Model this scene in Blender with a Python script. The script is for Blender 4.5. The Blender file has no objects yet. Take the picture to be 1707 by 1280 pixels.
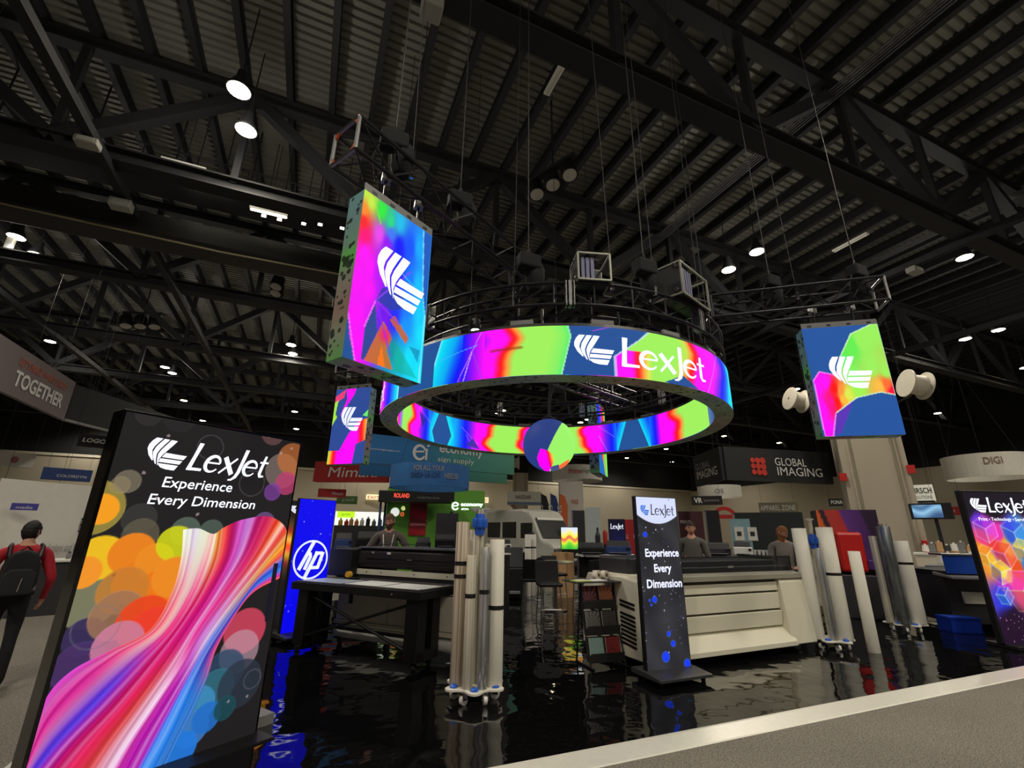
import bpy, bmesh, math, random
import numpy as np
from mathutils import Vector, Matrix
from mathutils.geometry import tessellate_polygon

random.seed(7)
RNG = np.random.default_rng(7)
S = bpy.context.scene
COL = S.collection
R = math.radians

# ------------------------------------------------------------------ camera
# hall axes: X along the aisle in front of the stand, Y into the hall, metres
EYE = Vector((0.0, 0.0, 1.6))
YAW, PITCH, ROLL = R(23.0), R(18.1), R(0.7)
fw = Vector((math.sin(YAW) * math.cos(PITCH), math.cos(YAW) * math.cos(PITCH), math.sin(PITCH)))
r0 = Vector((math.cos(YAW), -math.sin(YAW), 0.0))
u0 = r0.cross(fw)
rt = r0 * math.cos(ROLL) + u0 * math.sin(ROLL)
up = u0 * math.cos(ROLL) - r0 * math.sin(ROLL)
cam_data = bpy.data.cameras.new('camera')
cam_data.sensor_width = 36.0
cam_data.lens = 763.0 / 1707.0 * 36.0
cam_data.clip_end = 300.0
cam_data.clip_start = 0.05
cam = bpy.data.objects.new('camera', cam_data)
M4 = Matrix((rt, up, -fw)).transposed().to_4x4()
M4.translation = EYE
cam.matrix_world = M4
COL.objects.link(cam)
S.camera = cam

# ------------------------------------------------------------------ world, exposure
world = bpy.data.worlds.new('hall_air')
S.world = world
world.use_nodes = True
world.node_tree.nodes['Background'].inputs[0].default_value = (0.9, 0.93, 1.0, 1)
world.node_tree.nodes['Background'].inputs[1].default_value = 0.01
S.view_settings.view_transform = 'Standard'
S.view_settings.look = 'None'
S.view_settings.exposure = 0.0
S.view_settings.gamma = 1.0
S.view_settings.use_curve_mapping = False
LAMP_WATT = 780.0


# ------------------------------------------------------------------ helpers
def lin(c):
    c = np.asarray(c, float) / 255.0
    return np.where(c <= 0.04045, c / 12.92, ((c + 0.055) / 1.055) ** 2.4)


MATS = {}


def mat(name, rgb, rough=0.5, metal=0.0, var=0.08, scale=6.0, emit=0.0, bump=0.0, bscale=60.0, spec=0.5, alpha=1.0, trans=0.0):
    if name in MATS:
        return MATS[name]
    m = bpy.data.materials.new(name)
    m.use_nodes = True
    nt = m.node_tree
    b = nt.nodes['Principled BSDF']
    c = lin(rgb)
    tc = nt.nodes.new('ShaderNodeTexCoord')
    nz = nt.nodes.new('ShaderNodeTexNoise')
    nz.inputs['Scale'].default_value = scale
    nz.inputs['Detail'].default_value = 4
    nt.links.new(tc.outputs['Object'], nz.inputs['Vector'])
    mx = nt.nodes.new('ShaderNodeMix')
    mx.data_type = 'RGBA'
    mx.inputs[6].default_value = (*np.clip(c * (1 - var), 0, 1), 1)
    mx.inputs[7].default_value = (*np.clip(c * (1 + var), 0, 1), 1)
    nt.links.new(nz.outputs['Fac'], mx.inputs[0])
    nt.links.new(mx.outputs[2], b.inputs['Base Color'])
    b.inputs['Roughness'].default_value = rough
    b.inputs['Metallic'].default_value = metal
    b.inputs['Specular IOR Level'].default_value = spec
    if emit:
        nt.links.new(mx.outputs[2], b.inputs['Emission Color'])
        b.inputs['Emission Strength'].default_value = emit
    if alpha < 1:
        b.inputs['Alpha'].default_value = alpha
    if trans:
        b.inputs['Transmission Weight'].default_value = trans
    if bump:
        n2 = nt.nodes.new('ShaderNodeTexNoise')
        n2.inputs['Scale'].default_value = bscale
        nt.links.new(tc.outputs['Object'], n2.inputs['Vector'])
        bp = nt.nodes.new('ShaderNodeBump')
        bp.inputs['Strength'].default_value = bump
        nt.links.new(n2.outputs['Fac'], bp.inputs['Height'])
        nt.links.new(bp.outputs['Normal'], b.inputs['Normal'])
    MATS[name] = m
    return m


def screen_mat(name, strength=1.0, gloss=0.6):
    """a lit display: emits the colour stored on its surface"""
    if name in MATS:
        return MATS[name]
    m = bpy.data.materials.new(name)
    m.use_nodes = True
    nt = m.node_tree
    b = nt.nodes['Principled BSDF']
    at = nt.nodes.new('ShaderNodeAttribute')
    at.attribute_name = 'Col'
    b.inputs['Base Color'].default_value = (0.01, 0.01, 0.01, 1)
    b.inputs['Roughness'].default_value = gloss
    b.inputs['Specular IOR Level'].default_value = 0.12
    nt.links.new(at.outputs['Color'], b.inputs['Emission Color'])
    b.inputs['Emission Strength'].default_value = strength
    MATS[name] = m
    return m


def print_mat(name, rough=0.5):
    """a printed surface: base colour stored on the surface"""
    if name in MATS:
        return MATS[name]
    m = bpy.data.materials.new(name)
    m.use_nodes = True
    nt = m.node_tree
    b = nt.nodes['Principled BSDF']
    at = nt.nodes.new('ShaderNodeAttribute')
    at.attribute_name = 'Col'
    nt.links.new(at.outputs['Color'], b.inputs['Base Color'])
    b.inputs['Roughness'].default_value = rough
    MATS[name] = m
    return m


def tag(o, label=None, cat=None, group=None, kind=None):
    if label:
        o['label'] = label
    if cat:
        o['category'] = cat
    if group:
        o['group'] = group
    if kind:
        o['kind'] = kind
    return o


def thing(name, label, cat, loc=(0, 0, 0), rz=0.0, group=None, kind=None):
    o = bpy.data.objects.new(name, None)
    o.empty_display_size = 0.1
    COL.objects.link(o)
    o.location = loc
    o.rotation_euler = (0, 0, rz)
    return tag(o, label, cat, group, kind)


def mesh_obj(name, me, m, parent=None, loc=(0, 0, 0), rot=(0, 0, 0), scale=(1, 1, 1)):
    o = bpy.data.objects.new(name, me)
    COL.objects.link(o)
    if m is not None and len(me.materials) == 0:
        me.materials.append(m)
    o.parent = parent
    o.location = loc
    o.rotation_euler = rot
    o.scale = scale
    return o


def dup(o, parent, loc=None, rot=None, scale=None):
    c = o.copy()
    COL.objects.link(c)
    c.parent = parent
    if loc is not None:
        c.location = loc
    if rot is not None:
        c.rotation_euler = rot
    if scale is not None:
        c.scale = scale
    return c


def copy_tree(o, parent=None, loc=None, rz=None, label=None):
    c = o.copy()
    COL.objects.link(c)
    c.parent = parent
    if loc is not None:
        c.location = loc
    if rz is not None:
        c.rotation_euler = (0, 0, rz)
    if label:
        c['label'] = label
    for ch in list(o.children):
        copy_tree(ch, c)
    return c


class MB:
    def __init__(self):
        self.v = []
        self.f = []

    def add(self, vs, fs):
        k = len(self.v)
        self.v += [tuple(p) for p in vs]
        self.f += [tuple(i + k for i in f) for f in fs]
        return self

    def bb(self, x0, x1, y0, y1, z0, z1):
        vs = [(x, y, z) for z in (z0, z1) for y in (y0, y1) for x in (x0, x1)]
        return self.add(vs, [(0, 2, 3, 1), (4, 5, 7, 6), (0, 1, 5, 4), (2, 6, 7, 3), (0, 4, 6, 2), (1, 3, 7, 5)])

    def box(self, c, s, rz=0.0, rx=0.0, ry=0.0):
        m = Matrix.Rotation(rz, 3, 'Z') @ Matrix.Rotation(ry, 3, 'Y') @ Matrix.Rotation(rx, 3, 'X')
        k = len(self.v)
        hx, hy, hz = s[0] / 2, s[1] / 2, s[2] / 2
        self.bb(-hx, hx, -hy, hy, -hz, hz)
        for i in range(k, len(self.v)):
            self.v[i] = tuple(m @ Vector(self.v[i]) + Vector(c))
        return self

    def tube(self, pts, r, n=8, cap=True, r2=None):
        pts = [Vector(p) for p in pts]
        k = len(self.v)
        N = len(pts)
        for i, p in enumerate(pts):
            d = (pts[min(i + 1, N - 1)] - pts[max(i - 1, 0)])
            d = d.normalized() if d.length > 1e-9 else Vector((0, 0, 1))
            a = d.orthogonal().normalized() if abs(d.z) > 0.99 else d.cross(Vector((0, 0, 1))).normalized()
            b = d.cross(a)
            rr = r if r2 is None else r + (r2 - r) * i / max(1, N - 1)
            for j in range(n):
                t = 2 * math.pi * j / n
                self.v.append(tuple(p + a * math.cos(t) * rr + b * math.sin(t) * rr))
        for i in range(N - 1):
            for j in range(n):
                j2 = (j + 1) % n
                self.f.append((k + i * n + j, k + i * n + j2, k + (i + 1) * n + j2, k + (i + 1) * n + j))
        if cap:
            self.f.append(tuple(k + j for j in reversed(range(n))))
            self.f.append(tuple(k + (N - 1) * n + j for j in range(n)))
        return self

    def lathe(self, prof, n=20, c=(0, 0, 0), closed=False):
        """prof: (radius, z) list from bottom to top"""
        k = len(self.v)
        P = len(prof)
        for (r, z) in prof:
            for j in range(n):
                t = 2 * math.pi * j / n
                self.v.append((c[0] + r * math.cos(t), c[1] + r * math.sin(t), c[2] + z))
        for i in range(P - 1):
            for j in range(n):
                j2 = (j + 1) % n
                self.f.append((k + i * n + j, k + i * n + j2, k + (i + 1) * n + j2, k + (i + 1) * n + j))
        if not closed:
            self.f.append(tuple(k + j for j in reversed(range(n))))
            self.f.append(tuple(k + (P - 1) * n + j for j in range(n)))
        return self

    def prism(self, poly, y0, y1):
        """poly in XZ, extruded along Y"""
        n = len(poly)
        vs = [(x, y0, z) for x, z in poly] + [(x, y1, z) for x, z in poly]
        fs = [tuple(range(n)), tuple(range(2 * n - 1, n - 1, -1))]
        fs += [(i, n + i, n + (i + 1) % n, (i + 1) % n) for i in range(n)]
        return self.add(vs, fs)

    def prismx(self, poly, x0, x1):
        """poly in YZ, extruded along X"""
        n = len(poly)
        vs = [(x0, y, z) for y, z in poly] + [(x1, y, z) for y, z in poly]
        fs = [tuple(range(n)), tuple(range(2 * n - 1, n - 1, -1))]
        fs += [(i, n + i, n + (i + 1) % n, (i + 1) % n) for i in range(n)]
        return self.add(vs, fs)

    def prismz(self, poly, z0, z1):
        n = len(poly)
        vs = [(x, y, z0) for x, y in poly] + [(x, y, z1) for x, y in poly]
        fs = [tuple(reversed(range(n))), tuple(range(n, 2 * n))]
        fs += [(i, (i + 1) % n, n + (i + 1) % n, n + i) for i in range(n)]
        return self.add(vs, fs)

    def mesh(self, name, smooth=False):
        me = bpy.data.meshes.new(name)
        me.from_pydata(self.v, [], self.f)
        bm = bmesh.new()
        bm.from_mesh(me)
        bmesh.ops.recalc_face_normals(bm, faces=bm.faces)
        bm.to_mesh(me)
        bm.free()
        if smooth:
            me.polygons.foreach_set('use_smooth', [True] * len(me.polygons))
            try:
                me.set_sharp_from_angle(angle=R(40))
            except Exception:
                pass
        me.update()
        return me

    def build(self, name, m, parent=None, smooth=False, bevel=0.0, loc=(0, 0, 0), rot=(0, 0, 0)):
        o = mesh_obj(name, self.mesh(name, smooth), m, parent, loc, rot)
        if bevel:
            bv = o.modifiers.new('bevel', 'BEVEL')
            bv.width = bevel
            bv.segments = 2
            bv.limit_method = 'ANGLE'
        return o


def set_colors(me, cols):
    ca = me.color_attributes.new('Col', 'FLOAT_COLOR', 'POINT')
    buf = np.ones((len(me.vertices), 4), np.float32)
    buf[:, :3] = cols
    ca.data.foreach_set('color', buf.ravel())


def grid_mesh(name, P, cols):
    """P: (ny,nx,3) positions, cols (ny,nx,3) 0-255"""
    ny, nx = P.shape[:2]
    me = bpy.data.meshes.new(name)
    idx = np.arange(ny * nx).reshape(ny, nx)
    F = np.stack([idx[:-1, :-1], idx[:-1, 1:], idx[1:, 1:], idx[1:, :-1]], -1).reshape(-1, 4)
    me.vertices.add(ny * nx)
    me.vertices.foreach_set('co', P.reshape(-1).astype(np.float32))
    me.loops.add(F.size)
    me.loops.foreach_set('vertex_index', F.reshape(-1).astype(np.int32))
    me.polygons.add(len(F))
    me.polygons.foreach_set('loop_start', (np.arange(len(F)) * 4).astype(np.int32))
    me.update(calc_edges=True)
    set_colors(me, lin(np.clip(cols, 0, 255)).reshape(-1, 3))
    return me


def panel(name, w, h, step, fn, m, parent, loc=(0, 0, 0), rz=0.0):
    """flat picture in the local XZ plane, facing -Y; fn(U,V)->colour, U,V in metres"""
    nx, ny = max(2, int(w / step) + 1), max(2, int(h / step) + 1)
    U, V = np.meshgrid(np.linspace(0, w, nx), np.linspace(0, h, ny))
    P = np.stack([U, np.zeros_like(U), V], -1)
    return mesh_obj(name, grid_mesh(name, P, fn(U, V)), m, parent, loc, (0, 0, rz))


def idw(U, V, pts, p=3.0):
    A = np.array([(a, b) for a, b, _ in pts])
    C = np.array([c for _, _, c in pts], float)
    d = (U[..., None] - A[:, 0]) ** 2 + (V[..., None] - A[:, 1]) ** 2 + 1e-5
    w = d ** (-p / 2)
    w /= w.sum(-1, keepdims=True)
    return w @ C


def inpoly(U, V, poly):
    r = np.zeros(U.shape, bool)
    n = len(poly)
    for i in range(n):
        x1, y1 = poly[i]
        x2, y2 = poly[(i + 1) % n]
        c = ((y1 > V) != (y2 > V)) & (U < (x2 - x1) * (V - y1) / (y2 - y1 + 1e-12) + x1)
        r ^= c
    return r


def blend(C, M, col, a=1.0):
    M = np.asarray(M, float)[..., None] * a
    return C * (1 - M) + np.asarray(col, float) * M


def segdist(U, V, a, b):
    a, b = np.array(a, float), np.array(b, float)
    d = b - a
    t = np.clip(((U - a[0]) * d[0] + (V - a[1]) * d[1]) / (d @ d + 1e-9), 0, 1)
    return np.hypot(U - a[0] - t * d[0], V - a[1] - t * d[1])


# -- lettering ---------------------------------------------------------
def flat_map(x, z):
    return (x, 0.0, z)


def lettering(s, w, h, m, parent, loc=(0, 0, 0), rz=0.0, bold=0.0, shear=0.0, fmap=None, name='lettering', rx=0.0):
    """text stretched to w x h, lower left corner at loc, facing -Y"""
    cu = bpy.data.curves.new('t', 'FONT')
    cu.body = s
    cu.size = 1.0
    cu.offset = bold
    cu.shear = shear
    cu.resolution_u = 3
    to = bpy.data.objects.new('t', cu)
    COL.objects.link(to)
    me = bpy.data.meshes.new_from_object(to.evaluated_get(bpy.context.evaluated_depsgraph_get()))
    bpy.data.objects.remove(to)
    n = len(me.vertices)
    co = np.zeros(n * 3)
    me.vertices.foreach_get('co', co)
    co = co.reshape(-1, 3)
    mn, mx = co.min(0), co.max(0)
    x = (co[:, 0] - mn[0]) / (mx[0] - mn[0] + 1e-9) * w
    z = (co[:, 1] - mn[1]) / (mx[1] - mn[1] + 1e-9) * h
    if fmap:
        P = np.array([fmap(a, b) for a, b in zip(x, z)])
    else:
        P = np.stack([x, np.zeros_like(x), z], -1)
    me.vertices.foreach_set('co', P.reshape(-1))
    me.name = name
    me.materials.clear()
    me.update()
    return mesh_obj(name, me, m, parent, loc, (rx, 0, rz))


def stroke(pts, ws):
    """polyline of varying width -> quads in 2-D"""
    pts = [np.array(p, float) for p in pts]
    N = len(pts)
    ws = list(np.interp(np.linspace(0, 1, N), np.linspace(0, 1, len(ws)), ws))
    Lf, Rg = [], []
    for i in range(N):
        d = pts[min(i + 1, N - 1)] - pts[max(i - 1, 0)]
        d = d / (np.hypot(*d) + 1e-9)
        nn = np.array([-d[1], d[0]])
        Lf.append(pts[i] + nn * ws[i] / 2)
        Rg.append(pts[i] - nn * ws[i] / 2)
    return Lf, Rg


def arc(cx, cy, rx, ry, a0, a1, n=18):
    return [(cx + rx * math.cos(R(a0 + (a1 - a0) * i / n)), cy + ry * math.sin(R(a0 + (a1 - a0) * i / n))) for i in range(n + 1)]


def _icon():
    q = []

    def k(l):
        return [np.array(((x - 460) / 232.0, (802 - y) / 232.0)) for x, y in l]
    for a, b in [
        ([(500, 572), (478, 598), (464, 630), (463, 660), (485, 705), (522, 745)], [(545, 573), (525, 605), (507, 638), (500, 668), (512, 702), (530, 742)]),
        ([(557, 574), (538, 605), (518, 640), (510, 680), (520, 715), (550, 765)], [(597, 575), (575, 612), (552, 655), (540, 690), (546, 728), (560, 770)]),
        ([(609, 575), (588, 612), (562, 658), (550, 692), (556, 732), (572, 778)], [(655, 578), (630, 620), (600, 668), (580, 700), (568, 735), (574, 775)]),
        ([(602, 677), (680, 681), (762, 684)], [(583, 712), (660, 714), (745, 716)]),
        ([(577, 722), (660, 724), (741, 726)], [(571, 750), (650, 752), (727, 754)]),
        ([(572, 760), (600, 761), (640, 762), (722, 765)], [(580, 775), (600, 790), (640, 800), (702, 803)]),
    ]:
        q.append((k(a), k(b)))
    return q


ICON = _icon()          # 1 high, 1.3 wide


def _word():
    q = []
    x = 0.0
    ee = [(arc(0.30, 0.31, 0.255, 0.29, 8, 325, 22), [0.07, 0.09, 0.14, 0.13, 0.08, 0.05]), ([(0.06, 0.345), (0.56, 0.345)], [0.06])]
    glyphs = [
        ([([(0.13, 1.0), (0.10, 0.5), (0.07, 0.0)], [0.16, 0.13, 0.15]), ([(0.03, 0.055), (0.52, 0.05)], [0.11, 0.09])], 0.54),
        (ee, 0.63),
        ([([(0.04, 0.62), (0.52, 0.0)], [0.16]), ([(0.52, 0.62), (0.02, 0.0)], [0.075])], 0.52),
        ([([(0.26, 1.0), (0.25, 0.5), (0.24, 0.1), (0.19, -0.08), (0.08, -0.19), (-0.04, -0.21)], [0.15, 0.14, 0.14, 0.13, 0.08, 0.05])], 0.36),
        (ee, 0.62),
        ([([(0.17, 0.86), (0.15, 0.4), (0.15, 0.14), (0.2, 0.04), (0.36, 0.05)], [0.1, 0.13, 0.13, 0.11, 0.06]), ([(0.0, 0.585), (0.36, 0.6)], [0.075])], 0.38),
    ]
    for st, adv in glyphs:
        for pts, ws in st:
            if len(pts) == 2:
                pts = [tuple(np.array(pts[0]) * (1 - t) + np.array(pts[1]) * t) for t in np.linspace(0, 1, 5)]
            Lf, Rg = stroke(pts, ws)
            q.append(([p + (x, 0) for p in Lf], [p + (x, 0) for p in Rg]))
        x += adv
    return q, x


WORD, WORD_W = _word()


def strips(q, m, parent, name, sx, sz, ox, oz, fmap=flat_map, shear=0.0, loc=(0, 0, 0), rz=0.0):
    b = MB()
    for Lf, Rg in q:
        n = len(Lf)
        vs = [fmap(ox + (p[0] + shear * p[1]) * sx, oz + p[1] * sz) for p in Lf] + [fmap(ox + (p[0] + shear * p[1]) * sx, oz + p[1] * sz) for p in Rg]
        b.add(vs, [(i, i + 1, n + i + 1, n + i) for i in range(n - 1)])
    me = bpy.data.meshes.new(name)
    me.from_pydata(b.v, [], b.f)
    me.update()
    return mesh_obj(name, me, m, parent, loc, (0, 0, rz))


# ------------------------------------------------------------------ shared materials
M_white_glow = mat('lit_white_print', (235, 240, 255), emit=0.95, var=0.01)
M_white_led = mat('led_white', (222, 228, 255), emit=0.9, var=0.01)
M_screen = screen_mat('led_screen', 1.0)
M_print = print_mat('printed_film')
M_black = mat('black_plastic', (16, 16, 17), 0.45)
M_blackmetal = mat('black_powder_coat', (20, 20, 21), 0.5, 0.2)
M_steel = mat('dark_painted_steel', (34, 35, 37), 0.6, 0.3)
M_alu = mat('aluminium_tube', (150, 150, 150), 0.35, 0.9)
M_trussmat = mat('black_truss_tube', (46, 46, 48), 0.4, 0.7)
M_chrome = mat('chrome', (200, 200, 205), 0.15, 1.0)
M_white = mat('white_enamel', (232, 230, 222), 0.4, var=0.03)
M_cream = mat('cream_enamel', (222, 217, 196), 0.45, var=0.03)
M_grey = mat('grey_panel', (120, 120, 120), 0.5)
M_beige = mat('beige_wall_paint', (176, 166, 146), 0.8, var=0.05, scale=0.4)
M_cable = mat('cable_black', (24, 24, 25), 0.6)
M_darkgrey = mat('dark_grey_plastic', (48, 48, 50), 0.5)
M_glass = mat('smoked_glass', (40, 42, 46), 0.05, alpha=0.45)
M_red = mat('red_panel', (190, 32, 30), 0.5)
M_card = mat('cardboard', (190, 150, 105), 0.8)
M_paper = mat('white_paper', (230, 230, 226), 0.7, var=0.02)
# ================================================================== the hall
# carpet
def carpet_material():
    m = bpy.data.materials.new('aisle_carpet')
    m.use_nodes = True
    nt = m.node_tree
    b = nt.nodes['Principled BSDF']
    tc = nt.nodes.new('ShaderNodeTexCoord')
    n1 = nt.nodes.new('ShaderNodeTexNoise')
    n1.inputs['Scale'].default_value = 90
    n1.inputs['Detail'].default_value = 5
    n2 = nt.nodes.new('ShaderNodeTexNoise')
    n2.inputs['Scale'].default_value = 0.9
    n2.inputs['Detail'].default_value = 3
    for n in (n1, n2):
        nt.links.new(tc.outputs['Object'], n.inputs['Vector'])
    r1 = nt.nodes.new('ShaderNodeValToRGB')
    r1.color_ramp.elements[0].position = 0.3
    r1.color_ramp.elements[0].color = (*lin((80, 76, 69)), 1)
    r1.color_ramp.elements[1].position = 0.72
    r1.color_ramp.elements[1].color = (*lin((160, 154, 142)), 1)
    nt.links.new(n1.outputs['Fac'], r1.inputs[0])
    r2 = nt.nodes.new('ShaderNodeValToRGB')
    r2.color_ramp.elements[0].color = (0.75, 0.75, 0.75, 1)
    r2.color_ramp.elements[1].color = (1, 1, 1, 1)
    nt.links.new(n2.outputs['Fac'], r2.inputs[0])
    mx = nt.nodes.new('ShaderNodeMix')
    mx.data_type = 'RGBA'
    mx.blend_type = 'MULTIPLY'
    mx.inputs[0].default_value = 1
    nt.links.new(r1.outputs[0], mx.inputs[6])
    nt.links.new(r2.outputs[0], mx.inputs[7])
    nt.links.new(mx.outputs[2], b.inputs['Base Color'])
    b.inputs['Roughness'].default_value = 0.95
    b.inputs['Specular IOR Level'].default_value = 0.1
    bp = nt.nodes.new('ShaderNodeBump')
    bp.inputs['Strength'].default_value = 0.4
    nt.links.new(n1.outputs['Fac'], bp.inputs['Height'])
    nt.links.new(bp.outputs['Normal'], b.inputs['Normal'])
    return m


def gloss_floor_material():
    m = bpy.data.materials.new('black_gloss_vinyl')
    m.use_nodes = True
    nt = m.node_tree
    b = nt.nodes['Principled BSDF']
    b.inputs['Base Color'].default_value = (0.003, 0.003, 0.0033, 1)
    b.inputs['Roughness'].default_value = 0.035
    b.inputs['IOR'].default_value = 1.62
    tc = nt.nodes.new('ShaderNodeTexCoord')
    n1 = nt.nodes.new('ShaderNodeTexNoise')
    n1.inputs['Scale'].default_value = 1.6
    n1.inputs['Detail'].default_value = 2
    n2 = nt.nodes.new('ShaderNodeTexNoise')
    n2.inputs['Scale'].default_value = 7.0
    n2.inputs['Detail'].default_value = 1.5
    nt.links.new(tc.outputs['Object'], n1.inputs['Vector'])
    nt.links.new(tc.outputs['Object'], n2.inputs['Vector'])
    ad = nt.nodes.new('ShaderNodeMath')
    ad.operation = 'MULTIPLY_ADD'
    nt.links.new(n2.outputs['Fac'], ad.inputs[0])
    ad.inputs[1].default_value = 0.05
    nt.links.new(n1.outputs['Fac'], ad.inputs[2])
    bp = nt.nodes.new('ShaderNodeBump')
    bp.inputs['Strength'].default_value = 0.5
    bp.inputs['Distance'].default_value = 0.045
    nt.links.new(ad.outputs[0], bp.inputs['Height'])
    nt.links.new(bp.outputs['Normal'], b.inputs['Normal'])
    return m


M_carpet = carpet_material()
M_gloss = gloss_floor_material()
CARPET_Z = -0.035
tag(MB().bb(-45, 62, -62, 62, CARPET_Z - 0.3, CARPET_Z).build('floor', M_carpet),
    'grey flecked aisle carpet covering the whole hall', 'floor', kind='structure')
PX0, PX1, PY0, PY1 = -1.55, 11.9, 3.71, 13.0
plat = tag(MB().bb(PX0, PX1, PY0, PY1, CARPET_Z, 0.0).build('floor_platform', M_gloss),
           'black mirror-gloss floor of the display stand', 'floor', kind='structure')
M_strip = mat('white_edge_strip', (215, 212, 200), 0.35, 0.2, scale=20)
tag(MB().prismx([(3.50, CARPET_Z), (3.71, CARPET_Z), (3.71, 0.004), (3.685, 0.004), (3.51, -0.028)], PX0 - 0.2, PX1 + 0.2).build('trim_1', M_strip),
    'pale sloping edge strip between glossy floor and front aisle carpet', 'edge strip', kind='structure')
tag(MB().prism([(PX0 - 0.21, CARPET_Z), (PX0, CARPET_Z), (PX0, 0.004), (PX0 - 0.02, 0.004)], PY0, PY1).build('trim_2', M_strip),
    'pale sloping edge strip along the far left side of glossy floor', 'edge strip', kind='structure')

# ---------------------------------------------------------------- roof
DECK_Z = 16.0
M_deck = mat('galvanised_roof_deck', (124, 124, 116), 0.6, 0.1, var=0.25, scale=0.6)
M_purlin = mat('purlin_dark_paint', (30, 31, 34), 0.7)
M_chord = mat('truss_dark_paint', (23, 24, 26), 0.7)
b = MB()
per, y, prof = 0.27, -62.0, []
while y < 62:
    prof += [(y, DECK_Z), (y + per * 0.55, DECK_Z), (y + per * 0.65, DECK_Z + 0.09), (y + per * 0.9, DECK_Z + 0.09)]
    y += per
n = len(prof)
b.add([(x, p[0], p[1]) for x in (-45, 62) for p in prof], [(i, i + 1, n + i + 1, n + i) for i in range(n - 1)])
ceiling = tag(b.build('ceiling', M_deck), 'corrugated steel roof deck on dark purlins and trusses', 'ceiling', kind='structure')
pur = MB().bb(-0.1, 0.1, -62, 62, DECK_Z - 0.46, DECK_Z - 0.43).bb(-0.1, 0.1, -62, 62, DECK_Z - 0.03, DECK_Z).bb(-0.03, 0.03, -62, 62, DECK_Z - 0.43, DECK_Z - 0.03).build('purlin', M_purlin, ceiling)
first = True
k = -35
while 2.84 + 1.32 * k < 61:
    x = 2.84 + 1.32 * k
    k += 1
    if x < -44:
        continue
    if first:
        pur.location = (x, 0, 0)
        first = False
    else:
        dup(pur, ceiling, (x, 0, 0))
ZB, ZT = 11.5, 15.33
chord_b = MB().bb(-45, 62, -0.26, 0.26, ZB - 0.06, ZB).bb(-45, 62, -0.26, 0.26, ZB + 0.34, ZB + 0.4).bb(-45, 62, -0.04, 0.04, ZB, ZB + 0.34).mesh('bottom_chord')
chord_t = MB().bb(-45, 62, -0.2, 0.2, ZT - 0.2, ZT - 0.14).bb(-45, 62, -0.2, 0.2, ZT + 0.14, ZT + 0.2).bb(-45, 62, -0.04, 0.04, ZT - 0.14, ZT + 0.14).mesh('top_chord')


def web_mesh(dx, w=0.26):
    L = math.hypot(dx, ZT - ZB - 0.3)
    a = math.atan2(dx, ZT - ZB - 0.3)
    return MB().box((dx / 2, 0, (ZB + 0.3 + ZT) / 2), (w, w, L), ry=a).mesh('web')


webs = [web_mesh(4.35, 0.34), web_mesh(-4.35, 0.34), web_mesh(0.0, 0.2)]
SP = 8.7
for ty in (-25.4, -17.5, -9.6, -1.7, 6.2, 14.1, 22.0, 29.9, 37.8, 45.7, 53.6):
    tr = mesh_obj('roof_truss', chord_b, M_chord, ceiling, (0, ty, 0))
    mesh_obj('top_chord', chord_t, M_chord, tr)
    for i in range(-7, 7):
        x = 9.55 + SP * i
        if x < -40 or x > 56:
            continue
        for wm in webs:
            mesh_obj('web', wm, M_chord, tr, (x, 0, 0))
        mesh_obj('web', webs[2], M_chord, tr, (x + 4.35, 0, 0))
# long conduits, sprinkler mains and a duct that run along the hall
def along_y(name, x, z, r, mm, n=8, y0=-62, y1=62):
    return MB().tube([(x, y0, z), (x, y1, z)], r, n).build(name, mm, ceiling)


M_conduit = mat('conduit_grey', (92, 92, 94), 0.5, 0.4)
for i in range(5):
    along_y('conduit', 13.15 + i * 0.11, 14.8, 0.028, M_conduit)
for i in range(4):
    along_y('conduit', 24.3 + i * 0.12, 14.8, 0.028, M_conduit)
for i in range(4):
    along_y('conduit', -0.3 + i * 0.12, 13.6, 0.025, M_conduit, y0=22)
for x in (-6.5, -13.6, 19.5, 28.7):
    MB().bb(x - 0.12, x + 0.12, -62, 62, 11.2, 11.44).build('tie_beam', M_chord, ceiling)
M_duct = mat('dark_duct', (26, 26, 27), 0.6)
MB().bb(-40, 0.6, 16.4, 17.6, 10.8, 11.6).build('duct', M_duct, ceiling, bevel=0.08)
MB().tube([(-40, 16.2, 10.75), (-12, 16.2, 10.7), (-4, 16.2, 10.55), (2, 16.2, 10.7)], 0.03, 6).build('conduit', mat('pale_cable', (150, 140, 110), 0.6), ceiling)
M_rail = mat('catwalk_paint', (26, 26, 27), 0.8)
# catwalk with hand rails
cw = MB().bb(-16, 1.2, 15.6, 16.8, 12.5, 12.6).build('catwalk', M_rail, ceiling)
for yy in (15.62, 16.78):
    for zz in (13.1, 13.6):
        MB().tube([(-16, yy, zz), (1.2, yy, zz)], 0.025, 6).build('rail', M_rail, cw)
    post = MB().tube([(0, 0, 12.55), (0, 0, 13.62)], 0.025, 6).mesh('post')
    for i in range(12):
        mesh_obj('post', post, M_rail, cw, (-15.5 + i * 1.5, yy, 0))
hang = MB().tube([(0, 0, 12.55), (0, 0, 15.9)], 0.03, 6).mesh('hanger')
for i in range(8):
    mesh_obj('hanger', hang, M_rail, cw, (-15 + i * 2.3, 16.2, 0))
for i, x in enumerate((-4.6, -3.3, -1.3, 0.1)):
    MB().bb(x - 0.35, x + 0.35, 15.9, 16.5, 12.61, 13.5).build('equipment_box', mat('equipment_grey', (40, 37, 33), 0.8), cw, bevel=0.02)

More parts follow.
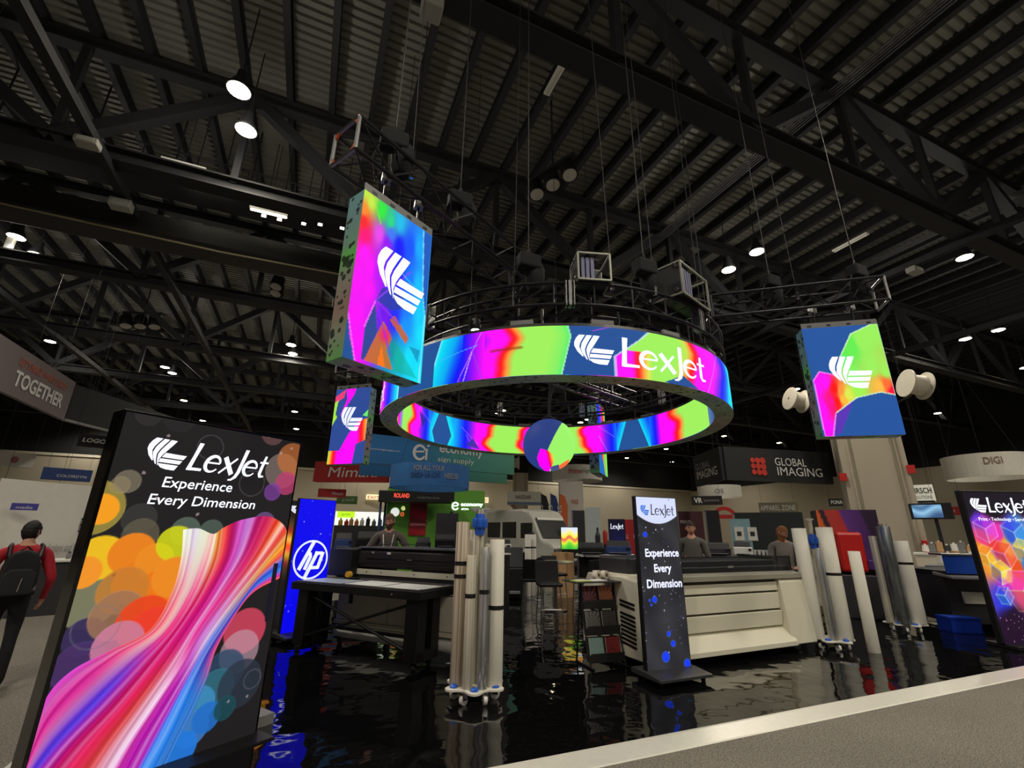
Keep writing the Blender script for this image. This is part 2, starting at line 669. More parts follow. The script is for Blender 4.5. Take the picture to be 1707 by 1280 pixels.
# ---------------------------------------------------------------- walls, columns
M_wallblack = mat('upper_wall_black', (22, 22, 23), 0.9)
wb = tag(MB().bb(-45, 62, 60, 60.4, CARPET_Z, 8.6).build('wall_back', M_beige), 'far beige end wall of the hall below the dark roof', 'wall', kind='structure')
MB().bb(-45, 62, 60.05, 60.4, 8.6, DECK_Z).build('upper_wall', M_wallblack, wb)
MB().bb(-45, 62, 59.9, 60.0, 8.5, 8.75).build('ledge', mat('wall_ledge', (200, 192, 176), 0.7), wb)
wr = tag(MB().bb(58, 58.4, -62, 60, CARPET_Z, 8.6).build('wall_right', M_beige), 'beige side wall far to the right', 'wall', kind='structure')
MB().bb(58.05, 58.4, -62, 60, 8.6, DECK_Z).build('upper_wall', M_wallblack, wr)
wl = tag(MB().bb(-42.4, -42, -62, 60, CARPET_Z, 8.6).build('wall_left', M_beige), 'beige side wall far to the left', 'wall', kind='structure')
MB().bb(-42.4, -42.05, -62, 60, 8.6, DECK_Z).build('upper_wall', M_wallblack, wl)

M_column = mat('column_beige', (178, 168, 150), 0.75, var=0.05, scale=1.2)


def column(loc, rz, w, label):
    t = thing('column', label, 'column', loc, rz, kind='structure')
    h, c = w / 2, w * 0.12
    poly = [(-h + c, -h), (h - c, -h), (h - c, -h + c * 0.35), (h, -h + c * 0.35), (h, h), (-h, h), (-h, -h + c * 0.35), (-h + c, -h + c * 0.35)]
    MB().prismz(poly, CARPET_Z, 6.6).build('shaft', M_column, t)
    MB().prismz(poly, 6.6, 11.4).build('upper_shaft', M_wallblack, t)
    for s in (-1, 1):
        MB().bb(s * (h - c * 1.5) - 0.03, s * (h - c * 1.5) + 0.03, -h - 0.05, -h, 0, 6.6).build('conduit', mat('column_conduit', (140, 132, 110), 0.5), t)
    for sx, zz in ((-1.04, 3.75), (1.04, 3.95)):
        MB().bb(sx * h - 0.12, sx * h + 0.12, -h - 0.02, -h + 0.16, zz, zz + 0.3).build('alarm_box', M_red, t)
    MB().bb(h * 0.8, h * 0.8 + 0.16, -h - 0.16, -h, 0.75, 1.55).build('extinguisher', M_red, t, bevel=0.03)
    return t


column((20.9, 11.6, 0), R(-52), 2.08, 'broad beige square column behind the stacked film rolls')
column((16.6, 37.0, 0), R(-23), 1.3, 'distant beige column seen beneath the glowing ball')

# air nozzles on the columns
M_nozzle = mat('nozzle_white', (205, 198, 182), 0.5)


def nozzle(loc, rz, tilt, s, label, anchor):
    t = thing('air_nozzle', label, 'air vent', loc, rz, group='drum shaped air nozzles high on the columns')
    q_ = Matrix.Rotation(-rz, 3, 'Z') @ (Vector(anchor) - Vector(loc)) / s
    MB().lathe([(0.36, 0), (0.46, 0.02), (0.47, 0.06), (0.34, 0.1), (0.32, 0.5), (0.4, 0.56), (0.47, 0.58), (0.47, 0.62), (0.38, 0.63)], 24).build('drum', M_nozzle, t, smooth=True, rot=(R(90 + tilt), 0, 0))
    MB().tube([(0, -0.3, 0), q_ * 0.5 + Vector((0, 0, -0.05)), q_], 0.035, 8).build('support_arm', M_steel, t)
    MB().lathe([(0.05, 0), (0.3, 0.01), (0.05, 0.02)], 20).build('mouth', M_darkgrey, t, rot=(R(90 + tilt), 0, 0))
    t.scale = (s, s, s)
    return t


nozzle((18.1, 12.55, 7.2), R(70), 12, 1.05, 'white drum air nozzle left of the right hanging screen box', (20.4, 12.4, 7.0))
nozzle((20.15, 8.7, 6.9), R(-120), -12, 1.1, 'white drum air nozzle right of the right hanging screen box', (21.3, 10.4, 6.8))
nozzle((14.9, 35.3, 7.2), R(60), 0, 1.2, 'small white air nozzle far away below the glowing ball', (16.2, 36.6, 7.1))

# ---------------------------------------------------------------- ceiling lamps
M_lamp = mat('lamp_lens_warm', (255, 240, 196), emit=26.0, var=0.0)
M_lampdim = mat('lamp_lens_small', (255, 246, 220), emit=9.0, var=0.0)
housing = MB().lathe([(0.29, 0.0), (0.3, 0.05), (0.26, 0.12), (0.14, 0.4), (0.12, 0.62)], 18).mesh('housing', True)
lens = MB().lathe([(0.02, -0.03), (0.2, -0.025), (0.27, 0.0), (0.27, 0.012)], 18).mesh('lens', True)
stem = MB().tube([(0, 0, 0.6), (0, 0, 3.02)], 0.02, 6).mesh('stem')
LAMP_N = [0]


def lamp(x, y, z, label, light=True, s=1.0, m=None):
    t = thing('high_bay_lamp', label, 'ceiling lamp', (x, y, z), 0, 'round high bay lamps under the roof')
    mesh_obj('housing', housing, M_steel, t)
    o = bpy.data.objects.new('lens', lens)
    COL.objects.link(o)
    o.parent = t
    if not lens.materials:
        lens.materials.append(M_lamp)
    mesh_obj('stem', stem, M_steel, t)
    t.scale = (s, s, s)
    if light:
        ld = bpy.data.lights.new('lamp_light', 'SPOT')
        ld.energy = LAMP_WATT * light
        ld.spot_size = R(150)
        ld.spot_blend = 0.7
        ld.color = (1.0, 0.93, 0.80)
        ld.shadow_soft_size = 0.3
        lo = bpy.data.objects.new('lamp_light', ld)
        COL.objects.link(lo)
        lo.parent = t
        lo.location = (0, 0, -0.35)
        if light <= 1.0 or (x < 16 and y < 1 and y > -3):            # a little stray light leaves the reflector sideways and upwards
            l2 = bpy.data.lights.new('lamp_spill', 'POINT')
            l2.energy = 165.0
            l2.color = (1.0, 0.93, 0.80)
            l2.shadow_soft_size = 0.3
            so = bpy.data.objects.new('lamp_spill', l2)
            COL.objects.link(so)
            so.parent = t
            so.location = (0, 0, -0.3)
    return t


NEAR = [((-3.13, 11.1), 'brightest high bay lamp at upper left of the roof'),
        ((-3.1, 12.45), 'bright high bay lamp just below the brightest one'),
        ((-12.05, 21.9), 'high bay lamp at far left, left of its pair'),
        ((-11.97, 23.2), 'high bay lamp at far left, right of its pair'),
        ((15.25, 12.19), 'high bay lamp above the ring at right, left of its pair'),
        ((15.22, 10.75), 'high bay lamp above the ring at right, right of its pair'),
        ((-2.36, 29.4), 'high bay lamp left of the tall screen box, upper of pair'),
        ((-2.3, 31.0), 'high bay lamp left of the tall screen box, lower of pair'),
        ((-10.7, 37.7), 'high bay lamp above the swirl banner, left of its pair'),
        ((-10.55, 39.0), 'high bay lamp above the swirl banner, right of its pair'),
        ((33.3, 12.0), 'high bay lamp far right, left of its pair'),
        ((33.4, 10.6), 'high bay lamp far right, right of its pair'),
        ((23.2, 7.6), 'single yellowish high bay lamp high at the right'),
        ((-16.0, 35.1), 'lone high bay lamp over the grey hanging sign')]
for (x, y), lb in NEAR:
    lamp(x, y, 12.5, lb, 1.0)
# the rest of the lamp grid, far ones and those over the front aisle
FAR = []
for x in (-20.5, -11.5, -2.5, 6.5, 15.6, 24.5, 33.6, 42.5, 51):
    for y in (47.5, 56):
        FAR += [(x, y), (x + 0.1, y + 1.4)]
for x, y in ((24.4, 22.5), (24.4, 23.9), (33.5, 22.5), (33.5, 23.9), (42.6, 22.4), (42.6, 23.8), (42.6, 11.5), (42.6, 12.9), (51.6, 12), (51.6, 22), (33.5, 31), (33.5, 32.4), (24.4, 38), (24.4, 39.4), (42.6, 38), (42.6, 32), (51.6, 32), (51.6, 38), (15.4, 38.4), (15.4, 39.8), (6.2, 38.2)):
    FAR.append((x, y))
for i, (x, y) in enumerate(FAR):
    lamp(x, y, 12.5, 'tiny distant high bay lamp glowing under the dark roof', (1.6 if i % 3 == 0 else 0.0))
for x in (-3.1, 6.0, 15.2, 24.2):
    for y in (-9.0, -0.5):
        lamp(x, y, 12.5, 'unseen high bay lamp behind the camera, added for low front light', 1.6)
for x in (-12.2, -3.1, 6.0, 15.2, 24.2):  # unseen lamp rows added behind the camera to light upright fronts
    for y in (-18.0, -23.5, -29.0, -34.5, -40.0):
        lamp(x, y, 12.5, 'unseen high bay lamp behind the camera, added for low front light', 1.7)
lamp(-12, 1.0, 12.5, 'unseen high bay lamp behind the camera, added for low front light', 2.0)
lamp(33, 0.0, 12.5, 'unseen high bay lamp behind the camera, added for low front light', 2.0)


# unlit clusters of three spotlights
def spot_cluster(loc, rz, s, label):
    t = thing('spotlight_cluster', label, 'spotlight', loc, rz, 'black three lamp spotlight clusters under the roof')
    MB().bb(-0.12, 0.12, -0.9, 0.9, 0.3, 0.42).build('bar', M_steel, t)
    for i in (-1, 0, 1):
        c = MB().lathe([(0.26, 0), (0.27, 0.03), (0.25, 0.5), (0.16, 0.62)], 16).build('can', M_black, t, smooth=True, loc=(0, i * 0.66, -0.3), rot=(R(-14), R(8), 0))
        MB().lathe([(0.03, -0.012), (0.22, 0.0), (0.2, 0.02)], 16).build('glass', mat('spot_glass', (190, 186, 176), 0.3), c)
    MB().tube([(0, 0, 0.4), (0, 0, 3.3)], 0.03, 6).build('stem', M_steel, t)
    t.scale = (s, s, s)
    return t


spot_cluster((5.85, 10.6, 12.6), R(25), 1.0, 'spotlight cluster of three pale lenses above the ring')
spot_cluster((-2.9, 22.8, 12.9), R(5), 1.1, 'spotlight cluster of three pale lenses left of the tall screen box')
spot_cluster((-10.2, 30.2, 12.9), R(70), 1.2, 'far spotlight cluster of three lenses left of centre')
# pale boxes fixed under the roof
for (x, y, z, sx, sy, sz, lb) in ((0.87, 6.1, 11.05, 0.38, 0.38, 0.55, 'pale loudspeaker box at the top edge under the first truss'),
                                  (-6.5, 12.9, 11.05, 0.5, 0.32, 0.2, 'pale junction box on the left long beam, upper'),
                                  (-6.5, 15.4, 11.0, 0.55, 0.36, 0.28, 'pale junction box on the left long beam, lower'),
                                  (19.5, 7.8, 11.05, 0.55, 0.32, 0.22, 'pale junction box on the right long beam')):
    t = thing('junction_box', lb, 'box', (x, y, z))
    MB().box((0, 0, 0), (sx, sy, sz)).build('casing', mat('pale_casing', (150, 150, 142), 0.5), t, bevel=0.03)
    MB().bb(-sx * 0.35, sx * 0.35, -sy / 2 - 0.01, -sy / 2, -sz * 0.3, sz * 0.3).build('cover', mat('pale_cover', (165, 165, 158), 0.5), t)
    MB().tube([(0, 0, sz / 2), (0, 0, 0.42)], 0.03, 6).build('bracket', M_steel, t)
for i, (x, y, z, rz, lb) in enumerate(((4.7, 8.1, 13.6, 0, 'unlit tube light in the middle of the roof'), (19.5, 9.6, 13.4, 0, 'unlit tube light at the right of the roof'))):
    t = thing('tube_light', lb, 'ceiling lamp', (x, y, z), R(90))
    MB().bb(-0.7, 0.7, -0.09, 0.09, 0, 0.08).build('tray', M_white, t)
    MB().tube([(-0.66, 0, -0.02), (0.66, 0, -0.02)], 0.03, 8).build('tube', mat('tube_glass', (190, 188, 170), 0.3), t)
    MB().tube([(0, 0, 0.08), (0, 0, 2.0)], 0.012, 6).build('hanger', M_steel, t)
for i, (x, lb) in enumerate(((-5.1, 'lit tube light hanging beside the catwalk'), (-2.7, 'lit tube light over the catwalk, nearer the tall screen box'))):
    t = thing('tube_light', lb, 'ceiling lamp', (x, 14.9 + i, 12.6 - 0.3 * i), R(0))
    MB().bb(-0.6, 0.6, -0.09, 0.09, 0, 0.08).build('tray', M_white, t)
    MB().tube([(-0.56, 0, -0.02), (0.56, 0, -0.02)], 0.03, 8).build('tube', M_lampdim, t)
    MB().tube([(0, 0, 0.08), (0, 0, 3.0)], 0.012, 6).build('hanger', M_steel, t)
for i, (x, y, lb) in enumerate(((-4.95, 15.6, 'round flood lamp on the catwalk, left one'), (-4.15, 15.6, 'round flood lamp on the catwalk, right one'))):
    t = thing('flood_lamp', lb, 'flood lamp', (x, y, 12.4))
    MB().lathe([(0.1, 0), (0.2, 0.02), (0.22, 0.05), (0.16, 0.3)], 16).build('can', M_steel, t, smooth=True, rot=(R(60), 0, 0))
    MB().lathe([(0.02, -0.01), (0.19, 0.0), (0.19, 0.015)], 16).build('lens', M_lampdim, t, rot=(R(60), 0, 0))
    MB().tube([(0, -0.1, 0.1), (0, -0.1, 0.9), (0, -0.1, 3.2)], 0.02, 6).build('bracket', M_steel, t)
for i, (px_, py_) in enumerate(((-2.85, 16.0), (-2.35, 16.0), (-1.55, 15.9), (-1.0, 15.7), (-0.25, 15.6))):
    t = thing('flood_lamp', ('first', 'second', 'third', 'fourth', 'fifth')[i] + ' small lit work lamp along the catwalk, counted from the left', 'flood lamp', (px_, py_, 12.2))
    MB().bb(-0.09, 0.09, 0, 0.1, -0.06, 0.08).build('casing', M_steel, t)
    MB().bb(-0.07, 0.07, -0.01, 0.0, -0.04, 0.06).build('lens', M_lampdim, t)
    MB().tube([(0, 0.06, 0.08), (0, 0.06, 3.3)], 0.015, 6).build('bracket', M_steel, t)
# ================================================================== LED ring
NAVY, CYAN, BLUE, MAG, RED, ORG, LIME, VIO = (30, 80, 150), (0, 225, 245), (10, 20, 250), (255, 0, 250), (255, 15, 20), (255, 150, 60), (160, 242, 92), (110, 30, 240)


def stops(A, seq):
    xs = np.array([s[0] for s in seq], float)
    return np.stack([np.interp(A, xs, [s[1][i] for s in seq]) for i in range(3)], -1)


OUT = [(-215, NAVY), (-214.9, LIME), (-196, LIME), (-192, RED), (-188, MAG), (-180, MAG), (-172, BLUE), (-166, CYAN), (-164.6, (150, 240, 255)), (-164.5, NAVY), (-149, NAVY), (-148.9, (150, 240, 255)), (-148, CYAN), (-144, (0, 170, 245)),
       (-140, BLUE), (-137.5, (130, 0, 250)), (-134, MAG), (-130.5, MAG), (-128.6, RED), (-127.2, ORG), (-125.6, LIME), (-119, LIME), (-116, (130, 240, 100)), (-115, (90, 240, 110)), (-114.6, (190, 250, 200)), (-114.5, NAVY), (-95, NAVY)]
OUT2 = [(-103.5, (255, 160, 255)), (-103, MAG), (-98.5, MAG), (-97, RED), (-95.5, ORG), (-94, (230, 230, 80)), (-92.5, LIME), (-84, LIME), (-80, (200, 230, 80)), (-78, ORG), (-76.5, RED), (-74, MAG), (-66, MAG), (-62, VIO), (-60, BLUE), (-56, (0, 120, 250)), (-53, CYAN), (-47, CYAN), (-46.9, NAVY), (-30, NAVY)]
INN = [(-60, NAVY), (-44, NAVY), (-33, (90, 120, 170)), (-32.5, LIME), (-10, LIME), (-7, ORG), (-4, RED), (-1, MAG), (5, MAG), (8, BLUE), (12, (0, 150, 250)), (14.5, CYAN), (14.6, NAVY), (26, NAVY), (26.1, CYAN), (28, (0, 170, 250)), (31.5, BLUE),
       (34.5, VIO), (37, MAG), (43, MAG), (45, RED), (46.5, ORG), (48.5, LIME), (57, LIME), (57.1, NAVY), (67, NAVY), (67.1, MAG), (74.5, MAG), (76.5, RED), (78, ORG), (79.5, LIME), (91, LIME), (92.7, ORG), (94.5, RED), (96.5, MAG), (101.5, MAG),
       (104.5, VIO), (107.5, BLUE), (112, (0, 140, 250)), (116.5, CYAN), (117.5, CYAN), (117.6, NAVY), (126.5, NAVY), (126.6, CYAN), (129, (0, 190, 250)), (133, BLUE), (136, VIO), (138, MAG), (143, MAG), (145, RED), (147, ORG), (149, LIME), (156, LIME), (157, (150, 140, 210)), (175, NAVY)]


def tri(x):
    return 2 * np.abs(x - np.floor(x + 0.5))


def outer_cols(A, V):
    A = np.where(A > 145, A - 360, A)
    jag = 1.6 * np.sin(V * 5.0 + 0.8) - 1.2 * (tri(V * 1.7 + 0.2) - 0.5)
    C = stops(A + np.where((A > -149) & (A < -140), (0.5 - V) * 4, 0) + np.where((A > -134) & (A < -120), jag, 0)
              + np.where((A > -119) & (A < -108), 3.0 * np.abs(V - 0.78) - 1.5, 0), OUT)
    edge = np.interp(V, [0, 0.4, 0.75, 1.0], [-103, -103, -97, -93.5])
    C2 = stops(A - (1 - V) * -5.0 * np.clip((A + 92) / 8, 0, 1) + jag * np.clip((A + 100) / 10, 0, 1) * 0.8 - np.clip(V - 0.5, 0, 1) * 8 * np.clip((-88 - A) / 8, -1, 0) , OUT2)
    C2 = np.where((V > 0.55)[..., None] & (A < -88)[..., None], np.array(LIME, float), C2)
    m = A > edge
    C = np.where(m[..., None], C2, C)
    C = blend(C, np.abs(A - edge) < 0.35, (215, 235, 255), 0.7)
    # dark notch at the foot and thin construction lines
    C = blend(C, (V < 0.22 * (1 - np.abs(A + 84) / 6)) & (np.abs(A + 84) < 6), NAVY)
    for a0, v0, a1, v1, col in ((-141, 0.02, -135, 0.98, (190, 120, 255)), (-139.5, 0, -137.3, 0.62, (230, 170, 255)), (-137.3, 0.62, -134.5, 0.0, (150, 60, 230)), (-74, 0.0, -66, 1.0, (190, 130, 255)), (-147, 0.55, -136, 0.72, (70, 190, 255)), (-108, 0.9, -104, 1.0, (200, 60, 230))):
        C = blend(C, segdist(A, V * 20, (a0, v0 * 20), (a1, v1 * 20)) < 0.16, col, 0.8)
    C = blend(C, np.clip(1 - segdist(A, V * 20, (-132, 11), (-125, 11.5)) / 0.9, 0, 1), (150, 40, 10), 0.75)
    C = np.where((A > -30)[..., None], stops(-180 - (A - 145) * 0 + ((A + 30) % 66) - 18 - 10, INN[:0] or [(-220, NAVY), (-195, NAVY), (-194, CYAN), (-185, BLUE), (-178, MAG), (-170, RED), (-166, LIME), (-154, LIME), (-153, NAVY)]), C)
    return C


def inner_cols(A, V):
    far = (A > 160) | (A < -60)
    Aq = np.where(far, (A % 66) + 10, A)
    near = np.zeros_like(A)
    for c_ in (-4, 45, 76.5, 94.5, 145):
        near = np.maximum(near, np.clip(1.5 - np.abs(Aq - c_) / 6, 0, 1))
    jag = 2.0 * np.sin(V * 5.0 + Aq * 0.03) - 2.4 * (tri(V * 1.6 + 0.1) - 0.5)
    skew = np.where(np.abs(Aq - 122) < 8, (np.abs(V - 0.35) - 0.3) * np.sign(Aq - 122) * 6, np.where(np.abs(Aq - 20) < 9, (V - 0.5) * 5 * np.sign(Aq - 20), np.where(np.abs(Aq - 62) < 7, (V - 0.6) * 5, 0)))
    C = stops(Aq + np.clip(near, 0, 1) * jag + skew, INN)
    for a0, v0, a1, v1 in ((100, 0.2, 110, 0.75), (136, 0.4, 140, 0.9), (130, 0.6, 139, 0.98), (34, 0.0, 38, 0.6), (30, 0.5, 38, 0.95), (103, 0.05, 107, 0.5)):
        C = blend(C, segdist(Aq, V * 20, (a0, v0 * 20), (a1, v1 * 20)) < 0.2, (170, 120, 255), 0.7)
    C = blend(C, inpoly(Aq, V, [(136, 0.35), (139, 0.85), (133, 0.62)]), (40, 40, 140), 0.8)
    C = blend(C, inpoly(Aq, V, [(107, 0.12), (103, 0.4), (99, 0.02)]), (40, 50, 150), 0.8)
    return C


RC = (4.0, 7.5)
RO, RI, ZR0, ZR1 = 3.12, 2.83, 3.48, 4.145
ring = thing('led_ring', 'huge hanging ring of LED screen with rainbow shards and LexJet lettering', 'LED screen', (RC[0], RC[1], ZR0))
na, nv = 1500, 56
A, V = np.meshgrid(np.linspace(-180, 180, na), np.linspace(0, 1, nv))
P = np.stack([RO * np.cos(np.radians(A)), RO * np.sin(np.radians(A)), V * (ZR1 - ZR0)], -1)
mesh_obj('outer_screen', grid_mesh('outer_screen', P, outer_cols(A, V)), M_screen, ring)
A2 = np.where(A < -60, A + 0, A)
P = np.stack([RI * np.cos(np.radians(A)), RI * np.sin(np.radians(A)), V * (ZR1 - ZR0)], -1)
mesh_obj('inner_screen', grid_mesh('inner_screen', P, inner_cols(A, V)), M_screen, ring)
# perforated soffit panel with printed tint
PERF = [((160, 182, 168), (146, 172, 138), (184, 170, 148), (156, 146, 130), (172, 190, 144), (142, 162, 168))]


def soffit_cols(A, Rr, seed=1):
    rng = np.random.default_rng(seed)
    C = stops((A + 180) % 60, [(i * 10, PERF[0][i]) for i in range(6)] + [(60, PERF[0][0])])
    for _ in range(420):
        a, r, s = rng.uniform(-180, 180), rng.uniform(RI + 0.03, RO - 0.03), rng.uniform(0.008, 0.024)
        d = np.hypot((A - a) * math.pi / 180 * 2.97, Rr - r)
        C = np.where((d < s)[..., None], np.array((38, 40, 36), float), C)
    return C


A, Rr = np.meshgrid(np.linspace(-180, 180, 1100), np.linspace(RI, RO, 18))
P = np.stack([Rr * np.cos(np.radians(A)), Rr * np.sin(np.radians(A)), np.zeros_like(A) - 0.004], -1)
mesh_obj('soffit', grid_mesh('soffit', P, soffit_cols(A, Rr)), M_print, ring)
b = MB()
seg = 96
for i in range(seg):
    a0, a1 = 2 * math.pi * i / seg, 2 * math.pi * (i + 1) / seg
    b.add([(r * math.cos(a), r * math.sin(a), z) for r, z in ((RI, ZR1 - ZR0), (RO, ZR1 - ZR0), (RO - 0.02, ZR1 - ZR0 + 0.05), (RI + 0.02, ZR1 - ZR0 + 0.05)) for a in (a0, a1)],
          [(0, 1, 3, 2), (2, 3, 5, 4), (4, 5, 7, 6), (6, 7, 1, 0)])
b.build('top_cap', M_black, ring)
plate = MB().bb(-0.15, 0.15, -0.02, 0.02, 0, 0.13).mesh('bracket_plate')
for i in range(18):
    a = R(i * 20 - 5)
    mesh_obj('bracket_plate', plate, M_grey, ring, ((RO - 0.08) * math.cos(a), (RO - 0.08) * math.sin(a), ZR1 - ZR0), (0, 0, a + R(90)))


def ring_map(a_start):
    def f(x, z):
        a = R(a_start) + x / RO
        return ((RO + 0.012) * math.cos(a), (RO + 0.012) * math.sin(a), z)
    return f


for a0 in (-112.6, -214.5, -7.0):
    strips(ICON, M_white_led, ring, 'emblem', 0.40, 0.40, 0.0, 0.14, ring_map(a0))
    strips(WORD, M_white_led, ring, 'lettering', 0.475, 0.40, 0.61, 0.135, ring_map(a0))

# glowing ball in the middle
ball = thing('led_ball', 'LED ball in navy, lime and magenta hanging inside the ring', 'LED ball', (4.0, 7.6, 3.2))
th, ph = np.meshgrid(np.linspace(0, 2 * math.pi, 260), np.linspace(-math.pi / 2, math.pi / 2, 150))
D = np.stack([np.cos(ph) * np.cos(th), np.cos(ph) * np.sin(th), np.sin(ph)], -1)
fx = np.array([-4.0, -7.6, 0]) / math.hypot(4.0, 7.6)
rx_ = np.array([-fx[1], fx[0], 0]) * 1.0
a_ = D @ rx_
b_ = D[..., 2]
f_ = D @ fx
C = np.zeros(D.shape) + np.array((48, 74, 158), float)
C = C * (0.82 + 0.0 * b_[..., None])
lime = (a_ * 1.0 > np.interp(b_, [-1, -0.35, 0.75, 1], [-0.05, -0.05, 0.5, 0.75]))
C = blend(C, lime, (158, 245, 105))
grad = stops(a_ + 0.25 * b_, [(-0.6, MAG), (-0.22, MAG), (-0.16, RED), (-0.08, ORG), (0.0, (230, 230, 90)), (0.12, (158, 245, 105)), (1, (158, 245, 105))])
mg = inpoly(a_, b_, [(-0.32, -0.3), (-0.45, -0.62), (-0.36, -0.86), (-0.05, -1.1), (0.2, -0.7), (0.12, -0.5), (-0.04, -0.38)])
C = np.where(mg[..., None], grad, C)
C = blend(C, inpoly(a_, b_, [(0.05, -0.9), (0.35, -0.82), (0.4, -0.95), (0.05, -1.05)]), (70, 80, 130))
C = blend(C, inpoly(a_, b_, [(0.35, -0.85), (0.75, -0.6), (0.7, -0.8), (0.4, -0.98)]), (255, 110, 60))
C = blend(C, (a_ < -0.2) & (np.hypot(a_ + 0.02, b_) > 0.965) & (b_ > 0.2) & (f_ > 0), (240, 80, 220))
C = np.where((f_ < -0.1)[..., None], np.array((48, 74, 158), float) * 0.9, C)
mesh_obj('sphere_screen', grid_mesh('sphere_screen', D * 0.49, C), M_screen, ball)
MB().tube([(0, 0, 0.47), (0, -0.1, 1.3)], 0.03, 8).build('hanger_pole', M_blackmetal, ball)
MB().lathe([(0.1, 0.46), (0.12, 0.5), (0.05, 0.56)], 16).build('top_flange', M_blackmetal, ball)
MB().box((0, -0.1, 1.28), (0.12, 0.5, 0.03), rz=R(20)).build('mount_plate', M_blackmetal, ball)


# ================================================================== hanging screen boxes
def perf_cols(U, V, w, h, seed):
    rng = np.random.default_rng(seed)
    C = stops(V / h, [(0, (110, 180, 98)), (0.12, (146, 160, 138)), (0.3, (158, 130, 120)), (0.48, (150, 152, 142)), (0.6, (104, 206, 92)), (0.68, (126, 170, 148)), (0.85, (124, 162, 166)), (1, (118, 170, 178))])
    for _ in range(int(36 * w * h / 0.45)):
        a, r, s = rng.uniform(0.03, w - 0.03), rng.uniform(0.03, h - 0.03), rng.uniform(0.012, 0.036)
        C = np.where((np.hypot(U - a, V - r) < s)[..., None], np.array((44, 58, 46), float), C)
    return C


def led_box(Lp, Rp, zb, zt, th, art, back, label, seed, logo=None):
    Lp, Rp = Vector((*Lp, zb)), Vector((*Rp, zb))
    d = Rp - Lp
    w, h = d.length, zt - zb
    t = thing('led_box', label, 'LED screen', Lp, math.atan2(d.y, d.x), 'hanging LED boxes around the ring')
    MB().bb(0.004, w - 0.004, 0.006, th - 0.006, 0.004, h).build('cabinet', M_darkgrey, t)
    panel('front_screen', w, h, 0.011, lambda U, V: art(U / w, V / h), M_screen, t)
    o = panel('back_screen', w, h, 0.04, lambda U, V: back(U / w, V / h), M_screen, t, (w, th, 0), R(180))
    for nm, lx, rz in (('side_panel', 0, R(-90)), ('side_panel', w, R(90))):
        panel(nm, th, h, 0.008, lambda U, V: perf_cols(U, V, th, h, seed), M_print, t, (lx, th if lx == 0 else 0, 0), rz)
    # underside
    nx, ny = int(w / 0.012), 24
    U, V = np.meshgrid(np.linspace(0, w, nx), np.linspace(0, th, ny))
    mesh_obj('underside', grid_mesh('underside', np.stack([U, V, 0 * U], -1), perf_cols(V, U, th, w, seed + 5)), M_print, t)
    MB().bb(0, w, 0.0, 0.012, h, h + 0.09).build('top_flange', M_grey, t)
    MB().bb(0, w, 0.02, th - 0.02, h, h + 0.02).build('top_plate', M_black, t)
    for x in np.linspace(0.12, w - 0.12, 4):
        MB().bb(x - 0.03, x + 0.03, -0.004, 0.0, h + 0.02, h + 0.05).build('slot', M_black, t)
    if logo:
        ou, ov, s, sq = logo
        strips(ICON, M_white_led, t, 'emblem', s, s * sq, ou * w, ov * h, lambda x, z: (x, -0.008, z))
    for sd in (0,):
        strips(ICON, mat('dark_green_print', (42, 66, 46), 0.6), t, 'side_emblem', 0.14, 0.14, -0.2, h * 0.52, lambda x, z: (-0.006, -x, z))
    return t


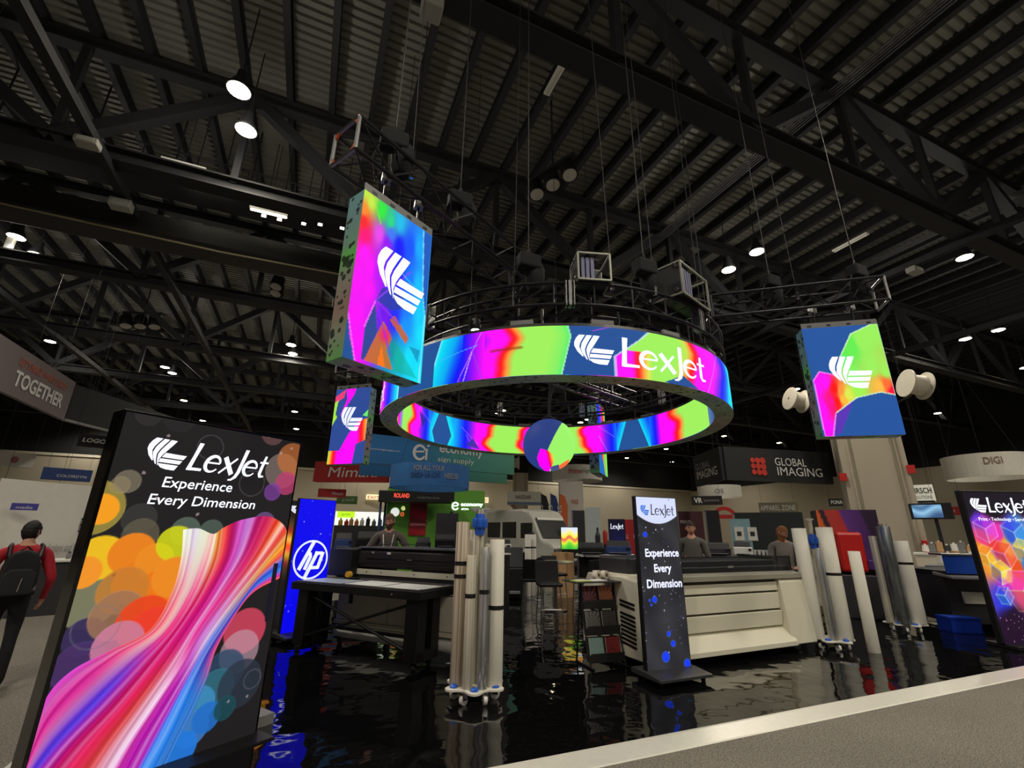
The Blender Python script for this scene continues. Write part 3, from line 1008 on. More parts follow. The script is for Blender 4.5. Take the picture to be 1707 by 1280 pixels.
def art_L(U, V):
    pts = [(0, 1, (190, 240, 60)), (.1, .95, (200, 235, 70)), (.03, .87, (255, 140, 40)), (.04, .8, (255, 30, 40)), (.08, .72, (255, 0, 120)), (.1, .62, MAG), (.25, .94, (40, 235, 60)), (.38, .9, (30, 220, 130)), (.5, .93, (20, 190, 235)), (.25, .78, (235, 70, 240)), (.36, .74, (150, 0, 255)), (.4, .84, (60, 120, 250)),
           (.52, .78, (0, 10, 255)), (.68, .82, (0, 80, 255)), (.82, .85, (0, 170, 255)), (.06, .45, MAG), (.2, .42, MAG), (.18, .55, MAG), (.3, .55, (190, 0, 255)), (.42, .6, (90, 0, 255)), (.55, .6, (10, 0, 255)), (.7, .6, (0, 120, 255)), (.85, .6, (0, 190, 255)), (.55, .45, (40, 40, 240)), (.72, .45, (0, 130, 250)),
           (.9, .42, (0, 205, 255)), (.95, .3, (0, 225, 255)), (.7, .28, (0, 150, 255)), (.55, .32, (30, 40, 255)), (.45, .3, (120, 0, 240)), (.8, .12, (0, 225, 255)), (.66, .1, (0, 190, 200)), (.95, .05, (0, 230, 255)), (.55, .12, (0, 150, 160)), (.1, .25, MAG), (.16, .1, MAG)]
    C = idw(U, V, pts, 3.1)
    C = blend(C, inpoly(U, V, [(0, 0), (0, .24), (.05, .12), (.14, 0)]), NAVY)
    C = blend(C, inpoly(U, V, [(.21, .02), (.2, .2), (.3, .36), (.36, .2), (.24, .02)]), (45, 70, 150))
    C = blend(C, inpoly(U, V, [(.3, .38), (.36, .47), (.6, .5), (.72, .42), (.5, .36)]), (36, 60, 160), .8)
    C = blend(C, inpoly(U, V, [(.24, .02), (.42, .28), (.55, .2), (.5, .12), (.6, .02)]), (205, 110, 40), .9)
    C = blend(C, inpoly(U, V, [(.4, .02), (.43, .14), (.5, .02)]), (255, 120, 20))
    C = blend(C, np.clip(1 - np.hypot((U - .46) / .1, (V - .2) / .06), 0, 1), (255, 10, 130))
    C = blend(C, inpoly(U, V, [(.5, .3), (.55, .34), (.78, .24), (.74, .2)]), (220, 95, 40), .85)
    C = blend(C, inpoly(U, V, [(.62, .02), (.58, .2), (.95, .02)]), (0, 165, 130), .45)
    C = blend(C, inpoly(U, V, [(.78, .2), (.95, .2), (.93, .12)]), (0, 120, 160), .6)
    C = blend(C, inpoly(U, V, [(.86, 1), (1, 1), (1, .5), (.985, .42), (.93, .55)]), (20, 90, 190))
    for a, bq, col in (((.86, 1), (.93, .55), (140, 230, 255)), ((.93, .55), (.985, .42), (140, 230, 255)), ((.985, .42), (.97, 0), (150, 240, 255)), ((.3, .38), (.72, .66), (150, 60, 255)), ((.3, .38), (.62, .3), (150, 60, 220)), ((.3, .38), (.2, .2), (255, 120, 255)), ((0, .24), (.14, 0), (255, 120, 255)), ((.3, .38), (.55, .1), (140, 40, 240)), ((.6, .62), (.93, .55), (60, 190, 255)), ((.12, 1), (.25, .85), (120, 240, 60))):
        C = blend(C, segdist(U, V * 1.8, (a[0], a[1] * 1.8), (bq[0], bq[1] * 1.8)) < 0.009, col, .8)
    return C


def art_R(U, V):
    pts = [(.05, .45, MAG), (.05, .25, MAG), (.08, .05, MAG), (.17, .48, MAG), (.2, .3, (255, 0, 150)), (.27, .42, RED), (.26, .3, RED), (.34, .4, ORG), (.35, .32, (255, 190, 60)), (.42, .36, (220, 240, 80)), (.55, .4, (160, 245, 80)), (.5, .55, (130, 245, 90)), (.45, .7, (90, 240, 80)), (.6, .8, (100, 240, 80)), (.75, .85, (155, 242, 92)), (.8, .6, (155, 242, 92)), (.9, .95, (155, 242, 92)), (.84, .42, (250, 190, 70)), (.92, .44, (255, 110, 50)), (.98, .36, (255, 0, 60)), (.95, .55, (160, 240, 90))]
    C = np.zeros(U.shape + (3,)) + np.array((32, 84, 158), float)
    poly = [(.63, .92), (.92, 1), (1, 1), (1, .34), (.83, .37), (.52, .33), (.22, .2), (.13, .0), (.03, 0), (.02, .5), (.12, .58), (.33, .54), (.42, .7)]
    m = inpoly(U, V, poly)
    C = np.where(m[..., None], idw(U, V, pts, 4), C)
    C = blend(C, inpoly(U, V, [(.22, .2), (.52, .33), (.45, .28), (.24, .03), (.13, 0)]), (110, 40, 190), .75)
    for i in range(len(poly)):
        a, bq = poly[i], poly[(i + 1) % len(poly)]
        C = blend(C, segdist(U, V * 1.7, (a[0], a[1] * 1.7), (bq[0], bq[1] * 1.7)) < 0.009, (215, 250, 200) if a[0] > .4 else (255, 150, 255), .8)
    return C


def art_BL(U, V):
    C = np.zeros(U.shape + (3,)) + np.array((44, 74, 148), float)
    C = blend(C, inpoly(U, V, [(.3, 1), (.58, 1), (.55, .92), (.2, .63), (.35, .85)]), MAG)
    C = blend(C, inpoly(U, V, [(0, .8), (0, .9), (.3, 1), (.25, .88)]), (255, 60, 120), .9)
    C = blend(C, inpoly(U, V, [(0, .5), (0, .82), (.1, .85), (.06, .66), (.12, .62)]), (165, 230, 70))
    low = inpoly(U, V, [(.35, 0), (.3, .17), (.5, .38), (.75, .55), (1, .58), (1, .3), (.75, .25), (.7, 0)])
    C = np.where(low[..., None], stops(U + .2 * V, [(.3, MAG), (.82, MAG), (.95, RED), (1.05, ORG), (1.15, (240, 220, 60))]), C)
    C = np.where(inpoly(U, V, [(0, .17), (0, 0), (.35, 0), (.3, .17)])[..., None], stops(U, [(0, (200, 240, 60)), (.08, ORG), (.15, RED), (.26, MAG)]), C)
    C = blend(C, inpoly(U, V, [(.85, .62), (1, .7), (1, .6)]), (110, 235, 110))
    return C


def art_BR(U, V):
    C = stops(U + .15 * np.sin(V * 6), [(0, BLUE), (.25, (30, 110, 200)), (.4, MAG), (.55, RED), (.7, ORG), (.85, (90, 230, 90)), (1.1, LIME)])
    C = blend(C, inpoly(U, V, [(0, 0), (0, .4), (.5, .2), (.7, 0)]), (20, 110, 190))
    return C


def art_plain(U, V):
    return art_R(1 - U, V)


ZL0, ZL1 = 3.08, 4.9
led_box((0.09, 4.09), (0.90, 4.57), ZL0, ZL1, 0.25, art_L, art_plain, 'largest hanging LED box with magenta to blue picture and white emblem at upper left', 11, (.25, .4, .5, 1.2))
led_box((7.15, 4.52), (8.06, 3.88), ZL0, ZL1, 0.25, art_R, art_L, 'hanging LED box with navy and lime picture in front of the beige column', 12, (.25, .41, .46, 1.2))
led_box((0.24, 11.55), (0.98, 10.95), ZL0, ZL1, 0.25, art_BL, art_R, 'smaller navy and magenta LED box hanging behind at left of the ring', 13, (.24, .42, .46, 1.3))
led_box((6.55, 9.75), (7.3, 10.5), ZL0 - 0.0, ZL1, 0.25, art_BR, art_L, 'far LED box glimpsed edge-on below the ring beside the ball', 14, None)

# ================================================================== rigging
trs = thing('circular_truss', 'black circular lighting truss just above the LED ring', 'truss', (RC[0], RC[1], 0))
CH = [(3.1, 4.78), (3.1, 4.46), (2.78, 4.78), (2.78, 4.46)]
for r, z in CH:
    MB().tube([(r * math.cos(R(a)), r * math.sin(R(a)), z) for a in range(0, 361, 5)], 0.024, 8, False).build('chord', M_trussmat, trs, smooth=True)
vm = MB().tube([(3.1, 0, 4.46), (3.1, 0, 4.78)], 0.012, 6).mesh('brace')
vm2 = MB().tube([(2.78, 0, 4.46), (2.78, 0, 4.78)], 0.012, 6).mesh('brace')
hm = MB().tube([(2.78, 0, 4.78), (3.1, 0, 4.78)], 0.012, 6).mesh('brace')
st = R(10)
dg = [MB().tube([(3.1, 0, 4.46 if s else 4.78), (3.1 * math.cos(st), 3.1 * math.sin(st), 4.78 if s else 4.46)], 0.012, 6).mesh('brace') for s in (0, 1)]
dg2 = [MB().tube([(2.78, 0, 4.46 if s else 4.78), (2.78 * math.cos(st), 2.78 * math.sin(st), 4.78 if s else 4.46)], 0.012, 6).mesh('brace') for s in (0, 1)]
for i in range(36):
    a = R(10 * i + 3)
    for me_ in ((vm, vm2, hm, dg[i % 2]) if i % 2 else (vm, dg[0], dg2[0])):
        mesh_obj('brace', me_, M_trussmat, trs, (0, 0, 0), (0, 0, a))
joint = MB().bb(3.02, 3.14, -0.06, -0.045, 4.44, 4.8).bb(3.02, 3.14, 0.045, 0.06, 4.44, 4.8).bb(3.02, 3.14, -0.02, 0.02, 4.44, 4.8).mesh('joint_plate')
for i in range(9):
    mesh_obj('joint_plate', joint, M_alu, trs, (0, 0, 0), (0, 0, R(40 * i - 113)))
drop = MB().tube([(2.97, 0, 4.14), (2.97, 0, 4.46)], 0.02, 6).mesh('drop_pipe')
for i in range(18):
    mesh_obj('drop_pipe', drop, M_trussmat, trs, (0, 0, 0), (0, 0, R(20 * i)))
# inner spider truss that carries the ball
for s in (-1, 1):
    MB().tube([(-2.78, s * 0.2, 4.48), (2.78, s * 0.2, 4.48)], 0.022, 6).build('cross_chord', M_trussmat, trs, rot=(0, 0, R(20)))
    MB().tube([(-2.78, s * 0.2, 4.76), (2.78, s * 0.2, 4.76)], 0.022, 6).build('cross_chord', M_trussmat, trs, rot=(0, 0, R(20)))
for i in range(14):
    x = -2.6 + i * 0.4
    MB().tube([(x, -0.2, 4.48), (x + 0.2, -0.2, 4.76), (x + 0.4, -0.2, 4.48)], 0.011, 5).build('brace', M_trussmat, trs, rot=(0, 0, R(20)))
    MB().tube([(x, 0.2, 4.48), (x + 0.2, -0.2, 4.48), (x + 0.4, 0.2, 4.48)], 0.011, 5).build('brace', M_trussmat, trs, rot=(0, 0, R(20)))


def box_truss(p, q, s, label, nseg, endcol=None):
    """square aluminium truss from p to q (centre line of the bottom), side s"""
    p, q = Vector(p), Vector(q)
    d = q - p
    t = thing('box_truss', label, 'truss', p, math.atan2(d.y, d.x))
    Lg = d.length
    h = s / 2
    cs = [(-h, 0), (h, 0), (h, s), (-h, s)]
    for y_, z_ in cs:
        MB().tube([(0, y_, z_), (Lg, y_, z_)], 0.024, 8).build('chord', M_trussmat, t, smooth=True)
    e = Lg / nseg
    for k in range(4):
        (ya, za), (yb, zb_) = cs[k], cs[(k + 1) % 4]
        br = [MB().tube([(0, ya, za), (e, yb, zb_)], 0.012, 6).mesh('brace'), MB().tube([(0, yb, zb_), (e, ya, za)], 0.012, 6).mesh('brace')]
        for i in range(nseg):
            mesh_obj('brace', br[i % 2], M_trussmat, t, (i * e, 0, 0))
    for x in (0.0, Lg):
        fr = MB()
        for k in range(4):
            (ya, za), (yb, zb_) = cs[k], cs[(k + 1) % 4]
            fr.tube([(x, ya, za), (x, yb, zb_)], 0.022, 6)
        fr.build('end_frame', M_alu if x == 0 else M_trussmat, t)
        if endcol and x == 0:
            for y_, z_ in cs:
                MB().prismx([(y_, z_), (y_ - math.copysign(0.1, y_), z_), (y_, z_ + (0.1 if z_ < h else -0.1))], -0.012, 0.012).build('corner_gusset', endcol, t)
    return t


M_orange = mat('orange_gusset', (190, 84, 40), 0.5)
box_truss((-0.16, 4.2, 5.3), (2.6, 5.85, 5.3), 0.42, 'black box truss with orange end gussets above the largest LED box', 7, M_orange)
box_truss((8.25, 3.82, 5.25), (6.2, 5.45, 5.25), 0.42, 'black box truss above the right hanging LED box', 6)
box_truss((0.3, 11.5, 5.25), (2.0, 9.8, 5.25), 0.42, 'black box truss above the rear left LED box', 5)
box_truss((7.3, 10.4, 5.25), (6.0, 9.3, 5.25), 0.42, 'black box truss above the rear right LED box', 5)
# droppers from boxes to trusses
def dropper(x, y, z0, z1, label):
    t = thing('suspension_clamp', label, 'clamp', (x, y, 0))
    MB().tube([(0, 0, z0), (0, 0, z1)], 0.016, 6).build('rod', M_trussmat, t)
    MB().bb(-0.05, 0.05, -0.05, 0.05, z1 - 0.05, z1 + 0.06).build('clamp', M_alu, t, bevel=0.01)


dropper(0.3, 4.32, 4.93, 5.3, 'left suspension clamp over the largest LED box')
dropper(0.72, 4.6, 4.93, 5.3, 'right suspension clamp over the largest LED box')
dropper(7.45, 4.47, 4.93, 5.27, 'left suspension clamp over the right LED box')
dropper(7.9, 4.12, 4.93, 5.27, 'right suspension clamp over the right LED box')

dropper(0.476, 11.52, 4.912, 5.27, 'left suspension clamp over the rear left LED box')
dropper(0.905, 11.18, 4.912, 5.27, 'right suspension clamp over the rear left LED box')
dropper(6.84, 10.2, 4.93, 5.27, 'suspension clamp over the rear right LED box')
# chain hoists with bags and steel cables to the roof
M_bag = mat('hoist_bag', (10, 10, 11), 0.9)


def hoist(x, y, z, label, top=15.53, rz=0.0, s=1.0):
    t = thing('chain_hoist', label, 'hoist', (x, y, z), rz, 'black chain hoists on the trusses')
    MB().bb(-0.16 * s, 0.16 * s, -0.1 * s, 0.1 * s, 0.12, 0.34).build('motor', M_bag, t, bevel=0.03)
    MB().lathe([(0.09, -0.28), (0.13, -0.2), (0.14, 0.05), (0.11, 0.12)], 14).build('chain_bag', M_bag, t, smooth=True, loc=(0.12 * s, 0.05, 0.12))
    MB().tube([(0, 0, 0.3), (0, 0, top - z)], 0.009, 5).build('chain', mat('chain_steel', (58, 58, 58), 0.5, 0.5), t)
    MB().tube([(-0.05, 0, 0.34), (0, 0, 0.46), (0.05, 0, 0.34)], 0.018, 6).build('hook', M_chrome, t)
    MB().tube([(-0.15, 0, 0.15), (-0.22, 0.05, -0.05), (-0.15, 0.1, -0.3), (-0.05, 0.02, -0.1)], 0.015, 6).build('power_cable', M_cable, t)
    return t


for x, y, z, lb in ((0.35, 4.45, 5.72, 'chain hoist nearest the orange-ended truss'), (1.35, 5.1, 5.72, 'chain hoist on the truss right of the largest LED box'),
                    (2.35, 5.0, 4.95, 'chain hoist on the ring truss, left of the open rack'), (3.9, 4.46, 4.95, 'chain hoist on the ring truss between the two racks'),
                    (6.25, 5.6, 4.95, 'chain hoist at the right end of the ring truss'), (7.0, 4.8, 5.67, 'chain hoist left above the right LED box'),
                    (8.05, 3.98, 5.67, 'chain hoist with trailing cable above the right LED box'), (1.2, 8.9, 4.95, 'chain hoist on the far left of the ring truss'),
                    (5.6, 10.1, 4.95, 'chain hoist on the far side of the ring truss'), (3.2, 10.4, 4.95, 'chain hoist on the far side, left of the ball'), (1.15, 10.65, 5.67, 'chain hoist above the rear left LED box'), (6.6, 9.85, 5.67, 'chain hoist above the rear right LED box')):
    hoist(x, y, z, lb)
cab = [(3.4, 4.55, 4.8), (4.0, 4.4, 4.8), (5.3, 4.85, 4.8), (6.6, 6.3, 4.8), (7.35, 4.6, 5.6), (2.2, 5.15, 4.8), (0.6, 4.6, 5.7), (0.95, 7.0, 4.8)]
for i, (x, y, z) in enumerate(cab):
    t = thing('suspension_cable', 'thin steel suspension cable rising ' + ('left of the open rack', 'right of the open rack', 'from the larger rack', 'from the right end of the ring', 'over the right LED box', 'from the left front of the ring', 'over the largest LED box', 'from the far left of the ring')[i], 'cable', (x, y, z), 0, 'thin suspension cables')
    MB().tube([(0, 0, 0), (0.15 * ((i % 3) - 1), 0.1, 15.5 - z)], 0.006, 5).build('wire', mat('wire_grey', (36, 36, 37), 0.6), t)
    MB().bb(-0.02, 0.02, -0.02, 0.02, -0.05, 0.08).build('shackle', M_chrome, t)


# processor racks standing on the ring truss
def rack_case(a_deg, z, w, d, h, label, rz, open_):
    t = thing('equipment_rack', label, 'equipment rack', (RC[0] + 2.95 * math.cos(R(a_deg)), RC[1] + 2.95 * math.sin(R(a_deg)), z), rz)
    f = MB()
    for x in (-w / 2, w / 2):
        for y in (-d / 2, d / 2):
            f.bb(x - 0.012, x + 0.012, y - 0.012, y + 0.012, 0, h)
    for zz in (0, h):
        for x in (-w / 2, w / 2):
            f.bb(x - 0.012, x + 0.012, -d / 2, d / 2, zz - 0.012, zz + 0.012)
        for y in (-d / 2, d / 2):
            f.bb(-w / 2, w / 2, y - 0.012, y + 0.012, zz - 0.012, zz + 0.012)
    f.build('edge_frame', mat('rack_edge', (170, 172, 158), 0.35, 0.6), t)
    MB().bb(-w / 2, -w / 2 + 0.02, -d / 2, d / 2, 0, h).build('side_wall', M_black, t)
    MB().bb(-w / 2, w / 2, -d / 2, d / 2, 0, 0.015).build('base_board', M_black, t)
    MB().bb(-w / 2, w / 2, d / 2 - 0.015, d / 2, 0, h).build('rear_wall', M_darkgrey, t)
    un = MB().bb(0, 0.045, -d / 2 + 0.03, d / 2 - 0.05, 0.03, h - 0.05).mesh('device')
    for i in range(open_):
        mesh_obj('device', un, mat('device_blue_grey', (120, 120, 150), 0.4, 0.3), t, (-w / 2 + 0.05 + i * 0.065, 0, 0))
    for zz in (0.06, h - 0.06):
        MB().lathe([(0.02, 0), (0.035, 0.01), (0.03, 0.03)], 10).build('corner_cap', M_chrome, t, loc=(-w / 2 - 0.02, -d / 2 + 0.08, zz), rot=(0, R(-90), 0))
    MB().bb(-w / 2 + 0.1, w / 2 - 0.1, -0.05, 0.05, h, h + 0.02).build('carry_handle', M_chrome, t)
    return t


rack_case(-107, 4.81, 0.44, 0.42, 0.4, 'open equipment rack standing on the ring truss near its centre', R(-17), 3)
rack_case(-77, 4.81, 0.82, 0.5, 0.5, 'larger equipment rack on the ring truss at right', R(20), 5)
# small par lamps hidden in the ring truss
for i, a in enumerate((-139, -60, -20, 40, 100, 150)):
    t = thing('par_lamp', 'small lamp clamped inside the ring truss', 'spotlight', (RC[0] + 2.9 * math.cos(R(a)), RC[1] + 2.9 * math.sin(R(a)), 4.3), R(a), 'small lamps in the ring truss')
    MB().lathe([(0.07, 0), (0.08, 0.02), (0.06, 0.16)], 12).build('can', M_black, t)
    MB().lathe([(0.01, -0.01), (0.06, 0.0)], 12).build('lens', M_lampdim if i == 0 else mat('spot_glass', (190, 186, 176)), t)
    MB().tube([(0, 0, 0.16), (0, 0, 0.3)], 0.012, 6).build('yoke', M_steel, t)
# ================================================================== swirl banner
CIRC = [(-0.04, 1.74, 0.188, (150, 135, 60), 0.95), (0.01, 1.73, 0.107, (250, 160, 30), 1), (0.12, 1.93, 0.084, (125, 115, 95), 0.8), (0.08, 1.9, 0.063, (150, 135, 100), 0.5), (0.25, 1.67, 0.112, (52, 52, 50), 0.9), (0.28, 1.56, 0.117, (95, 88, 70), 0.8), (0.57, 1.59, 0.107, (95, 115, 100), 0.75), (0.76, 1.59, 0.093, (90, 110, 98), 0.7), (0.09, 1.14, 0.171, (125, 125, 95), 0.95), (0.11, 0.92, 0.117, (52, 42, 85), 0.95), (0.12, 0.75, 0.143, (70, 45, 100), 0.9), (0.08, 1.41, 0.147, (240, 190, 30), 1), (0.01, 1.32, 0.105, (246, 150, 40), 1), (0.26, 1.43, 0.146, (236, 130, 25), 1), (0.34, 1.24, 0.161, (238, 125, 25), 1), (0.41, 1.38, 0.125, (238, 140, 30), 1), (0.47, 1.17, 0.149, (240, 120, 20), 1), (0.52, 1.5, 0.13, (212, 216, 20), 0.9), (0.56, 1.26, 0.145, (240, 140, 30), 1), (0.26, 1.19, 0.157, (200, 125, 45), 0.8), (0.26, 1.03, 0.161, (160, 115, 85), 0.85), (0.43, 0.97, 0.174, (236, 70, 25), 0.95), (0.5, 0.9, 0.16, (240, 60, 40), 0.9), (0.31, 0.84, 0.152, (205, 125, 155), 0.9), (1.19, 1.66, 0.102, (120, 90, 150), 0.7), (1.28, 2.14, 0.164, (115, 100, 95), 0.9), (1.37, 2.26, 0.158, (200, 110, 50), 0.7), (1.34, 2.03, 0.11, (190, 60, 110), 0.8), (1.22, 1.94, 0.08, (120, 60, 150), 0.8), (1.13, 2.47, 0.11, (95, 65, 65), 0.9), (1.19, 0.8, 0.175, (205, 65, 90), 0.9), (1.17, 0.65, 0.162, (190, 150, 165), 0.7), (1.07, 0.52, 0.164, (40, 70, 100), 0.8), (1.03, 0.41, 0.144, (45, 105, 120), 0.85), (1.22, 0.41, 0.177, (40, 50, 65), 0.8), (0.9, 0.32, 0.146, (60, 140, 190), 0.9), (0.91, 0.18, 0.12, (60, 120, 190), 0.9), (1.0, 0.23, 0.107, (30, 110, 200), 0.9), (0.85, 0.07, 0.117, (30, 120, 220), 0.95), (1.13, 0.26, 0.086, (20, 70, 80), 0.9), (0.14, 2.44, 0.09, (45, 43, 43), 0.8), (0.35, 2.46, 0.119, (36, 34, 36), 0.8)]
CURV = [[(0.55, 1.6), (0.58, 1.39), (0.57, 1.16), (0.48, 0.91), (0.26, 0.81), (0.09, 0.73), (0.0, 0.6), (0.0, 0.39)], [(0.66, 1.61), (0.67, 1.39), (0.65, 1.15), (0.55, 0.9), (0.35, 0.76), (0.18, 0.6), (0.05, 0.42), (0.0, 0.23)], [(0.78, 1.57), (0.77, 1.36), (0.72, 1.12), (0.62, 0.89), (0.46, 0.7), (0.28, 0.49), (0.13, 0.32), (0.02, 0.14)], [(0.85, 1.62), (0.86, 1.38), (0.8, 1.14), (0.69, 0.9), (0.56, 0.68), (0.41, 0.46), (0.26, 0.28), (0.13, 0.08)], [(1.0, 1.69), (0.98, 1.4), (0.88, 1.13), (0.76, 0.89), (0.65, 0.67), (0.51, 0.43), (0.39, 0.24), (0.28, 0.03)], [(1.24, 1.72), (1.13, 1.4), (0.96, 1.1), (0.82, 0.86), (0.73, 0.63), (0.61, 0.41), (0.5, 0.21), (0.41, 0.0)], [(1.42, 1.6), (1.23, 1.32), (1.04, 1.05), (0.89, 0.81), (0.79, 0.6), (0.69, 0.39), (0.6, 0.2), (0.53, 0.0)], [(1.42, 1.36), (1.22, 1.2), (1.07, 0.98), (0.93, 0.74), (0.85, 0.55), (0.78, 0.35), (0.72, 0.18), (0.64, 0.0)], [(1.42, 1.19), (1.21, 1.1), (1.09, 0.95), (0.98, 0.71), (0.95, 0.51), (0.9, 0.34), (0.83, 0.17), (0.77, 0.0)]]
BW, BH = 1.42, 2.43


def banner_bg(U, V):
    C = np.zeros(U.shape + (3,)) + np.array((27, 25, 27), float)
    for x, y, r, c, a in CIRC:
        d = np.hypot(U - x, V - y)
        m = np.clip((r - d) / 0.006, 0, 1)
        C = C * (1 - m[..., None] * a) + np.array(c, float) * m[..., None] * a
        C = blend(C, np.clip(1 - np.abs(d - r + 0.004) / 0.006, 0, 1), np.minimum(255, np.array(c) * 1.2 + 10), (0.5 if max(c) < 180 else 0.18) * a)
    for x, y, r in ((0.62, 2.26, 0.1), (1.02, 2.0, 0.11), (0.16, 0.97, 0.13), (1.32, 0.42, 0.07)):
        C = blend(C, np.clip(1 - np.abs(np.hypot(U - x, V - y) - r) / 0.006, 0, 1), (120, 116, 122), 0.6)
    for x, y, r in ((0.2, 2.0, .012), (0.3, 2.3, .012), (0.32, 1.82, .012), (0.63, 1.72, .012), (1.1, 2.44, .014), (1.24, 2.3, .014), (1.34, 2.36, .012), (0.9, 1.8, .01), (1.3, 0.3, .008), (1.15, 0.3, .008)):
        C = blend(C, np.hypot(U - x, V - y) < r, (170, 150, 150), 0.8)
    return C


banner = thing('lightbox_banner', 'tall black lightbox banner with rainbow swirl reading Experience Every Dimension', 'lightbox', (-1.34, 4.16, 0), math.atan2(0.8, 1.18))
MB().bb(-0.02, BW + 0.02, 0.004, 0.2, 0.0, BH + 0.02).build('frame', mat('gloss_black_edge', (12, 12, 13), 0.12), banner, bevel=0.006)
panel('graphic', BW, BH, 0.0075, banner_bg, screen_mat('lightbox_film', 0.95), banner)
# swirl of stripes printed over it
cv = np.array(CURV)                      # (9 curves, 8 stations, 2)
nt_, ns_ = 190, 130
tt, ss = np.linspace(0, 1, nt_), np.linspace(0, 1, ns_)


def spline(y, x):
    """Catmull-Rom through rows of y at uniform knots"""
    n = len(y)
    f = np.clip(x * (n - 1), 0, n - 1 - 1e-9)
    i = f.astype(int)
    u = (f - i)[:, None, None]
    g = lambda k: y[np.clip(k, 0, n - 1)]
    p0, p1, p2, p3 = g(i - 1), g(i), g(i + 1), g(i + 2)
    return 0.5 * (2 * p1 + (p2 - p0) * u + (2 * p0 - 5 * p1 + 4 * p2 - p3) * u ** 2 + (3 * p1 - p0 - 3 * p2 + p3) * u ** 3)


Q = spline(cv, tt)                        # (nt,8,2)
Q = spline(np.swapaxes(Q, 0, 1), ss)      # (ns,nt,2)
Tm, Sm = np.meshgrid(tt, ss)
top = stops(Tm, [(0, (235, 240, 215)), (.06, (240, 240, 225)), (.1, (215, 200, 225)), (.15, (230, 240, 200)), (.2, (238, 230, 200)), (.24, (230, 170, 170)), (.28, (245, 230, 170)), (.34, (240, 120, 30)), (.4, (235, 60, 60)), (.44, (190, 10, 90)), (.48, (220, 80, 190)), (.53, (200, 110, 220)), (.57, (190, 20, 110)), (.63, (205, 20, 60)), (.67, (240, 70, 30)), (.7, (250, 200, 170)), (.73, (235, 60, 60)), (.77, (245, 120, 20)), (.81, (250, 170, 40)), (.85, (235, 60, 40)), (.89, (60, 70, 210)), (.93, (40, 140, 245)), (.96, (220, 60, 200)), (1, (240, 90, 40))])
mid = stops(Tm, [(0, (235, 80, 60)), (.08, (240, 90, 120)), (.13, (245, 170, 150)), (.2, (225, 50, 120)), (.3, (220, 20, 110)), (.42, (205, 10, 120)), (.5, (225, 40, 150)), (.56, (240, 140, 200)), (.62, (215, 20, 130)), (.7, (200, 120, 210)), (.76, (225, 180, 230)), (.83, (90, 120, 220)), (.9, (60, 60, 180)), (.95, (210, 60, 150)), (1, (220, 90, 120))])
bot = stops(Tm, [(0, (200, 50, 190)), (.07, (215, 40, 150)), (.13, (200, 20, 130)), (.18, (110, 20, 190)), (.22, (70, 50, 215)), (.27, (150, 10, 160)), (.33, (205, 10, 110)), (.42, (225, 30, 80)), (.48, (225, 80, 80)), (.53, (235, 120, 140)), (.57, (225, 160, 190)), (.62, (240, 215, 235)), (.66, (205, 60, 170)), (.73, (175, 10, 165)), (.8, (190, 40, 190)), (.84, (60, 130, 240)), (.9, (40, 130, 235)), (1, (60, 120, 200))])
w1 = np.clip((Sm - 0.02) / 0.42, 0, 1)[..., None]
w2 = np.clip((Sm - 0.42) / 0.28, 0, 1)[..., None]
w1, w2 = w1 * w1 * (3 - 2 * w1), w2 * w2 * (3 - 2 * w2)
C = (top * (1 - w1) + mid * w1) * (1 - w2) + bot * w2
fine = np.interp(Tm + 0.012 * np.sin(Sm * 4), np.linspace(0, 1, 70), RNG.uniform(-1, 1, 70))
C = np.clip(C + fine[..., None] * 26, 0, 255)
glow = np.interp(Tm, np.linspace(0, 1, 40), np.clip(RNG.uniform(-1.6, 1, 40), 0, 1))
C = C + (255 - C) * (glow[..., None] * 0.45)
P = np.stack([np.clip(Q[..., 0], 0, BW), np.zeros_like(Tm) - 0.003, np.clip(Q[..., 1], 0, BH)], -1)
mesh_obj('swirl_print', grid_mesh('swirl_print', P, C), screen_mat('lightbox_film', 0.95), banner)
fl = lambda x, z: (x, -0.006, z)
strips(ICON, M_white_glow, banner, 'emblem', 0.215, 0.235, 0.165, 2.04, fl, shear=0.12)
strips(WORD, M_white_glow, banner, 'lettering', 0.208, 0.225, 0.47, 2.055, fl, shear=0.26)
lettering('Experience', 0.52, 0.105, M_white_glow, banner, (0.335, -0.006, 1.883), bold=0.006, shear=0.12)
lettering('Every Dimension', 0.81, 0.10, M_white_glow, banner, (0.268, -0.006, 1.755), bold=0.006, shear=0.12)
MB().bb(BW - 0.075, BW - 0.035, -0.006, -0.003, 0.85, 1.32).build('cable_cover', mat('checked_cable_cover', (30, 30, 60), 0.4, var=0.9, scale=60), banner)
for sx in (-0.32, BW * 0.5, BW + 0.12):
    pass
MB().bb(-0.05, BW + 0.05, -0.2, 0.42, 0.0, 0.012).build('foot_plate', M_blackmetal, banner)
MB().bb(BW - 0.1, BW + 0.22, 0.1, 0.5, 0.0, 0.08).build('rear_foot', M_grey, banner)

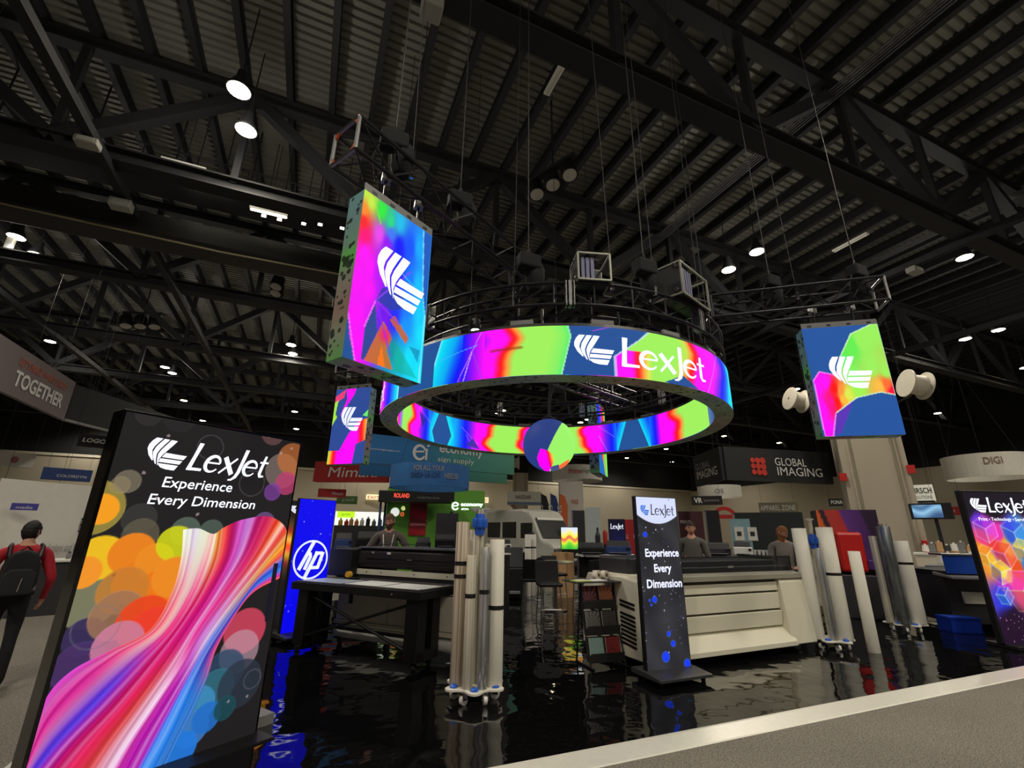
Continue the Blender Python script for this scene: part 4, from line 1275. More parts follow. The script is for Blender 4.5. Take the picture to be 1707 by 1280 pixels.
# ================================================================== LED totems
def totem(loc, rz, w, h, art, label, foot=True):
    t = thing('led_totem', label, 'LED totem', loc, rz, 'freestanding LED totems')
    MB().bb(-0.012, w + 0.012, 0.003, 0.07, 0.1, h + 0.1).build('cabinet', M_black, t, bevel=0.004)
    panel('screen', w, h - 0.02, 0.007, art, M_screen, t, (0, 0, 0.11))
    MB().prismx([(-0.28, 0.055), (-0.28, 0.085), (-0.02, 0.11), (0.24, 0.11), (0.24, 0.055)], -0.06, w + 0.06).build('base', M_darkgrey, t, bevel=0.004)
    for x in (0.02, w - 0.02):
        for y in (-0.2, 0.18):
            MB().lathe([(0.02, 0), (0.026, 0.01), (0.026, 0.05), (0.012, 0.056)], 10).build('levelling_foot', M_blackmetal, t, loc=(x, y, 0))
    return t


def sparks(C, U, V, n, seed, w, h, cols, rmax=0.011, vmin=0.0, vmax=9):
    rng = np.random.default_rng(seed)
    for i in range(n):
        x, y, r = rng.uniform(0, w), rng.uniform(vmin, min(h, vmax)), rng.uniform(0.003, rmax)
        C = blend(C, np.clip(1.5 - np.hypot(U - x, V - y) / r, 0, 1), cols[i % len(cols)], rng.uniform(.5, 1))
    return C


TW, TH = 0.64, 1.98


def art_totem(U, V):
    rng = np.random.default_rng(3)
    base = 44 + 10 * np.sin(U * 9 + 2 * np.sin(V * 4)) * np.sin(V * 6 + U * 5)
    C = np.stack([base, base, base + 5], -1)
    C = sparks(C, U, V, 60, 5, TW, 1.6, [(225, 230, 255), (150, 150, 190), (70, 80, 230), (200, 205, 235)], 0.010)
    for x, y, r in ((.275, .126, .056), (.401, .257, .034), (.346, .363, .028), (.175, .747, .036), (.105, 1.5, .032), (.1, .74, .016), (.12, .69, .014), (.59, .03, .05)):
        C = blend(C, np.clip((r - np.hypot(U - x, V - y)) / 0.008, 0, 1), (20, 60, 245))
        C = blend(C, np.clip(1 - np.abs(np.hypot(U - x, V - y) - r) / 0.006, 0, 1), (60, 110, 255), .8)
    edge = 1.63 + 0.105 * (U - TW / 2) ** 2 / (TW / 2) ** 2
    C = blend(C, np.clip((V - edge + 0.0) / 0.006, 0, 1), (216, 224, 255))
    C = blend(C, np.hypot(U - .53, V - 1.94) < .009, (90, 110, 160))
    return C


tot = totem((3.84, 4.93, 0), 0.0, TW, TH, art_totem, 'dark LED totem with white shield top reading Experience Every Dimension')
M_blueprint = mat('logo_blue_lit', (30, 100, 200), emit=0.85, var=0.02)
M_greyprint = mat('logo_grey_lit', (62, 66, 84), emit=0.6, var=0.02)
strips(ICON, M_blueprint, tot, 'emblem', 0.105, 0.125, 0.055, 1.845, fl)
strips(WORD, M_greyprint, tot, 'lettering', 0.125, 0.135, 0.215, 1.85, fl)
lettering('Experience', 0.53, 0.125, M_white_led, tot, (0.08, -0.006, 1.315), bold=0.025)
lettering('Every', 0.27, 0.125, M_white_led, tot, (0.2, -0.006, 1.135), bold=0.025)
lettering('Dimension', 0.545, 0.1, M_white_led, tot, (0.072, -0.006, 0.985), bold=0.025)

HPW = 0.66


def art_hp(U, V):
    C = np.zeros(U.shape + (3,)) + np.array((8, 6, 236), float)
    return sparks(C, U, V, 46, 8, HPW, 2.0, [(190, 215, 255), (60, 70, 250), (110, 140, 255), (40, 40, 250)], 0.012)


hp = totem((-0.15, 8.55, 0), R(30), HPW, 2.02, art_hp, 'bright blue LED totem with white round hp emblem')
hx, hz, hr = 0.33, 1.155, 0.29
q = [stroke(arc(hx, hz, hr, hr, 0, 360, 60), [0.03])]
for pts, w_ in (([(-.19, -.15), (.02, .285)], .062), ([(-.09, -.15), (-.015, .05), (-.02, .085), (-.06, .095)], .058), ([(-.06, .098), (-.02, .098)], .05), ([(.105, .12), (-.075, -.285)], .062),
                ([(.06, .098), (.19, .098)], .05), ([(.205, .115), (.135, -.14)], .058), ([(-.01, -.125), (.15, -.125)], .05)):
    q.append(stroke([(hx + a, hz + c) for a, c in pts], [w_]))
strips(q, M_white_led, hp, 'emblem', 1, 1, 0, 0, fl)

# second, darker lightbox behind it seen at a slant
def art_fire(U, V):
    C = np.zeros(U.shape + (3,)) + np.array((24, 22, 26), float)
    f = np.exp(-((V - 1.25) / 0.3) ** 2)
    hot = np.stack([250 * f, 120 * f + 60 * f * np.sin(V * 22 + U * 8), 40 * f * np.abs(np.sin(V * 15))], -1)
    return np.clip(C + hot, 0, 255)


dk = totem((-0.62, 9.32, 0), R(-5), 0.6, 2.02, art_fire, 'slim dark lightbox with fiery orange picture behind the blue totem')
strips(ICON, M_white_glow, dk, 'emblem', 0.11, 0.13, 0.32, 1.9, fl)
sb = thing('storage_plinth', 'pale grey plinth between swirl banner and blue totem', 'plinth', (-0.68, 8.62, 0), R(-5))
MB().bb(0, 0.24, 0, 0.22, 0.05, 1.0).build('carcass', M_cream, sb, bevel=0.01)
MB().bb(0.02, 0.22, 0.02, 0.2, 0, 0.05).build('toe_kick', M_black, sb)
MB().bb(-0.01, 0.25, -0.01, 0.23, 1.0, 1.02).build('top', M_white, sb)

# ================================================================== right lightbox banner
QW, QH = 1.45, 2.3


def art_cubes(U, V):
    u, v = U / QW, V / QH
    pts = [(.02, .9, (30, 20, 50)), (.1, .8, (110, 50, 220)), (.2, .78, (200, 60, 200)), (.3, .72, (240, 50, 180)), (.45, .7, (60, 60, 235)), (.55, .68, (30, 150, 220)), (.08, .68, (240, 60, 140)), (.05, .6, (250, 150, 40)), (.2, .62, (240, 60, 60)), (.35, .62, (250, 170, 40)), (.5, .6, (250, 210, 60)), (.3, .55, (245, 90, 30)),
           (.15, .5, (250, 170, 30)), (.25, .45, (250, 220, 60)), (.4, .48, (240, 80, 30)), (.55, .5, (40, 130, 230)), (.65, .45, (30, 60, 190)), (.35, .35, (250, 60, 170)), (.5, .3, (250, 70, 160)), (.2, .35, (190, 40, 220)), (.15, .28, (40, 60, 230)), (.6, .35, (250, 120, 200)), (.75, .6, (240, 60, 60)), (.85, .5, (250, 180, 60)), (.9, .3, (60, 80, 230)), (.5, .2, (150, 20, 80)), (.2, .15, (30, 10, 50)), (.6, .1, (30, 10, 40)), (.9, .75, (230, 60, 200))]
    C = idw(u, v, pts, 5)
    rng = np.random.default_rng(24)
    pal = [(250, 70, 170), (250, 150, 40), (250, 215, 70), (60, 90, 240), (60, 190, 240), (240, 60, 60), (170, 50, 230), (255, 120, 210)]
    cubes = [(.16, .74, .15, 6), (.5, .72, .16, 3), (.8, .72, .15, 0), (.08, .56, .12, 1), (.3, .57, .15, 5), (.55, .6, .13, 2), (.88, .55, .17, 4), (.2, .45, .13, 2), (.68, .46, .18, 3), (.4, .33, .24, 0), (.16, .3, .1, 3), (.78, .3, .18, 7), (.95, .4, .12, 1)]
    for cx, cy, s, ci in cubes:
        r_ = rng.uniform(0.2, 1.2)
        hx6 = [(cx + s * math.cos(r_ + k * 1.047), cy + .63 * s * math.sin(r_ + k * 1.047)) for k in range(6)]
        for k, (g_, a_) in enumerate(((1.0, .85), (.72, .85), (1.25, .8))):
            f4 = [(cx, cy), hx6[2 * k], hx6[2 * k + 1], hx6[(2 * k + 2) % 6]]
            shade = np.clip(np.array(pal[(ci + (1 if k == 1 else 0)) % 8], float) * g_ + (40 if k == 2 else 0), 0, 255)
            m = inpoly(u, v, f4)
            wgt = np.clip(.55 + 1.6 * ((u - cx) * math.cos(k) + (v - cy) * math.sin(k + 1)), .35, 1)
            C = blend(C, m * wgt, shade, a_)
            for e in range(4):
                C = blend(C, np.clip(1 - segdist(u, v * 1.58, (f4[e][0], f4[e][1] * 1.58), (f4[(e + 1) % 4][0], f4[(e + 1) % 4][1] * 1.58)) / .012, 0, 1), np.minimum(255, shade * .6 + 110), .55)
    dark = np.clip((v - .80 - .03 * np.sin(u * 14)) / .06, 0, 1)
    C = blend(C, dark, (26, 20, 34))
    C = blend(C, np.clip((.2 + .05 * np.sin(u * 9) - v) / .08, 0, 1), (34, 10, 40))
    for i in range(40):
        x, y = rng.uniform(0, 1), rng.uniform(0, .2)
        C = blend(C, np.hypot(u - x, (v - y) * 1.6) < .005, (180, 120, 170))
    return C


rb = thing('lightbox_banner', 'lightbox banner with glowing rainbow cubes at the right edge', 'lightbox', (10.18, 4.32, 0), R(-19.5))
MB().bb(-0.03, QW + 0.03, 0.004, 0.1, 0.06, QH + 0.09).build('frame', M_black, rb, bevel=0.006)
panel('graphic', QW, QH, 0.011, art_cubes, screen_mat('lightbox_film', 0.95), rb, (0, 0, 0.06))
strips(ICON, M_white_glow, rb, 'emblem', 0.22, 0.235, 0.09, 2.03, fl)
strips(WORD, M_white_glow, rb, 'lettering', 0.24, 0.245, 0.39, 2.035, fl)
for tx_, x_, w_, h_, dz in (('Print', 0.16, 0.16, 0.055, 0.012), ('\u2022', 0.345, 0.018, 0.018, 0.03), ('Technology', 0.385, 0.36, 0.068, 0.0), ('\u2022', 0.77, 0.018, 0.018, 0.03), ('Services', 0.81, 0.28, 0.055, 0.012)):
    lettering(tx_, w_, h_, M_white_glow, rb, (x_, -0.006, 1.885 + dz), bold=0.012)
MB().bb(0.0, QW, -0.18, 0.3, 0.0, 0.06).build('foot_plate', M_blackmetal, rb, bevel=0.01)
# ================================================================== flatbed printer with feed table
M_bed = mat('printer_bed_grey', (46, 45, 45), 0.6)
FX, FY, FR = -0.09, 7.93, R(-50.8)


def fb(x, y, z=0.0):
    return (FX + x * math.cos(FR) - y * math.sin(FR), FY + x * math.sin(FR) + y * math.cos(FR), z)


tab = thing('feed_table', 'black steel feed table with crossed braces and white sheets on it', 'table', fb(0, 0), FR)
MB().bb(0, 2.36, 0, 0.9, 0.80, 0.9).build('frame', M_blackmetal, tab, bevel=0.008)
MB().bb(0.03, 2.33, 0.03, 0.9, 0.9, 0.91).build('bed', M_bed, tab)
for x in (0.08, 2.08):
    MB().bb(x, x + 0.2, 0.08, 0.26, 0.09, 0.8).build('leg', M_blackmetal, tab, bevel=0.005)
    MB().bb(x, x + 0.2, 0.38, 0.54, 0.09, 0.8).build('leg', M_blackmetal, tab, bevel=0.005)
    MB().bb(x, x + 0.2, 0.1, 0.54, 0.09, 0.2).build('foot_beam', M_blackmetal, tab)
MB().tube([(0.28, 0.14, 0.72), (2.08, 0.14, 0.2)], 0.02, 6).build('brace', M_blackmetal, tab)
MB().tube([(2.08, 0.14, 0.72), (0.28, 0.14, 0.2)], 0.02, 6).build('brace', M_blackmetal, tab)
MB().bb(0.28, 2.08, 0.44, 0.48, 0.26, 0.3).build('stretcher', M_blackmetal, tab)
MB().bb(1.9, 1.92, -0.012, 0.0, 0.84, 0.86).build('bolt', M_chrome, tab)


def caster(parent, x, y, r=0.045, m=None):
    c = MB().tube([(0, -0.018, r), (0, 0.018, r)], r, 16).build('caster', m or M_darkgrey, parent, smooth=True, loc=(x, y, 0), rot=(0, 0, random.uniform(0, 3)))
    MB().bb(-0.03, 0.03, -0.028, -0.02, r, 2 * r + 0.02).bb(-0.03, 0.03, 0.02, 0.028, r, 2 * r + 0.02).bb(-0.035, 0.035, -0.03, 0.03, 2 * r + 0.005, 2 * r + 0.02).build('fork', M_chrome, c)
    return c


for x in (0.12, 2.2):
    for y in (0.16, 0.46):
        caster(tab, x, y, 0.038)
for i, (x0, x1, y0, y1, c, lb) in enumerate(((0.95, 1.55, 0.1, 0.62, M_paper, 'white sheet in the middle of the feed table'), (1.6, 2.25, 0.08, 0.6, M_paper, 'white sheet at the right end of the feed table'), (0.1, 0.9, 0.08, 0.55, mat('pale_blue_print', (176, 190, 204), 0.3, var=0.35, scale=3), 'bluish printed sheet at the left end of the feed table'))):
    s_ = thing('printed_sheet', lb, 'sheet', fb(x0, y0, 0.9105), FR, 'sheets lying on the feed table')
    MB().bb(0, x1 - x0, 0, y1 - y0, 0, 0.004).build('board', c, s_)
    MB().bb(0, x1 - x0, 0, 0.012, 0.0005, 0.0045).build('edge', M_white, s_)
sc_ = thing('ruler_strip', 'dotted steel ruler lying along the right edge of the feed table', 'ruler', fb(2.27, 0.1, 0.911), FR)
MB().bb(0, 0.05, 0, 0.6, 0, 0.004).build('strip', M_steel, sc_)
tick = MB().bb(0.008, 0.042, 0, 0.012, 0.004, 0.006).mesh('tick')
for i in range(20):
    mesh_obj('tick', tick, M_white, sc_, (0, 0.02 + i * 0.029, 0))
tp = thing('tape_dispenser', 'small yellow tape dispenser at the left end of the black printer', 'tape dispenser', fb(0.42, 0.66, 0.911), FR)
MB().lathe([(0.012, 0), (0.05, 0), (0.05, 0.06), (0.012, 0.06)], 18).build('roll', mat('tape_yellow', (226, 172, 50), 0.4), tp, loc=(0, 0.05, 0.055), rot=(R(90), 0, 0))
MB().bb(-0.03, 0.2, -0.03, 0.05, 0, 0.02).build('handle', M_blackmetal, tp)

fp = thing('flatbed_printer', 'long black and cream flatbed printer behind the feed table', 'printer', fb(0, 0.92), FR)
MB().prismx([(0.04, 1.06), (0.0, 1.12), (0.02, 1.3), (0.1, 1.35), (0.62, 1.35), (0.66, 1.06)], 0.3, 2.55).build('beam_cover', mat('printer_black_brown', (38, 34, 34), 0.4), fp, bevel=0.01)
for z in (1.14, 1.2):
    MB().bb(0.5, 2.5, -0.008, 0.02, z, z + 0.008).build('groove', M_black, fp)
MB().bb(0.3, 2.55, 0.02, 0.64, 1.35, 1.368).build('top_edge', M_alu, fp)
MB().bb(-0.15, 0.34, -0.16, 0.7, 0.93, 1.34).build('end_housing', M_black, fp, bevel=0.02)
MB().bb(2.5, 2.75, -0.04, 0.7, 0.3, 1.3).build('end_housing', M_black, fp, bevel=0.02)
MB().bb(2.46, 2.78, 0.1, 0.66, 1.3, 1.32).build('end_cap', M_white, fp)
MB().bb(0.34, 2.5, 0.0, 0.02, 0.96, 1.04).build('rail', M_cream, fp)
for x in (0.55, 0.85, 1.5, 2.1, 2.42):
    MB().tube([(x, -0.006, 1.0), (x, 0.01, 1.0)], 0.01, 8).build('screw', M_black, fp)
MB().bb(0.34, 2.5, 0.02, 0.66, 0.86, 0.95).build('platen', M_bed, fp)
M_creamdull = mat('dull_cream_panel', (220, 213, 195), 0.5)
MB().bb(0.32, 1.3, -0.3, -0.26, 0.36, 0.78).build('front_panel', M_creamdull, fp, bevel=0.004)
MB().bb(1.32, 2.5, -0.3, -0.26, 0.36, 0.78).build('front_panel', M_creamdull, fp, bevel=0.004)
MB().bb(0.55, 0.62, -0.312, -0.3, 0.58, 0.7).build('socket_plate', M_darkgrey, fp)
MB().bb(0.3, 2.55, -0.32, 0.62, 0.3, 0.35).build('lower_rail', M_cream, fp)
MB().tube([(0.3, -0.22, 0.19), (2.5, -0.22, 0.19)], 0.09, 18).build('media_roll', M_white, fp, smooth=True)
for x in (0.0, 2.45):
    MB().bb(x + (0.28 if x < 1 else 0), x + (0.38 if x < 1 else 0.1), -0.26, 0.6, 0.09, 0.9).build('support_leg', M_black, fp)
    caster(fp, x + 0.33 if x < 1 else x + 0.05, -0.18, 0.04)
    caster(fp, x + 0.33 if x < 1 else x + 0.05, 0.5, 0.04)
MB().bb(0.95, 1.02, -0.014, 0.0, 1.27, 1.3).build('badge', M_white, fp)
lettering('hp', 0.05, 0.04, M_white, fp, (0.62, -0.002, 1.27), rx=R(-8))
MB().bb(1.35, 1.45, -0.02, 0.0, 1.19, 1.21).build('latch', M_alu, fp)
MB().tube([(0.0, 0.64, 1.37), (0.6, 0.64, 1.42), (1.0, 0.64, 1.4)], 0.008, 6).build('cable_loop', M_cable, fp)

# ================================================================== film roll stands
def streak_mat(name, c1, c2, scale, rough=0.35, metal=0.0):
    if name in MATS:
        return MATS[name]
    m = bpy.data.materials.new(name)
    m.use_nodes = True
    nt = m.node_tree
    b_ = nt.nodes['Principled BSDF']
    tc = nt.nodes.new('ShaderNodeTexCoord')
    mp = nt.nodes.new('ShaderNodeMapping')
    mp.inputs['Scale'].default_value = (scale, scale, 0.4)
    nz = nt.nodes.new('ShaderNodeTexNoise')
    nz.inputs['Scale'].default_value = 1.0
    rp = nt.nodes.new('ShaderNodeValToRGB')
    rp.color_ramp.elements[0].position, rp.color_ramp.elements[1].position = 0.38, 0.62
    rp.color_ramp.elements[0].color = (*lin(c1), 1)
    rp.color_ramp.elements[1].color = (*lin(c2), 1)
    nt.links.new(tc.outputs['Object'], mp.inputs['Vector'])
    nt.links.new(mp.outputs[0], nz.inputs['Vector'])
    nt.links.new(nz.outputs['Fac'], rp.inputs[0])
    nt.links.new(rp.outputs[0], b_.inputs['Base Color'])
    b_.inputs['Roughness'].default_value = rough
    b_.inputs['Metallic'].default_value = metal
    MATS[name] = m
    return m


M_filmA = streak_mat('clear_film_tan', (150, 128, 104), (214, 204, 184), 60)
M_filmB = streak_mat('clear_film_pale', (176, 170, 152), (214, 208, 190), 40)
M_filmC = streak_mat('iridescent_film', (120, 122, 128), (190, 190, 186), 30, 0.2, 0.4)
M_filmW = mat('white_film', (232, 228, 214), 0.4, var=0.02)
M_filmS = mat('silver_film', (120, 124, 124), 0.25, 0.6, var=0.3, scale=9)
M_blueclamp = mat('blue_clamp', (32, 92, 200), 0.4)
M_ivory = mat('ivory_base', (226, 222, 208), 0.4, var=0.02)


def roll_stand(cx, cy, rz, label, pole_h=1.86, clamp_h=1.66):
    t = thing('film_roll_stand', label, 'roll stand', (cx, cy, 0), rz, 'wheeled stands for film rolls')
    poly = [((0.28 + 0.05 * math.cos(6 * a)) * math.cos(a), (0.28 + 0.05 * math.cos(6 * a)) * math.sin(a)) for a in np.linspace(0, 2 * math.pi, 72, endpoint=False)]
    MB().prismz(poly, 0.112, 0.135).build('base_plate', M_ivory, t, bevel=0.004)
    for i in range(6):
        a = R(60 * i + 30)
        caster(t, 0.21 * math.cos(a), 0.21 * math.sin(a), 0.045, M_white)
    for i in range(6):
        a = R(60 * i)
        MB().lathe([(0.04, 0.135), (0.042, 0.15), (0.02, 0.165)], 14).build('core_plug', M_blueclamp, t, loc=(0.24 * math.cos(a), 0.24 * math.sin(a), 0))
    for dx in (-0.025, 0.025):
        MB().lathe([(0.024, 0.13), (0.024, pole_h)], 12).build('pole', M_filmB, t, loc=(dx, 0, 0), smooth=True)
    cl = MB()
    for k in range(6):
        a = R(60 * k)
        cl.lathe([(0.034, clamp_h), (0.038, clamp_h + 0.01), (0.038, clamp_h + 0.09), (0.034, clamp_h + 0.1)], 14, (0.056 * math.cos(a), 0.056 * math.sin(a), 0))
    cl.lathe([(0.05, clamp_h - 0.08), (0.07, clamp_h + 0.05), (0.05, clamp_h + 0.15)], 16)
    cl.build('clamp_head', M_blueclamp, t, smooth=True)
    for s in (-1, 1):
        MB().lathe([(0.01, pole_h - 0.03), (0.045, pole_h), (0.05, pole_h + 0.012), (0.01, pole_h + 0.014)], 14).build('end_cup', M_white, t, loc=(s * 0.07, 0, 0))
        MB().bb(min(0, s * 0.07), max(0, s * 0.07), -0.006, 0.006, pole_h - 0.02, pole_h - 0.008).build('cup_arm', M_alu, t)
    return t


def film_roll(x, y, z0, h, r, m, label, straps=(), core=True):
    t = thing('film_roll', label, 'film roll', (x, y, z0), random.uniform(0, 3), 'rolls of film on the stands')
    MB().lathe([(r - 0.003, 0), (r, 0.004), (r, h - 0.004), (r - 0.003, h)], 28).build('film', m, t, smooth=True)
    if core:
        MB().lathe([(r * 0.5, h), (r * 0.5, h + 0.004), (r * 0.42, h + 0.004), (r * 0.42, h - 0.05)], 18).build('core', M_card, t)
    MB().bb(r - 0.004, r + 0.003, -0.006, 0.006, 0.0, h).build('loose_edge', m, t)
    for s in straps:
        MB().lathe([(r + 0.001, s), (r + 0.004, s + 0.002), (r + 0.004, s + 0.04), (r + 0.001, s + 0.042)], 28).build('strap', M_black, t, smooth=True)
    return t


sx, sy = 1.80, 5.12
roll_stand(sx, sy, R(10), 'ivory wheeled roll stand with blue clamps in front of the black printer')


def rs(cx, cy, a, f):
    """place on a stand: a to the right of the viewer, f towards the viewer"""
    return cx + 0.92 * a - 0.34 * f, cy - 0.39 * a - 0.94 * f


for a, f, h, r, m, lb, stp in ((-0.185, 0.05, 1.58, 0.074, M_filmA, 'tall tan clear film roll with two black straps at left of the stand', (1.0, 1.13)),
                               (-0.075, 0.165, 1.24, 0.052, M_filmB, 'narrow pale film roll with a low strap on the front stand', (0.82,)),
                               (0.07, 0.165, 1.32, 0.05, M_filmC, 'silvery iridescent film roll on the front stand', (0.86,)),
                               (0.2, 0.06, 1.4, 0.08, M_filmW, 'thick white film roll at right of the front stand', (0.7,)),
                               (0.13, -0.2, 1.35, 0.06, M_filmW, 'white film roll at the back of the front stand', ()),
                               (-0.1, -0.2, 1.5, 0.055, M_filmB, 'pale film roll at the back left of the front stand', ())):
    x, y = rs(sx, sy, a, f)
    film_roll(x, y, 0.166 if math.hypot(a, f) > 0.5 else 0.1365, h, r, m, lb, stp)

roll_stand(7.62, 5.31, R(25), 'roll stand at the right end of the cream printer', 1.88, 1.5)
for a, f, h, r, m, lb, stp in ((0.14, 0.1, 1.62, 0.12, M_filmW, 'big white film roll with black strap beside the cream printer', (0.9,)),
                               (-0.22, 0.02, 1.6, 0.105, M_filmW, 'white film roll behind the right end of the cream printer', ()),
                               (-0.05, 0.15, 1.3, 0.045, M_filmC, 'thin silvery film roll beside the cream printer', ()),
                               (0.16, -0.17, 1.5, 0.075, M_filmW, 'white film roll hidden behind the big strapped one', ())):
    x, y = rs(7.62, 5.31, a, f)
    film_roll(x, y, 0.1365, h, r, m, lb, stp)
film_roll(7.93, 4.9, 0.0, 1.4, 0.08, M_filmW, 'lone white film roll standing on the glossy floor', ())
roll_stand(10.3, 5.72, R(5), 'roll stand nearest the rainbow cube banner', 1.86, 1.5)
for a, f, h, r, m, lb, stp in ((-0.13, 0.14, 1.68, 0.11, M_filmS, 'silver grey film roll on the stand near the cube banner', ()),
                               (0.17, 0.08, 1.42, 0.135, M_filmW, 'wide white film roll on the stand near the cube banner', (1.0,)),
                               (-0.22, -0.04, 1.5, 0.07, M_filmB, 'pale film roll behind the silver grey one', ())):
    x, y = rs(10.3, 5.72, a, f)
    film_roll(x, y, 0.1365, h, r, m, lb, stp)

# ================================================================== cream printer
wp = thing('cream_printer', 'large cream wide-format printer with smoked glass hood', 'printer', (4.07, 5.33, 0), R(1.9))
W_ = 3.26
body_prof = [(0.05, 0.12), (0.05, 1.0), (0.12, 1.08), (1.15, 1.08), (1.25, 0.95), (1.25, 0.12)]
MB().prismx(body_prof, 0.1, W_ - 0.02).build('body', M_cream, wp, bevel=0.008)
# left end with vents
endp = [(-0.12, 0.1), (-0.06, 0.86), (0.02, 1.02), (0.3, 1.06), (1.1, 1.06), (1.28, 0.8), (1.28, 0.1)]
MB().prismx(endp, -0.02, 0.42).build('end_housing', M_cream, wp, bevel=0.015)
MB().prismx([(-0.12, 0.1), (-0.04, 0.95), (0.05, 1.03), (0.3, 1.04), (1.25, 1.04), (1.28, 0.1)], W_ - 0.55, W_).build('end_housing', M_cream, wp, bevel=0.015)
slot = MB().box((0, 0, 0), (0.014, 0.3, 0.026)).mesh('vent_slot')
for col_, ys in ((0, 0.2), (1, 0.92)):
    for i in range(11):
        if i == 2:
            continue
        mesh_obj('vent_slot', slot, M_black, wp, (-0.022, ys, 0.25 + (10 - i) * 0.05), (R(6), 0, 0))
MB().prismx([(-0.16, 0.1), (-0.16, 0.16), (0.05, 0.34), (0.05, 0.1)], 0.4, W_ - 0.5).build('sill', M_cream, wp, bevel=0.006)
z = 0.35
for i, hh in enumerate((0.2, 0.22, 0.12)):
    MB().prismx([(0.0, z), (-0.02 + 0.01 * i, z + hh), (0.06, z + hh), (0.06, z)], 0.42, W_ - 0.56).build('front_panel', M_cream, wp, bevel=0.006)
    MB().bb(0.42, W_ - 0.56, 0.03, 0.05, z + hh, z + hh + 0.03).build('panel_gap', mat('shadow_gap', (70, 66, 56), 0.7), wp)
    z += hh + 0.028
MB().prismx([(-0.05, 0.99), (-0.04, 1.06), (0.1, 1.09), (0.1, 0.99)], 0.3, W_ - 0.02).build('top_band', mat('warm_grey_band', (140, 136, 122), 0.4), wp, bevel=0.006)
MB().bb(0.35, W_ - 0.05, 0.12, 1.1, 1.08, 1.16).build('carriage_bay', M_black, wp, bevel=0.01)
MB().bb(0.3, W_ - 0.1, 0.3, 1.05, 1.16, 1.24).build('print_beam', M_blackmetal, wp, bevel=0.02)
MB().bb(0.35, W_ - 0.03, 0.1, 0.108, 1.09, 1.3).build('hood_glass', M_glass, wp)
MB().bb(W_ - 0.04, W_ - 0.03, 0.1, 1.1, 1.09, 1.3).build('hood_glass', M_glass, wp)
hf = MB()
for x in (0.34, W_ - 0.04):
    hf.bb(x, x + 0.015, 0.095, 0.11, 1.08, 1.305)
hf.bb(0.34, W_ - 0.025, 0.095, 0.11, 1.295, 1.31)
hf.build('hood_frame', M_blackmetal, wp)
for x in (0.3, 1.6, 3.0):
    for y in (0.3, 1.0):
        MB().lathe([(0.06, 0), (0.06, 0.02), (0.02, 0.03), (0.02, 0.12)], 12).build('foot', M_black, wp, loc=(x, y, 0))
MB().bb(0.1, W_ - 0.1, 0.15, 1.15, 0.05, 0.12).build('chassis', M_black, wp)
MB().bb(0.15, 0.9, 0.35, 1.05, 1.06, 1.3).build('control_housing', M_darkgrey, wp, bevel=0.03)
MB().bb(1.8, 1.92, 0.09, 0.094, 1.15, 1.18).build('badge', M_grey, wp)

# ================================================================== brochure rack
br = thing('brochure_rack', 'black brochure rack with three tiers of colourful cards', 'brochure rack', (3.50, 5.62, 0), R(-4))
BRW = 0.5
for x in (0.0, BRW):
    MB().tube([(x, -0.02, 0.0), (x, 0.14, 0.5), (x, 0.2, 0.98)], 0.012, 8).build('upright', M_blackmetal, br)
    MB().tube([(x, -0.1, 0.012), (x, 0.4, 0.012)], 0.012, 8).build('foot_bar', M_blackmetal, br)
    MB().tube([(x, 0.38, 0.0), (x, 0.2, 0.95)], 0.012, 8).build('rear_stay', M_blackmetal, br)
MB().bb(-0.16, BRW + 0.1, 0.04, 0.46, 0.985, 1.0).build('top_shelf', M_darkgrey, br, bevel=0.004)
MB().tube([(BRW + 0.1, 0.1, 0.98), (BRW + 0.13, 0.08, 0.8), (BRW + 0.08, 0.1, 0.7)], 0.006, 6).build('wire_loop', M_blackmetal, br)


def art_card(kind):
    def f(U, V):
        r = np.random.default_rng(kind)
        ang = np.arctan2(V - 0.05, U - 0.1)
        rad = np.hypot(U - 0.1, V - 0.05)
        s_ = 0.5 + 0.5 * np.sin(ang * (14 + kind * 3) + rad * 30)
        pal = [((200, 90, 30), (40, 50, 130)), ((230, 90, 70), (240, 190, 140)), ((150, 145, 140), (80, 76, 74)), ((60, 60, 58), (110, 104, 96)), ((150, 176, 168), (120, 150, 144)), ((180, 60, 56), (90, 30, 34))][kind]
        C = s_[..., None] * np.array(pal[0], float) + (1 - s_[..., None]) * np.array(pal[1], float)
        return C * (0.75 + 0.25 * r.random())
    return f


for tier, zc in enumerate((0.66, 0.36, 0.06)):
    yo = 0.02 + zc * 0.22
    MB().prismx([(yo - 0.03, zc + 0.0), (yo - 0.06, zc + 0.11), (yo - 0.05, zc + 0.11), (yo + 0.05, zc + 0.01), (yo + 0.1, zc + 0.27), (yo + 0.11, zc + 0.27), (yo + 0.06, zc)], 0.01, BRW - 0.01).build('pocket', mat('pocket_grey', (54, 54, 52), 0.4), br)
    for j in range(2):
        kd = tier * 2 + j
        c_ = thing('brochure', ('orange and blue flower', 'pink starburst', 'grey landscape', 'dark grey abstract', 'pale mint', 'red leaf')[kd] + ' card in the brochure rack', 'brochure', (0, 0, 0), 0, 'cards in the brochure rack')
        P0 = Matrix.Translation(br.location) @ Matrix.Rotation(R(-4), 4, 'Z') @ Vector((0.03 + j * 0.24, yo + 0.0, zc + 0.035))
        c_.location = P0
        c_.rotation_euler = (R(-12), 0, R(-4))
        panel('cover', 0.205, 0.24, 0.012, art_card(kd), M_print, c_)
        MB().bb(0, 0.205, 0.001, 0.012, 0, 0.24).build('pages', M_paper, c_)
